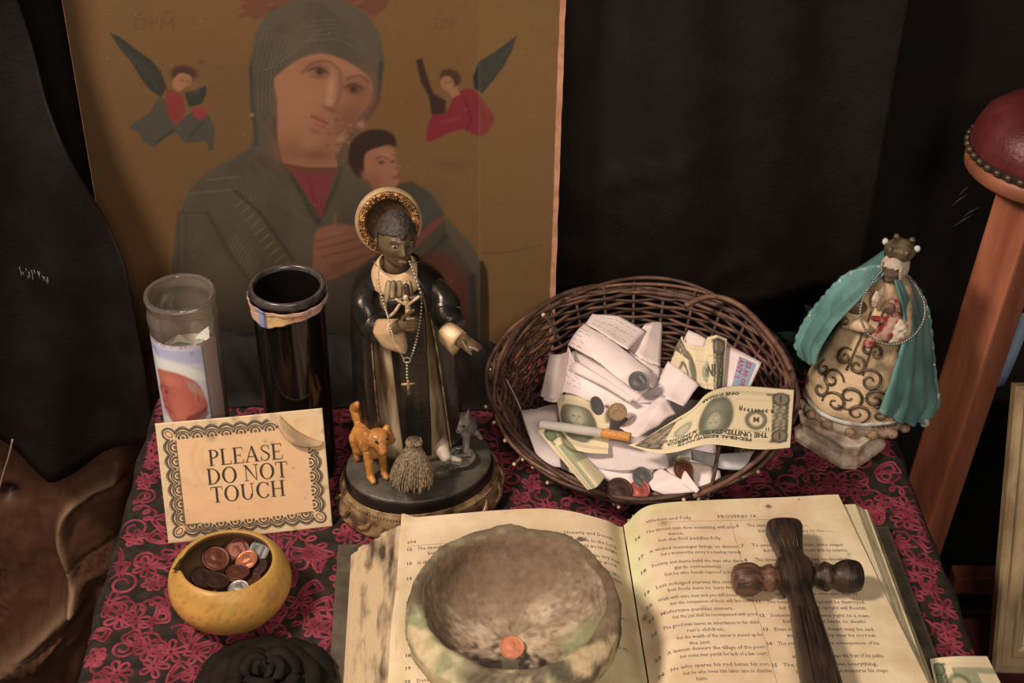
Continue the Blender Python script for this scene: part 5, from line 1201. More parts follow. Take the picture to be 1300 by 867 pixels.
# head
hc = sp_(503, 305, SY - .008); hh = .0228
(hv, hf), HR = head_mesh(hc, hh, math.radians(20), math.radians(-10), math.radians(4))
hd = mk('head', hv, hf, M_skin, fr)
mk('neck', *tube([hc + Vector((0, .003, -.010)), Vector((nc.x, nc.y + .001, nc.z - .006))], [.0100, .0115], 16), M_skin, hd)
for s in (-1, 1):
    mk('ear', *ellipsoid(on_head(hc, hh, HR, s * .73, .06, -.02), (.0022, .0035, .0048), 6), M_skin, hd)
    mk('eye', *ellipsoid(on_head(hc, hh, HR, s * .265, -.745, .055), (.0026, .0014, .0011), 6), mat('eye_white', C(150, 122, 92), .25), hd)
    mk('pupil', *ellipsoid(on_head(hc, hh, HR, s * .27, -.80, .05), (.0011, .0009, .0011), 5), mat('pupil_black', C(24, 20, 18), .3), hd)
    mk('brow', *tube([on_head(hc, hh, HR, s * .12, -.86, .20), on_head(hc, hh, HR, s * .28, -.83, .27), on_head(hc, hh, HR, s * .42, -.70, .20)], .0007, 5), M_hair, hd)
mk('lips', *ellipsoid(on_head(hc, hh, HR, 0, -.875, -.535), (.0040, .0012, .0018), 6), mat('lips', C(100, 72, 52), .35), hd)
(v2, f2), _ = head_mesh(hc + HR @ Vector((0, .0008, .0012)), hh * 1.055, math.radians(20), math.radians(-10), math.radians(4))
inv = HR.transposed(); keep = []
for i, p_ in enumerate(v2):
    l = inv @ (p_ - hc) / hh; keep.append((l.z > .36 + .10 * abs(l.x) - .06 * math.cos(l.x * 9)) if l.y < -.15 else (l.z > -.42 - .1 * l.y))
    p_ += (p_ - hc).normalized() * .0012 * N3(p_, 500)
mk('hair', v2, [q_ for q_ in f2 if all(keep[i] for i in q_)], M_hair, hd, solid=.0010)
# halo dish behind the head
ha = sp_(494, 283, SY + .016); hn = Vector((.16, -1, .30)).normalized(); hs = hn.cross(Vector((0, 0, 1))).normalized(); hu = hs.cross(hn)
def halo_ring(r, d, n=64, rip=0): return [ha + hs * r * math.cos(2 * math.pi * i / n) * .96 + hu * r * math.sin(2 * math.pi * i / n) + hn * (d + rip * math.sin(i * 2.2) * math.cos(i * 5.1)) for i in range(n)]
mk('halo_dish', *loft([halo_ring(.0010, -.0035), halo_ring(.0165, -.0035), halo_ring(.0198, -.001), halo_ring(.0205, .0002), halo_ring(.0200, -.0045), halo_ring(.001, -.005)]), mat('halo_dark_gold', C(92, 62, 38), .4, C(64, 42, 28), 120, .3, metal=.4), fr)  # inner disc has its own dark brown gold
mk('halo', *loft([halo_ring(.0195, -.0045), halo_ring(.0197, -.001), halo_ring(.0205, .0005), halo_ring(.0225, .0012, rip=.0008), halo_ring(.0245, .0018, rip=.0014), halo_ring(.0265, .0012, rip=.0009), halo_ring(.0272, -.001), halo_ring(.026, -.006)], True, False), M_halo, fr)
mk('halo_rim', *loft([halo_ring(.0270, -.001), halo_ring(.0285, -.0015), halo_ring(.0300, -.005), halo_ring(.0295, -.008), halo_ring(.0265, -.009), halo_ring(.0260, -.006)], True, False), M_halo_rim, fr)
rs2 = random.Random(9)
stuff(mk('halo_nodules', *join([ellipsoid(ha + hs * r * math.cos(t) * .96 + hu * r * math.sin(t) + hn * .0022, (.0012, .0012, .0012), 3) for r in (.0224, .0243, .0260) for t in [2 * math.pi * (i + rs2.random() * .8) / 44 for i in range(44)]]), M_halo, fr))
# crucifix held to the chest
cp = [sp_(524, 414, .984), sp_(517, 372, .990)]; cd_ = (cp[1] - cp[0]).normalized()
cru = mk('held_crucifix', *join([capsule(cp[0] - cd_ * .004, cp[1] + cd_ * .006, .0026, .0026, 8), capsule(sp_(497, 382, .987), sp_(535, 377, .985), .0026, .0026, 8)]), M_dkbrown, fr)
mk('ivory_figure', *join([capsule(sp_(518, 392, .9835), sp_(516, 383, .983), .0022, .0026, 8), capsule(sp_(518, 392, .9835), sp_(518, 404, .981), .0024, .0018, 8), capsule(sp_(515, 387, .9825), sp_(503, 380, .981), .0014, .0012, 8), capsule(sp_(518, 387, .9825), sp_(531, 377, .980), .0014, .0012, 8), ellipsoid(sp_(515, 378, .982), (.0022, .0022, .0028), 6)]), M_bone, cru)
mk('tassel_cord', *tube(catmull([sp_(508, 385, .986), sp_(501, 396, .985), sp_(494, 402, .986)], 4), .0014, 6), M_bone, cru)
# broom
bt = sp_(526, 556, .993); bb = sp_(522, 612, .978); rg = []
for k_, (f, r) in enumerate([(0, .0050), (.10, .0072), (.18, .0060), (.24, .0068), (.4, .0112), (.62, .0162), (.85, .0190), (1.0, .0178)]):
    c_ = bt + (bb - bt) * f; rg.append([c_ + Vector((r * math.cos(t) * (1 + .05 * math.sin(17 * t + k_ * .3)), r * .75 * math.sin(t), r * .15 * math.sin(9 * t) * (f > .9))) for t in [2 * math.pi * i / 56 for i in range(56)]])
M_straw = mat('broom_straw', C(140, 112, 80), .5, C(74, 56, 38), 260, .3, 300, stretch=(3, 3, .25), mid=(.38, .6))
brm = mk('broom', *loft([[c_ + (p_ - c_) * .9 for p_ in r_ for c_ in [sum(r_, Vector()) / len(r_)]] for r_ in rg]), mat('broom_core', C(84, 64, 44), .6), fr)
rB = random.Random(21); st_ = []
for i in range(64):
    t = 2 * math.pi * i / 64; e = rB.uniform(.86, 1.06); pts = []
    for f, r in [(.03, .0056), (.10, .0072), (.18, .0061), (.24, .0068), (.4, .0112), (.62, .0162), (.85, .0190), (1.0, .0186)]:
        c_ = bt + (bb - bt) * (f if f < 1 else e); pts.append(c_ + Vector((r * math.cos(t + .04 * math.sin(i)), r * .75 * math.sin(t + .04 * math.sin(i)), 0)))
    st_.append(tube(catmull(pts, 2), [.0009] * 15, 5))
stuff(mk('straws', *join(st_), M_straw, brm))
mk('broom_band', *tube([bt + (bb - bt) * .19 + Vector((.0066 * math.cos(t), .0050 * math.sin(t), 0)) for t in np.linspace(0, 6.283, 20)], .0011, 5), M_tunic, brm)
# dog, cats, mouse, dish
M_dog = mat('ochre_dog', C(190, 122, 58), .35, C(146, 84, 38), 70, .2)
g0 = lambda px, py, z=.046: at(px, py, z)
da, dbk = g0(474, 602), g0(456, 575)
zz_ = Vector((0, 0, 1)); fw_ = (g0(482, 612) - g0(462, 582)).normalized(); sd_ = Vector((-fw_.y, fw_.x, 0))
dc = g0(470, 594)
dp = [capsule(dc - fw_ * .010 + zz_ * .022, dc + fw_ * .010 + zz_ * .025, .0088, .0090), capsule(dc + fw_ * .012 + zz_ * .028, dc + fw_ * .016 + zz_ * .036, .0068, .0062), ellipsoid(dc + fw_ * .019 + zz_ * .039, (.0082, .0082, .0076), 8), capsule(dc + fw_ * .022 + zz_ * .037, dc + fw_ * .030 + sd_ * -.001 + zz_ * .036, .0048, .0036)]
for s in (-1, 1):
    dp += [capsule(dc + fw_ * .011 + sd_ * s * .0052 + zz_ * .022, dc + fw_ * .014 + sd_ * s * .0052 + zz_ * .003, .0038, .0028), capsule(dc + fw_ * .014 + sd_ * s * .0052 + zz_ * .002, dc + fw_ * .019 + sd_ * s * .0052 + zz_ * .0015, .0030, .0024)]
    dp += [capsule(dc - fw_ * .010 + sd_ * s * .0058 + zz_ * .020, dc - fw_ * .006 + sd_ * s * .0062 + zz_ * .012, .0052, .0040), capsule(dc - fw_ * .006 + sd_ * s * .0062 + zz_ * .012, dc - fw_ * .011 + sd_ * s * .006 + zz_ * .008, .0036, .0026), capsule(dc - fw_ * .011 + sd_ * s * .006 + zz_ * .008, dc - fw_ * .009 + sd_ * s * .006 + zz_ * .002, .0026, .0026)]
    dp += [capsule(dc + fw_ * .017 + sd_ * s * .0078 + zz_ * .044, dc + fw_ * .019 + sd_ * s * .0098 + zz_ * .034, .0026, .0032)]
dp += [capsule(dc - fw_ * .018 + zz_ * .026, dc - fw_ * .023 + zz_ * .036, .0034, .0044), capsule(dc - fw_ * .023 + zz_ * .036, dc - fw_ * .017 + zz_ * .044, .0044, .0028)]
DS = 1.28; dpiv = g0(472, 606)
def dsc_(p_): return dpiv + (Vector(p_) - dpiv) * DS
dp = [([dsc_(p_) for p_ in v], f) for v, f in dp]
dog = blob('dog_figure', dp, M_dog, fr, .0010, 3, .0004, 500)
mk('nose', *ellipsoid(dsc_(dc + fw_ * .0335 + zz_ * .0365), (.0018, .0016, .0014), 5), mat('dog_nose', C(60, 38, 26), .3), dog)
for s in (-1, 1): mk('eye', *ellipsoid(dsc_(dc + fw_ * .0262 + sd_ * s * .0040 + zz_ * .0425), (.0014, .0014, .0014), 5), mat('dog_eye', C(40, 26, 20), .3), dog)
M_cat = mat('grey_cat', C(140, 120, 104), .4, C(104, 88, 76), 90, .2); M_wh = mat('white_cat', C(188, 158, 130), .4, C(140, 114, 92), 90, .2)
kc = g0(584, 566)
cat = blob('cat_figure', [([kc + (Vector(p_) - kc) * 1.2 for p_ in v_], f_) for v_, f_ in [capsule(kc + Vector((.004, .014, .008)), kc + Vector((0, .003, .014)), .0095, .0085), capsule(kc + Vector((-.001, -.001, .018)), kc + Vector((-.001, -.004, .024)), .0062, .0066), ellipsoid(kc + Vector((-.001, -.005, .0275)), (.0100, .0082, .0080), 8), ellipsoid(kc + Vector((0, -.0112, .0254)), (.0046, .0034, .0034), 6),
     capsule(kc + Vector((-.006, -.006, .016)), kc + Vector((-.006, -.009, .003)), .0034, .0028), capsule(kc + Vector((.005, -.006, .016)), kc + Vector((.005, -.009, .003)), .0034, .0028), capsule(kc + Vector((-.0068, -.004, .033)), kc + Vector((-.0086, -.004, .0395)), .0028, .0007), capsule(kc + Vector((.0050, -.004, .033)), kc + Vector((.0070, -.004, .0395)), .0028, .0007), capsule(kc + Vector((.010, .016, .004)), kc + Vector((.016, .006, .003)), .0028, .002)]], M_cat, fr, .0009, 3)
for s in (-1, 1): mk('eye', *ellipsoid(kc + Vector((-.0005 + s * .0040, -.0122, .0295)) * 1.2, (.0014, .0012, .0014), 5), mat('cat_eye', C(46, 38, 30), .3), cat)
k2 = g0(560, 572)
c2 = blob('kitten_figure', [([k2 + (Vector(p_) - k2) * 1.3 for p_ in v_], f_) for v_, f_ in [capsule(k2 + Vector((-.004, .008, .010)), k2 + Vector((0, -.004, .009)), .0082, .0075), capsule(k2 + Vector((.001, -.008, .008)), k2 + Vector((.004, -.013, .005)), .0058, .0044), ellipsoid(k2 + Vector((-.003, .012, .019)), (.0066, .0060, .0056), 8), capsule(k2 + Vector((.004, -.012, .004)), k2 + Vector((.014, -.013, .002)), .0030, .0020), capsule(k2 + Vector((-.007, .012, .023)), k2 + Vector((-.008, .012, .027)), .0020, .0006), capsule(k2 + Vector((.001, .012, .023)), k2 + Vector((.002, .012, .027)), .0020, .0006)]], M_wh, fr, .0009, 3)
ms = g0(556, 604)
mo = blob('mouse_figure', [ellipsoid(ms + Vector((0, 0, .0055)), (.0125, .0078, .0062), 10), capsule(ms + Vector((.008, .003, .006)), ms + Vector((.017, .007, .005)), .0052, .0024), ellipsoid(ms + Vector((.010, .008, .0105)), (.0024, .0016, .0026), 5), ellipsoid(ms + Vector((.0115, -.002, .0105)), (.0024, .0016, .0026), 5), capsule(ms + Vector((-.011, -.002, .002)), ms + Vector((-.022, -.007, .001)), .0014, .0006)], M_ground, fr, .0008, 2)
dsc = g0(583, 585); dl = [(.0002, .001), (.0125, .001), (.0150, .0035), (.0155, .0060), (.0140, .0066), (.0128, .0045), (.0115, .0035), (.0002, .0033)]
dsh = mk('dish', *lathe(dl, dsc, 36), mat('pewter', C(130, 116, 98), .25, C(84, 74, 62), 120, .1, metal=.5), fr)
mk('dish_ridge', *tube([dsc + Vector((-.011, -.001, .0042)), dsc + Vector((.011, .001, .0042))], .0008, 5), M_dkbrown, dsh)
# shoe tips below the tunic
# ------------------------------------------------------------------ rosary on the friar
M_bead = mat('rosary_bead', C(186, 160, 128), .3, metal=.4)
rsy = thing('rosary', 'thin beaded rosary with gold crucifix hanging from the friar statue neck', 'rosary', (SX, SY, .12))
lp = [sp_(481, 340, 1.006), sp_(480, 354, .998), sp_(483, 370, .994), sp_(488, 388, .993), sp_(493, 404, .978), sp_(497, 420, .974), sp_(504, 440, .988), sp_(513, 456, .9935)]
rp = [sp_(520, 332, 1.010), sp_(525, 345, 1.0), sp_(531, 362, .994), sp_(535, 378, .9915), sp_(534, 400, .990), sp_(530, 425, .990), sp_(525, 445, .9915), sp_(520, 456, .9935)]
bk_ = [rp[0], Vector((nc.x + .019, nc.y + .010, nc.z + .004)), Vector((nc.x, nc.y + .020, nc.z + .008)), Vector((nc.x - .019, nc.y + .010, nc.z + .004)), lp[0]]
def beads(path, step, r):
    P_ = catmull(path, 10); d = np.r_[0, np.cumsum(np.linalg.norm(np.diff(P_, axis=0), axis=1))]; n = int(d[-1] / step); out = []
    for k_ in range(n + 1):
        s = k_ * step; out.append(ellipsoid([np.interp(s, d, P_[:, j]) for j in range(3)], (r, r, r), 4))
    return out
stuff(mk('beads', *join(beads(lp, .0033, .0011) + beads(rp, .0033, .0011) + beads([sp_(516.5, 460, .9928), sp_(517, 482, .992)], .0032, .0011)), M_bead, rsy))
mk('chain', *tube(catmull(bk_ + lp, 4), .0004, 4), M_bead, rsy)
mk('medal', *tube([sp_(516.5, 457, .9925) + Vector((.0028 * math.cos(t), 0, .0028 * math.sin(t))) for t in np.linspace(0, 6.283, 16)], .0008, 5), M_bead, rsy)
mk('crucifix', *join([capsule(sp_(518, 484, .9915), sp_(519, 499, .9905), .0013, .0015, 8), capsule(sp_(511, 488, .9912), sp_(526, 487, .9912), .0013, .0013, 8)]), M_gold, rsy)

# ------------------------------------------------------------------ cloaked madonna statuette
ol = thing('plaster_statuette', 'worn plaster statuette in cream dress and teal cloak wearing a crown', 'statue', (.335, 1.13, .001))
OA = math.radians(-24)                      # turned towards the left of the picture
OC = Vector((.3365, 1.130, .001))
def O(x, y, z, lean=.075): 
    return Vector((OC.x + x * math.cos(OA) - y * math.sin(OA) + lean * z, OC.y + x * math.sin(OA) + y * math.cos(OA), OC.z + z))
M_plaster = mat('chipped_plaster', C(206, 174, 144), .7, C(150, 112, 88), 50, .4, 200, mid=(.42, .64))
M_cream = mat('cream_dress', C(222, 178, 132), .6, C(128, 98, 68), 34, .45, 160, mid=(.40, .66))
M_teal = mat('teal_cloak', C(106, 138, 124), .45, C(72, 100, 89), 40, .3, 120, stretch=(1, 1, .4), mid=(.35, .62))
M_chip = mat('white_chip', C(198, 182, 160), .8, C(150, 132, 112), 90, .3)
M_olive = mat('worn_gilding', C(112, 88, 62), .45, C(70, 54, 38), 120, .4, metal=.2)
M_redp = mat('red_paint', C(140, 44, 44), .5, C(176, 130, 104), 110, .3, mid=(.46, .58))
PA, PCx, PCy = math.radians(-47), .3285, 1.1265
def octa(w, d, z, ch_=.010):
    return [Vector((PCx + x * math.cos(PA) - y * math.sin(PA), PCy + x * math.sin(PA) + y * math.cos(PA), .001 + z)) for x, y in ((-w + ch_, -d), (w - ch_, -d), (w, -d + ch_), (w, d - ch_), (w - ch_, d), (-w + ch_, d), (-w, d - ch_), (-w, -d + ch_))]
mk('pedestal', *loft([octa(.0385, .0335, .0), octa(.039, .034, .006), octa(.037, .032, .009), octa(.0345, .0295, .011), octa(.034, .029, .021), octa(.037, .032, .0235), octa(.0375, .0325, .028)]), M_plaster, ol, False, bev=.0008)
sw = []
for i in range(40):
    t = 2 * math.pi * i / 40; r = 1 + .07 * math.sin(7 * t + .6)
    sw.append((math.cos(t) * .0505 * r, math.sin(t) * .034 * r))
mk('cloud_swag', *loft([[O(x * k_, y * k_, z) for x, y in sw] for k_, z in ((.80, .027), (.95, .030), (1.0, .036), (.96, .042), (.86, .046))]), M_plaster, ol)
for i in range(7):
    t = math.radians(200 + i * 25); mk('swag_rose', *ellipsoid(O(.052 * math.cos(t), .035 * math.sin(t), .036), (.0055, .0055, .0050), 6), mat('swag_pink', C(164, 124, 92), .6, C(118, 84, 58), 300, .4), ol)
# dress: a flared cone, slightly flattened
dprof = [(.044, .041, .029), (.048, .052, .035), (.060, .0535, .035), (.085, .0485, .031), (.12, .039, .026), (.15, .031, .022), (.175, .024, .018), (.19, .017, .014), (.198, .010, .010)]
def dring(z, rx, ry, n=72, fold=0, k=10, a0=0, a1=2 * math.pi, endp=False, ph=0, add=0):
    out = []
    for i in range(n):
        t = a0 + (a1 - a0) * i / ((n - 1) if endp else n); f = 1 + fold * math.sin(k * t + ph)
        out.append(O((rx * f + add) * math.sin(t), -(ry * f + add) * math.cos(t), z))
    return out
dr = mk('dress', *loft([dring(z, rx, ry, fold=.02 * (1 - z / .2)) for z, rx, ry in catmull(dprof, 4)]), M_cream, ol)
mk('dress_hem', *tube([dring(.0485, .0515, .0355, 60, a0=-1.5, a1=1.5, endp=True)[i] + Vector((0, 0, -.004 * math.cos((i - 22) / 9) * (10 < i < 50))) for i in range(60)], .0022, 8), M_chip, dr)
pl_ = []
for i in range(11):
    t = math.radians(30 + i * 6); pl_.append(tube([O(.047 * math.sin(t), -.033 * math.cos(t), .062), O(.050 * math.sin(t), -.0355 * math.cos(t), .045)], .0016, 6))
    mk('pleat', *pl_[-1], M_cream, dr)
# raised scroll ornament on the dress
def dsurf(t, z, add=.0012):
    P_ = np.array(dprof); rx, ry = np.interp(z, P_[:, 0], P_[:, 1]), np.interp(z, P_[:, 0], P_[:, 2]); return O((rx + add) * math.sin(t), -(ry + add) * math.cos(t), z)
def scroll(t0_, z0, s, a0, turn, sgn=1):
    pts = []
    for i in range(26):
        f = i / 25; r = s * (1 - .86 * f); a = a0 + sgn * turn * f
        pts.append(dsurf(t0_ + r * math.cos(a) / .046, z0 + r * math.sin(a)))
    return mk('scroll_ornament', *tube(pts, [.0009 + .0008 * math.sin(math.pi * min(1, i / 20)) for i in range(26)], 6), M_olive, dr)
for a in ((-.50, .112, .010, 1.2, 8, 1), (-.16, .108, .010, 2.0, 8, -1), (.20, .096, .013, 2.8, 9, -1), (-.55, .085, .012, .2, 8, 1), (-.10, .075, .014, 4.2, 8, 1), (.36, .078, .010, .6, 8, 1), (-.72, .070, .010, 1.6, 7, -1), (-.32, .064, .012, 3.5, 8, -1), (.12, .060, .011, 5.2, 8, 1), (.50, .062, .009, 2.2, 7, -1), (-.02, .128, .008, 1.0, 7, 1), (.18, .125, .008, 2.4, 7, -1), (-.86, .090, .009, 2.2, 7, 1)): scroll(*a)
for i in range(2):
    t_ = (-.34, .02)[i]; mk('dress_seam', *tube([dsurf(t_ + .05 * k_ / 8, .10 + .07 * k_ / 8) for k_ in range(9)], .0009, 5), M_olive, dr)
# cloak: two flaring wings and a back, with scalloped worn edges
def pl3(pts, m=6): return catmull([tuple(aty(*q_)) for q_ in pts], m)
Lo = pl3([(1126, 335, 1.128), (1102, 340, 1.133), (1077, 348, 1.138), (1058, 364, 1.140), (1044, 380, 1.141), (1030, 397, 1.141), (1019, 415, 1.140), (1011, 437, 1.137), (1020, 455, 1.128)])
Li = pl3([(1126, 346, 1.118), (1108, 362, 1.112), (1092, 380, 1.108), (1080, 392, 1.106), (1068, 404, 1.105), (1056, 418, 1.104), (1046, 432, 1.103), (1038, 446, 1.102), (1034, 460, 1.103)])
Ri = pl3([(1134, 352, 1.115), (1141, 376, 1.106), (1146, 402, 1.100), (1146, 428, 1.095), (1141, 448, 1.091), (1135, 466, 1.087), (1129, 484, 1.083), (1122, 502, 1.080), (1116, 519, 1.078)])
Ro = pl3([(1142, 345, 1.130), (1155, 355, 1.138), (1168, 373, 1.143), (1177, 396, 1.145), (1181, 424, 1.145), (1184, 456, 1.143), (1187, 486, 1.138), (1190, 512, 1.132), (1176, 533, 1.116)])
def wing(A, B, bulge, k, n=26):
    rows = []
    for f in np.linspace(0, 1, n):
        row = A * (1 - f) + B * f; row = row.copy(); g_ = np.linspace(0, 1, len(A))
        row[:, 1] -= bulge * math.sin(math.pi * f) * (.3 + .7 * g_) + .0030 * math.sin(k * math.pi * f) * g_
        row[:, 0] += .0010 * math.sin(k * math.pi * f + 1) * g_
        rows.append(row)
    return np.array(rows)
WL, WR = wing(Li, Lo, .004, 5), wing(Ri, Ro, .012, 7)
mid_ = np.stack([np.linspace(OC.x + .012, OC.x + .004, len(Lo)), np.linspace(1.152, 1.172, len(Lo)), (Lo[:, 2] + Ro[:, 2]) / 2], 1)
WB = np.array([catmull([Lo[i], mid_[i] * .6 + Lo[i] * .4 + np.array((0, .012, 0)), mid_[i], mid_[i] * .6 + Ro[i] * .4 + np.array((0, .012, 0)), Ro[i]], 6) for i in range(len(Lo))])
clk = mk('cloak', *gridmesh(WR), M_teal, ol, solid=.0025)
mk('cloak_wing', *gridmesh(WL), M_teal, clk, solid=.0025); mk('cloak_back', *gridmesh(WB), M_teal, clk, solid=.0025)
rs3 = random.Random(4)
for E_ in (Lo, Ro):
    mk('scalloped_edge', *tube([Vector(q_) + Vector((0, -.001, 0)) for q_ in E_], [.0016 + .0016 * abs(math.sin(i * 1.0)) for i in range(len(E_))], 8), M_teal, clk)
    if E_ is Ro:
        for i in (6, 10, 14, 17, 21, 40, 45): mk('plaster_chip', *ellipsoid(Vector(E_[i]) + Vector((-.0012, -.0026, .0004)), (.0022, .0014, .0034 + .0012 * (i % 3)), 6), M_chip, clk)
    for i in range(3, len(E_) - 1, 4):
        if rs3.random() < .8: mk('plaster_chip', *ellipsoid(Vector(E_[i]) + Vector((rs3.uniform(-.001, .001), -.0030, .0006)), (.0011 + rs3.random() * .0012, .0010, .0012 + rs3.random() * .0016), 5), M_chip, clk)
mk('cloak_hem', *tube([Vector(q_) for q_ in WR[:, -1]], .0022, 8), M_teal, clk)
mk('plaster_chip', *ellipsoid(Vector(WR[-2, -1]) + Vector((-.001, -.003, .001)), (.0048, .0030, .0055), 6), M_chip, clk)
mk('plaster_chip', *ellipsoid(Vector(Lo[-4]) + Vector((.004, -.003, -.002)), (.0012, .0012, .0060), 6), M_chip, clk)
# shoulders, child, sleeves
tb_ = [ellipsoid(O(0, -.004, .180), (.020, .014, .018), 8), capsule(O(-.018, -.012, .172), O(-.026, -.022, .150), .0085, .0080), capsule(O(-.026, -.022, .150), O(-.010, -.030, .152), .0075, .0060), capsule(O(.018, -.010, .172), O(.024, -.020, .150), .0085, .0085)]
blob('torso', tb_, M_cream, ol, .0014, 4, .0010, 160)
mk('worn_shoulder', *ellipsoid(O(-.022, -.020, .166), (.010, .007, .009), 8), M_olive, ol)
chd = blob('child', [capsule(O(.010, -.028, .150), O(.014, -.024, .166), .0085, .0075), ellipsoid(O(.010, -.027, .180), (.0065, .0065, .0072), 8), capsule(O(.008, -.030, .150), O(-.002, -.036, .140), .006, .0045), capsule(O(.006, -.030, .165), O(-.004, -.036, .168), .0034, .0028)], M_redp, ol, .0011, 3, .0006, 250)
mk('child_face', *ellipsoid(O(.008, -.0335, .181), (.0055, .0035, .0062), 8), mat('worn_face', C(122, 84, 68), .6, C(78, 56, 46), 200, .3), chd)
blob('bare_plaster', [ellipsoid(O(.022, -.0275, .156), (.0075, .0050, .0140), 8), ellipsoid(O(.020, -.0275, .146), (.0085, .0045, .0060), 6)], M_plaster, chd, .0011, 2, .0018, 260)
blob('bare_plaster', [ellipsoid(O(-.007, -.024, .181), (.0040, .0028, .0100), 6)], M_plaster, chd, .0010, 2, .0015, 300)
mk('gilded_cuff', *ellipsoid(O(-.028, -.026, .152), (.0060, .0055, .0050), 7), M_olive, ol)
# head, veil, crown
oh = O(.000, -.007, .205); oR = .0136
(hv, hf), OR = head_mesh(oh, oR, OA - .30, math.radians(18), 0, 32, .5)
oh_o = mk('head', hv, hf, mat('darkened_face', C(112, 82, 66), .55, C(70, 50, 40), 160, .3), ol)
(v2, f2), _ = head_mesh(oh + OR @ Vector((0, .0020, .0008)), oR * 1.20, OA - .30, math.radians(18), 0, 32, 1); inv = OR.transposed()
for p_ in v2: p_ += (p_ - oh).normalized() * .0012 * N3(p_, 260)
kp = [not ((inv @ (p_ - oh) / oR).y < -.35 and abs((inv @ (p_ - oh) / oR).x) < .62 and (inv @ (p_ - oh) / oR).z < .72) for p_ in v2]
mk('veil', v2, [q_ for q_ in f2 if all(kp[i] for i in q_)], M_plaster, ol, solid=.0018)
crn = []
for k_, (r, z) in enumerate([(.0075, .212), (.0105, .2150), (.0128, .2215), (.0140, .2275), (.0118, .2300), (.0060, .2335), (.001, .2350)]):
    crn.append([O(r * (1 + .10 * math.cos(6 * t) * (k_ in (2, 3))) * math.cos(t), .0 + r * (1 + .10 * math.cos(6 * t) * (k_ in (2, 3))) * math.sin(t) - .002, z + .0022 * math.cos(6 * t) * (k_ == 3)) for t in [2 * math.pi * i / 48 for i in range(48)]])
crw = mk('crown', *loft(crn), M_olive, ol)
for i in range(6):
    t = 2 * math.pi * i / 6; mk('crown_point', *ellipsoid(O(.0145 * math.cos(t), .0145 * math.sin(t) - .002, .2290), (.0030, .0030, .0034), 6), M_olive if i % 3 else M_chip, crw)
nk = thing('bead_necklace', 'silver bead chain hung round the neck of the teal-cloaked statuette', 'necklace', (.345, 1.10, .15))
lpn = [O(-.013, .004, .204), O(-.0235, -.020, .190), O(-.0235, -.036, .168), O(-.012, -.0475, .146), O(.006, -.050, .137), O(.024, -.046, .142), O(.036, -.036, .158), O(.036, -.024, .178), O(.022, -.006, .196), O(.008, .010, .206), O(-.013, .004, .204)]
# settle the loop where the photograph shows it hanging
lpn = [aty(*a) for a in ((1119, 344, 1.120), (1105, 362, 1.104), (1094, 384, 1.092), (1093, 405, 1.084), (1104, 426, 1.078), (1122, 436, 1.074), (1142, 436, 1.076), (1160, 426, 1.084), (1172, 408, 1.094), (1174, 388, 1.104), (1166, 368, 1.116), (1154, 352, 1.128))]
stuff(mk('beads', *join(beads(lpn, .0027, .00135)), mat('chain_bead', C(150, 134, 116), .25, metal=.7), nk))
mk('chain', *tube(catmull(lpn + [Vector((OC.x + .014, 1.150, .205)), lpn[0]], 4), .0005, 4), M_bead, nk)

# ------------------------------------------------------------------ wicker basket
BC = Vector((.1275, 1.1315, .001))
M_wick = mat('brown_willow', C(96, 66, 52), .5, C(62, 40, 30), 60, .35, 300, mid=(.35, .65), spec=.4)
M_wick2 = mat('pale_willow', C(126, 84, 62), .5, C(84, 54, 40), 70, .35, 300)
M_tip = mat('cut_willow_tip', C(206, 168, 122), .6)
bk = thing('wicker_basket', 'round brown wicker basket full of notes, bills and coins', 'basket', tuple(BC))
def rimz(t): return .0665 + .019 * math.sin(t) + .004 * math.cos(t)
def wall(t, f, off=0):
    """t around (sin>0 is the back), f 0 at the floor to 1 at the rim"""
    r = .098 + .047 * max(f, 0) ** .8 + off; z = .006 + (rimz(t) - .006) * f
    return Vector((BC.x + r * math.cos(t), BC.y + r * math.sin(t), BC.z + z))
NS = 28
sp0 = tube([wall(0, -.02), wall(0, .3), wall(0, .65), wall(0, 1.04)], .0019, 6)
for i in range(NS):
    t = 2 * math.pi * i / NS
    mk('stake', *tube([wall(t, -.02), wall(t, .3), wall(t, .65), wall(t, 1.03)], .0019, 6), M_wick, bk)
rw = random.Random(12)
for k in range(20):
    f0 = .02 + k * .0495; pts = []
    for i in range(NS * 4):
        t = 2 * math.pi * i / (NS * 4); wv = math.cos(math.pi * (i / 4 + k)) * .0030
        pts.append(wall(t, f0 + .012 * noise.noise(Vector((math.cos(t) * 2, math.sin(t) * 2, k * 1.7))), wv))
    pts.append(pts[0]); mk('weaver_rod', *tube(pts, .0018 + rw.uniform(-.0002, .0003), 5, False), M_wick if k % 3 else M_wick2, bk)
mk('basket_floor', *lathe([(.0002, .001), (.102, .001), (.104, .004), (.10, .007), (.0002, .006)], BC, 48), M_wick, bk)
for k in range(11):           # loose bundled rods laid along the rim
    a0, a1 = (0, 2 * math.pi) if k < 6 else (math.radians(rw.uniform(195, 215)), math.radians(rw.uniform(330, 352)))
    pts = []; ph = rw.uniform(0, 6.28); n = 90
    for i in range(n):
        t = a0 + (a1 - a0) * i / (n - 1) + (ph if k < 6 else 0); front = max(0, -math.sin(t))
        f = 1.0 - (.050 * (k % 6) - .05) * (.4 + front) if k < 6 else .94 - .13 * (k - 6)
        pts.append(wall(t, f + .035 * math.sin(3 * t + ph * 2), .001 + .0045 * math.sin(4 * t + ph) + .001 * front + (.002 if k >= 6 else 0)))
    mk('rim_rod', *tube(pts, .0022 + rw.uniform(-.0003, .0006), 6), M_wick2 if k % 2 else M_wick, bk)
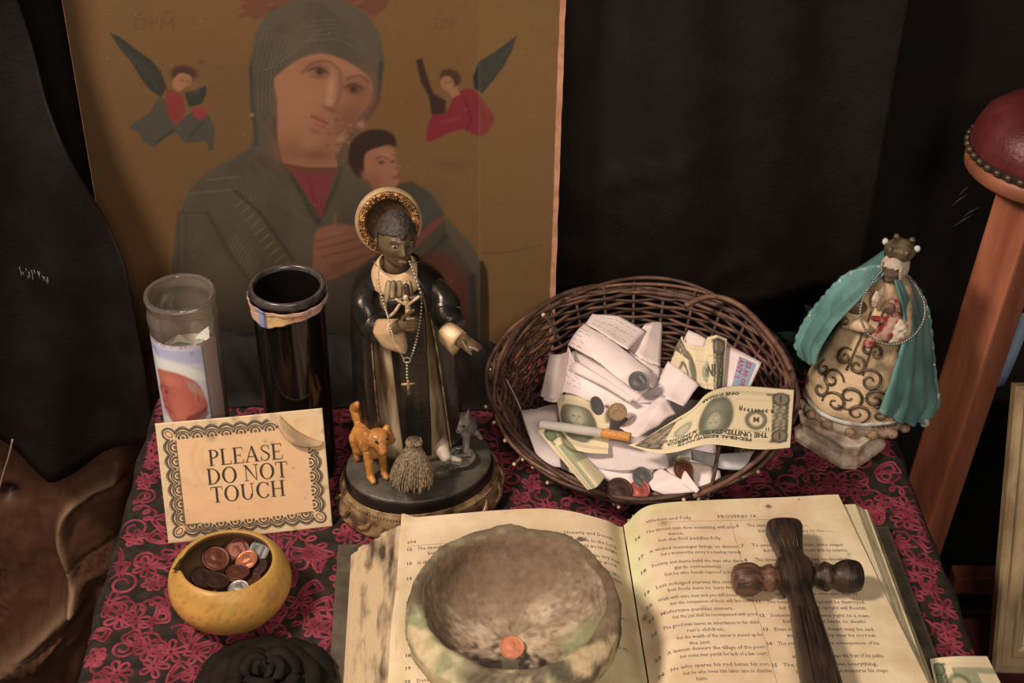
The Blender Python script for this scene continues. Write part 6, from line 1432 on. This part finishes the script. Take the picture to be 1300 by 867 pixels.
for k in range(22):           # cut rod ends sticking out at the left and front
    t = math.radians(rw.uniform(150, 262)) if k < 17 else math.radians(rw.uniform(262, 320)); f = rw.uniform(.3, .98); a = wall(t, f, .002); rd = Vector((math.cos(t), math.sin(t), 0)); tn = Vector((-math.sin(t), math.cos(t), 0))
    b = a + rd * rw.uniform(.006, .014) + tn * rw.uniform(-.02, .02) + Vector((0, 0, rw.uniform(-.006, .010)))
    e = mk('rod_end', *tube([a - tn * .010, a + (b - a) * .4, b], .0016, 6), M_wick, bk); mk('cut_tip', *ellipsoid(b, (.0019, .0019, .0019), 5), M_tip, e)
for pts, r in (([(622, 470, .050), (630, 520, .046), (642, 560, .030)], .0017), ([(690, 400, .088), (700, 412, .085), (706, 430, .078)], .0017)):
    e = mk('stray_rod', *tube(catmull([at(*p_) for p_ in pts], 5), r, 6), M_wick, bk); mk('cut_tip', *ellipsoid(at(*pts[0]), (.0024, .0024, .0024), 5), M_tip, e)
mk('stray_rod', *tube(catmull([at(898, 632, .045), at(905, 610, .060), at(910, 585, .074), at(913, 566, .088)], 5), .0017, 6), M_wick, bk)
mk('stray_rod', *tube(catmull([at(880, 630, .055), at(925, 610, .062), at(965, 580, .078), at(985, 552, .094), at(992, 528, .098)], 6), .0024, 6), M_wick2, bk)
mk('stray_rod', *tube(catmull([at(870, 388, .098), at(905, 376, .103), at(945, 392, .102), at(985, 436, .097), at(1004, 470, .090)], 6), .0030, 6), M_wick2, bk)

# ------------------------------------------------------------------ paper, notes and money in the basket
M_paper = mat('white_paper', C(238, 203, 184), .8, C(230, 193, 174), 30, .12, 200, spec=.2)
M_paper2 = mat('greyish_paper', C(218, 188, 172), .8, C(206, 176, 160), 30, .12, 200, spec=.2)
M_pen_ink = mat('pen_ink', C(126, 112, 122), .8)
GP = 'notes and slips in the basket'
def ruled(A, Bp, m=6, nu=10, smooth=False, crumple=.0, seed=0, bow=0.0):
    """paper between two polylines of (px, py, z)"""
    a = np.array([tuple(at(*p_)) for p_ in A]); b = np.array([tuple(at(*p_)) for p_ in Bp])
    if smooth: a, b = catmull(a, m), catmull(b, m)
    else:
        f = lambda P_: np.concatenate([np.linspace(P_[i], P_[i + 1], m, endpoint=False) for i in range(len(P_) - 1)] + [P_[-1:]]); a, b = f(a), f(b)
    P = np.zeros((nu, len(a), 3))
    for j in range(nu):
        v = j / (nu - 1); P[j] = a * (1 - v) + b * v; P[j, :, 2] += bow * math.sin(math.pi * v)
        if crumple: P[j, :, 2] += [crumple * noise.noise(Vector((p_[0] * 55, p_[1] * 55, seed))) for p_ in P[j]]
    return P
def Sof(P):
    nv, nu = P.shape[:2]
    def S(u, v, e=0):
        x, y = np.clip(u, 0, .9999) * (nu - 1), np.clip(v, 0, .9999) * (nv - 1); i, j = int(x), int(y); fx, fy = x - i, y - j
        p_ = (P[j, i] * (1 - fx) + P[j, i + 1] * fx) * (1 - fy) + (P[j + 1, i] * (1 - fx) + P[j + 1, i + 1] * fx) * fy
        n = np.cross(P[j, i + 1] - P[j, i], P[j + 1, i] - P[j, i]); l = np.linalg.norm(n); n = n / l if l > 1e-12 else np.array([0, 0, 1.0])
        if n[2] < 0: n = -n
        return Vector(p_ + n * e)
    return S
def paper(name, P, label, m=None, cat='paper', group=GP, thick=.0006, cols=None):
    o = mk(name, *gridmesh(P), m or M_paper, cols=cols, solid=thick, off=0); return tag(o, label, cat, group)
def scribble(o, P, rows, u0, u1, seed):
    rr = random.Random(seed); S = Sof(P); parts = []
    for v in rows:
        u = u0
        while u < u1 - .03:
            w_ = rr.uniform(.04, .13); n = max(5, int(w_ * 110)); pts = []
            for i in range(n): pts.append((u + w_ * i / n, v + rr.uniform(-.022, .022)))
            A = [S(a, b - .006, .0005) for a, b in pts]; B_ = [S(a + .004, b + .008, .0005) for a, b in pts]
            parts.append(gridmesh(np.array([[tuple(x) for x in A], [tuple(x) for x in B_]]))); u += w_ + .03
    return stuff(mk('handwriting', *join(parts), M_pen_ink, o))
Rl = lambda *a, **k: ruled(*a, **k)
# supporting layer of crumpled slips deep in the basket
paper('paper_slip', Rl([(672, 520, .040), (745, 508, .050), (830, 500, .055), (905, 515, .050)], [(700, 590, .030), (760, 612, .030), (840, 612, .034), (910, 590, .036)], 6, 12, True, .006, 3), 'wide crumpled slip lying under the other notes in the basket', M_paper2)
P = Rl([(645, 484, .060), (660, 516, .058), (668, 545, .044)], [(642, 480, .062), (664, 530, .040), (684, 583, .034)], 6, 6); paper('paper_slip', P, 'thin upright paper sliver against the left basket wall', M_paper2)
P = Rl([(661, 521, .056), (684, 520, .059), (707, 520, .062)], [(683, 584, .042), (696, 590, .043), (712, 592, .044)], 5, 8, True, .002, 5); paper('paper_slip', P, 'pale grey card under the cigarette tip at the left of the basket', M_paper2)
P = Rl([(733, 556, .064), (780, 560, .068), (845, 572, .066)], [(742, 590, .050), (786, 598, .056), (850, 594, .058)], 6, 10, True, .003, 8); paper('paper_slip', P, 'wide greyish folded note below the cigarette', M_paper2)
P = Rl([(752, 594, .052), (790, 592, .054), (834, 592, .056)], [(770, 626, .040), (786, 618, .046), (818, 612, .050)], 6, 8, True, .002, 9); paper('paper_slip', P, 'white slip behind the copper coins at the basket front')
paper('paper_slip', Rl([(726, 446, .090), (790, 456, .094), (862, 474, .088)], [(716, 512, .076), (780, 528, .080), (846, 532, .080)], 6, 12, True, .003, 33), 'broad white sheet underneath the large folded notes')
# big handwritten folded note
P = Rl([(752, 398, .110), (786, 401, .112), (820, 420, .108)], [(744, 411, .112), (772, 428, .116), (797, 444, .110)], 6, 12, False, .0012, 1); o = paper('handwritten_note', P, 'top flap of the large handwritten note at the basket back'); scribble(o, P, (.22, .5, .78), .1, .9, 1)
P = Rl([(743, 411, .111), (775, 430, .115), (829, 472, .108)], [(721, 438, .104), (752, 455, .110), (812, 500, .104)], 6, 14, False, .0012, 2, .004); o = paper('folded_note', P, 'large white folded note under the grey coin with pen lines at its left'); scribble(o, P, (.3, .45, .6, .75, .9), .03, .20, 2)
P = Rl([(733, 459, .106), (770, 482, .108), (806, 508, .104)], [(724, 470, .100), (768, 492, .103), (800, 512, .100)], 6, 8, False, 0, 2, .003); paper('folded_note', P, 'narrow bright rolled fold below the large white folded note')
P = Rl([(721, 440, .101), (732, 461, .099), (745, 474, .097), (800, 508, .094)], [(714, 498, .086), (735, 503, .086), (757, 512, .086), (792, 524, .084)], 6, 12, True, .002, 4); o = paper('handwritten_note', P, 'lower sheet of pen writing beside the rolled slip'); scribble(o, P, (.15, .3, .45, .6, .75), .02, .42, 3)
P = Rl([(698, 449, .098), (709, 450, .106), (722, 446, .101)], [(686, 503, .082), (701, 506, .090), (715, 499, .085)], 7, 10, True, .0006, 6); paper('rolled_slip', P, 'small curled slip with a torn top edge at the left of the heap')
P = Rl([(819, 411, .104), (828, 409, .108), (841, 409, .102)], [(797, 441, .098), (812, 455, .103), (838, 468, .092)], 6, 10, False, .0015, 7); paper('folded_note', P, 'white folded note standing at the back right of the large note')
P = Rl([(797, 441, .097), (818, 458, .099), (838, 466, .094)], [(806, 474, .094), (824, 490, .094), (836, 498, .090)], 6, 8, False, .001, 7); paper('folded_note', P, 'white paper wedge right of the grey coin')
P = Rl([(848, 459, .104), (866, 470, .108), (888, 489, .100)], [(826, 500, .090), (846, 508, .098), (868, 515, .094)], 6, 12, False, .0018, 8); paper('square_note', P, 'square white note tilted beside the standing dollar bill')
P = Rl([(826, 503, .094), (846, 504, .098), (858, 524, .092)], [(786, 545, .080), (808, 556, .090), (838, 540, .086)], 6, 12, False, .004, 11); paper('crumpled_note', P, 'white crumpled note with a sharp point in the middle of the heap')
P = Rl([(780, 510, .090), (806, 508, .092), (830, 514, .092)], [(784, 524, .082), (806, 536, .084), (826, 530, .090)], 6, 8, False, .004, 12); paper('crumpled_note', P, 'small crumpled paper scrap beside the shiny gilt coin')
P = Rl([(826, 494, .093), (838, 486, .097), (850, 484, .099)], [(806, 512, .090), (820, 512, .094), (838, 510, .094)], 5, 8, False, .002, 13); paper('crumpled_note', P, 'small white paper fold above the crumpled pointed note', M_paper2)
P = Rl([(692, 498, .078), (702, 494, .084), (712, 502, .080)], [(690, 508, .074), (703, 510, .078), (713, 510, .076)], 5, 6, False, .004, 14); paper('crumpled_note', P, 'tiny torn white scrap at the left above the cigarette')
P = Rl([(838, 594, .060), (862, 606, .066), (886, 624, .058)], [(820, 608, .054), (828, 622, .056), (842, 628, .052)], 6, 10, False, .001, 15); paper('folded_note', P, 'white paper folded like a fan at the basket front')
P = Rl([(860, 588, .062), (872, 600, .070), (888, 622, .062)], [(846, 596, .062), (866, 614, .064), (884, 626, .060)], 6, 8, False, .0004, 16); paper('folded_note', P, 'narrow pointed paper fold leaning on the fan-folded note')
P = Rl([(874, 586, .060), (900, 590, .064), (914, 598, .060)], [(884, 622, .052), (900, 622, .054), (916, 612, .054)], 6, 8, False, .001, 17); paper('paper_slip', P, 'rounded white slip behind the loose rod at the basket front')
P = Rl([(876, 571, .070), (914, 576, .076), (958, 572, .074)], [(878, 584, .062), (912, 594, .068), (946, 598, .066)], 6, 10, True, .001, 18, .003); paper('folded_note', P, 'silvery grey folded wrapper below the large dollar bill', mat('silvery_wrapper', C(188, 172, 162), .3, C(150, 136, 128), 40, .2))
P = Rl([(874, 419, .100), (886, 424, .101), (898, 431, .100)], [(866, 436, .094), (880, 442, .095), (892, 446, .094)], 5, 6); paper('paper_slip', P, 'white paper corner behind the standing dollar bill')
# ticket with red lettering on a blue-grey panel
P = Rl([(921, 438, .098), (944, 448, .100), (967, 460, .097)], [(912, 494, .084), (930, 498, .086), (950, 497, .084)], 6, 10); o = paper('ticket', P, 'white ticket with red lettering on a grey-blue panel', cat='ticket', group=None)
S = Sof(P); G_ = [[tuple(S(u, v, .0005)) for u in np.linspace(.42, .90, 8)] for v in np.linspace(.12, .97, 8)]
pnl = mk('printed_panel', *gridmesh(np.array(G_)), mat('ticket_panel', C(150, 150, 156), .6), o)
tk = []
for s, u, hgt in (('$5.00 OFF', .76, .20), ('ANY 1', .56, .20)):
    t2 = text2d(s, .02); tk.append((np.stack([u - .12 + t2[0][:, 1] * hgt, .16 + t2[0][:, 0] * hgt * .92], 1), t2[1]))
mk('lettering', *printed(tk, lambda x, y, e: S(x, y, .0010)), mat('red_lettering', C(176, 76, 92), .6), o)

# ------------------------------------------------------------------ dollar bills
NB_U, NB_V = 132, 56
UU, VVb = np.meshgrid(np.linspace(0, 1, NB_U), np.linspace(0, 1, NB_V))
def bill_front(green=False, worn=0.0):
    X, Y = UU * 156, VVb * 66; ink = (84, 70, 54) if not green else (86, 92, 62); inkm = (136, 116, 90) if not green else (126, 126, 92); pap = (228, 194, 148)
    q = Paint(X, Y, pap); q.mix(.3 * fbm(X, Y, 20, 81), (214, 180, 136))
    d = np.minimum(np.minimum(X - 5, 151 - X), np.minimum(Y - 5, 61 - Y))
    lace = .5 + .5 * np.sin(X * 1.9) * np.sin(Y * 1.9)
    q.mix(((d > 0) & (d < 5.5)) * (.65 + .25 * lace), ink); q.mix(((d > .9) & (d < 1.5)) * .7, pap); q.mix(((d > 4.2) & (d < 4.8)) * .6, pap)
    if green:
        q.mix(((X > 30) & (X < 126) & (Y > 10) & (Y < 56)) * (.62 + .3 * lace), inkm); q.poly([(60, 18), (96, 18), (96, 48), (60, 48)], pap, 2, .8)
        q.spot(34, 33, 15, 15, ink, .75, 0, 5); q.spot(34, 33, 10, 10, pap, .5, 0, 5); q.spot(122, 33, 15, 15, ink, .75, 0, 5); q.spot(122, 33, 10, 10, pap, .5, 0, 5)
    else:
        q.spot(78, 34, 20, 25, ink, .9, 0, 8); q.spot(78, 34, 18.6, 23.4, (104, 96, 76), .7, 0, 8)
        q.spot(79, 24, 14, 9, (148, 136, 108), .9); q.spot(78, 40, 8, 10, (186, 168, 128), 1, 0, 4); q.spot(78, 49, 9, 4, (150, 138, 112), .9); q.spot(70, 40, 4, 9, (150, 138, 112), .8); q.spot(86, 40, 4, 9, (150, 138, 112), .8); q.spot(75, 41, 1.6, 1, ink, .9); q.spot(81, 41, 1.6, 1, ink, .9); q.line([(78, 40), (79, 36)], ink, .8, 1, .7); q.line([(75, 33), (81, 33)], ink, .9, 1, .8)
        q.spot(37, 36, 10.5, 10.5, ink, .9, 0, 6); q.spot(37, 36, 8.6, 8.6, inkm, .9, 0, 6); q.spot(37, 36, 6.2, 6.2, pap, .95, 0, 5)
        q.spot(118, 33, 10.5, 10.5, (74, 108, 88), .65, 0, 3); q.spot(118, 33, 7, 7, pap, .4, 0, 4)
        for yy, x0, x1 in ((20, 100, 140), (46, 100, 140), (15, 20, 58), (48, 22, 56)): q.line([(x0, yy), (x1, yy)], inkm, .7, .8, .6)
    q.mix(((X > 5) & (X < 22) | (X < 151) & (X > 134)) * (Y > 6) * (Y < 60) * (.45 + .45 * (np.sin(X * .9 + np.sin(Y * .5) * 2) * np.sin(Y * .8) > -.1)), ink)
    for x, y in ((13.5, 12), (142.5, 12), (13.5, 53), (142.5, 53)): q.spot(x, y, 9, 7.5, ink, .95, 0, 6); q.spot(x, y, 6.5, 5.4, inkm, .9, 0, 6)
    for x, y in ((14, 27), (142, 27), (14, 40), (142, 40)): q.spot(x, y, 5, 6, inkm, .7)
    q.poly([(28, 7), (128, 7), (128, 11.5), (28, 11.5)], pap, .6, .75); q.poly([(24, 54), (132, 54), (132, 60.5), (24, 60.5)], pap, .8, .85)
    return q.c
BF, BG = bill_front(False), bill_front(True)
M_bill = mat('banknote_paper', (1, 1, 1), .75, attr=True, bump=.15, bscale=400, spec=.25); M_bink = mat('banknote_ink', C(82, 74, 58), .75); M_bseal = mat('banknote_seal', C(76, 104, 84), .75)
def bill(P, cols, label, texts, group='dollar bills in the basket', sub=None):
    """P: any (nv, nu, 3) sheet, sampled on the print grid; sub=(u0,u1,v0,v1) is the visible piece of the note"""
    S = Sof(P); G = np.array([[tuple(S(u, v)) for u in UU[0]] for v in VVb[:, 0]])
    c = cols.reshape(NB_V, NB_U, 3)
    if sub:
        u0, u1, v0, v1 = sub; ui = np.clip((u0 + (u1 - u0) * UU) * (NB_U - 1), 0, NB_U - 1).round().astype(int); vi = np.clip((v0 + (v1 - v0) * VVb) * (NB_V - 1), 0, NB_V - 1).round().astype(int); c = c[vi, ui]
    o = tag(mk('dollar_bill', *gridmesh(G), M_bill, cols=c.reshape(-1, 3), solid=.0004, off=0), label, 'money', group)
    if texts:
        it = []
        for s, x, y, h, rot, fit in texts:
            t2 = text2d(s, .035); wt = width(t2) * h; sx = fit / wt if fit else 1; it.append(place(t2, x, y, h, rot, sx))
        if sub: u0, u1, v0, v1 = sub
        else: u0, u1, v0, v1 = 0, 1, 0, 1
        it = [(v, f) for v, f in it if len(v) and (v[:, 0].min() / 156 - u0) / (u1 - u0) > -.01 and (v[:, 0].max() / 156 - u0) / (u1 - u0) < 1.01 and min((v[:, 1].min() / 66 - v0) / (v1 - v0), (v[:, 1].max() / 66 - v0) / (v1 - v0)) > -.02 and max((v[:, 1].max() / 66 - v0) / (v1 - v0), (v[:, 1].min() / 66 - v0) / (v1 - v0)) < 1.02]
        if it: mk('printed_text', *printed(it, lambda x, y, e: S((x / 156 - u0) / (u1 - u0), (y / 66 - v0) / (v1 - v0), .00055)), M_bink, o)
    return o
FT = [('FEDERAL RESERVE NOTE', 40, 55.6, 4.6, 0, 76), ('THE UNITED STATES OF AMERICA', 26, 49.4, 7.2, 0, 104), ('ONE DOLLAR', 55, 7.3, 5.0, 0, 46), ('1', 11.6, 8.4, 10, 0, 0), ('1', 140.6, 8.4, 10, 0, 0), ('1', 11.6, 49.6, 10, 0, 0), ('1', 140.6, 49.6, 10, 0, 0), ('M', 34.2, 33.4, 7.5, 0, 0), ('M 39411910 D', 98, 44, 6, 0, 38), ('B 39411910', 20, 24.5, 5, 0, 34), ('11', 24, 44, 4.5, 0, 0), ('11', 50, 22, 4.5, 0, 0)]
# the big bill lies face up, upside down: its u axis runs from the right end towards the left tip
Ar = [(1003, 568, .098), (982, 570, .100), (955, 570, .102), (925, 566, .103), (900, 564, .104), (880, 568, .102), (856, 574, .096), (832, 575, .090), (797, 565, .086)]
Bt = [(1008, 495, .104), (984, 493, .106), (960, 491, .108), (936, 490, .110), (914, 493, .113), (896, 501, .114), (880, 518, .110), (858, 532, .102), (810, 562, .090)]
P = ruled(Bt, Ar, 6, 14, True)
bill(P, BF, 'large curled dollar bill lying upside down over the right basket rim', FT)
P = ruled([(866, 433, .100), (880, 438, .104), (894, 440, .104), (898, 428, .108), (910, 425, .112), (923, 430, .106)], [(880, 486, .086), (888, 490, .090), (896, 494, .088), (900, 494, .092), (910, 496, .096), (918, 494, .090)], 6, 14, False)
bill(P, BF, 'folded dollar bill standing upright before the ticket', [('ONE', 112, 28, 14, 0, 0)], sub=(.55, .98, .95, .25))
P = ruled([(866, 426, .102), (858, 440, .098), (848, 470, .090)], [(868, 436, .100), (876, 455, .096), (884, 482, .086)], 6, 10, False, .001, 4)
bill(P, BF, 'creased dollar bill end leaning left of the standing bill', None, sub=(.0, .25, .1, .9))
P = ruled([(706, 500, .080), (738, 504, .084), (775, 522, .080)], [(716, 566, .064), (742, 574, .068), (772, 576, .068)], 7, 12, True, .001, 5)
bill(P, BF, 'dollar bill showing its oval portrait under the cigarette', FT[:2], sub=(.36, .72, 1, 0))
P = ruled([(683, 548, .066), (696, 538, .074), (706, 542, .070)], [(746, 622, .056), (758, 618, .066), (768, 606, .060)], 7, 16, True)
bill(P.transpose(1, 0, 2), BG, 'green dollar bill rolled into a strip at the basket front left', None, sub=(.0, .62, .0, .6))
P = ruled([(858, 577, .066), (878, 580, .069)], [(856, 590, .060), (872, 592, .062)], 5, 6)
bill(P, BG, 'small green bill corner below the large curled bill', None, sub=(.1, .4, .1, .7))
P = ruled([(1188, 874, .0085), (1230, 872, .0085), (1275, 876, .003)], [(1180, 836, .0085), (1214, 833, .0115), (1253, 833, .0055)], 8, 12, True)
P2 = np.array([[P[j, i] + (P[j, i] - P[-1, i]) * 1.0 for i in range(P.shape[1])] for j in range(P.shape[0])]); P2 = np.where(np.arange(P.shape[0])[:, None, None] >= 0, P2, P)
bill(P2, BG, 'green dollar bill at the lower right corner beside the book cover', None, None, sub=(0, .55, .0, 1.0))

# ------------------------------------------------------------------ cigarette and coins in the basket
a, b = at(686, 538, .0795), at(800, 555, .0850); d = b - a; L_ = d.length; d.normalize(); jn = a + d * (L_ * .68)
cg = thing('cigarette', 'white cigarette with orange filter lying across the notes', 'cigarette', tuple(a))
mk('paper_tube', *tube([a, a + d * .0005, jn], .0042, 20), mat('cigarette_paper', C(226, 202, 180), .7, C(216, 188, 164), 60, .1), cg)
mk('filter', *tube([jn, jn + d * .0003, b - d * .0004, b], [.0042, .00435, .00435, .0041], 20), mat('orange_filter', C(212, 138, 72), .65, C(190, 116, 58), 400, .15), cg)
mk('filter_ring', *tube([jn + d * .002, jn + d * .0027], .00442, 20), mat('ring_ochre', C(186, 118, 60), .6), cg)
mk('tobacco', *tube([a - d * .0006, a + d * .001], .0037, 16), mat('tobacco_brown', C(92, 62, 42), .8, C(60, 40, 28), 900, .5), cg)
GB = 'coins in the basket'
for x, y, z, r, m, tl, lb in ((811, 484, .1170, .0098, M_grey, (.55, .12), 'grey coin lying on the large white folded note'), (758, 515, .0960, .0090, M_grey, (.5, .75), 'dull grey coin half under the lower sheet of writing'),
  (784, 523, .0990, .0088, M_gold, (.55, -.1), 'shiny gilt coin beside the small crumpled scrap'), (868, 597, .0685, .0095, M_brown, (.5, .2), 'brown coin between the fan-folded note and rounded slip'),
  (816, 606, .0590, .0100, M_grey, (.5, .3), 'tarnished grey coin left of the fan-folded note'), (786, 622, .0530, .0122, M_dark, (.4, .0), 'large dark coin at the front basket rim'),
  (812, 622, .0530, .0096, mat('red_copper', C(150, 70, 56), .45, metal=.4), (.5, -.1), 'reddish copper coin at the front basket rim'), (762, 617, .0500, .0098, M_dark, (.4, .4), 'dark coin beside the rolled green bill end')):
    coin(at(x, y, z), r, m, lb, GB, tl, x * .7)
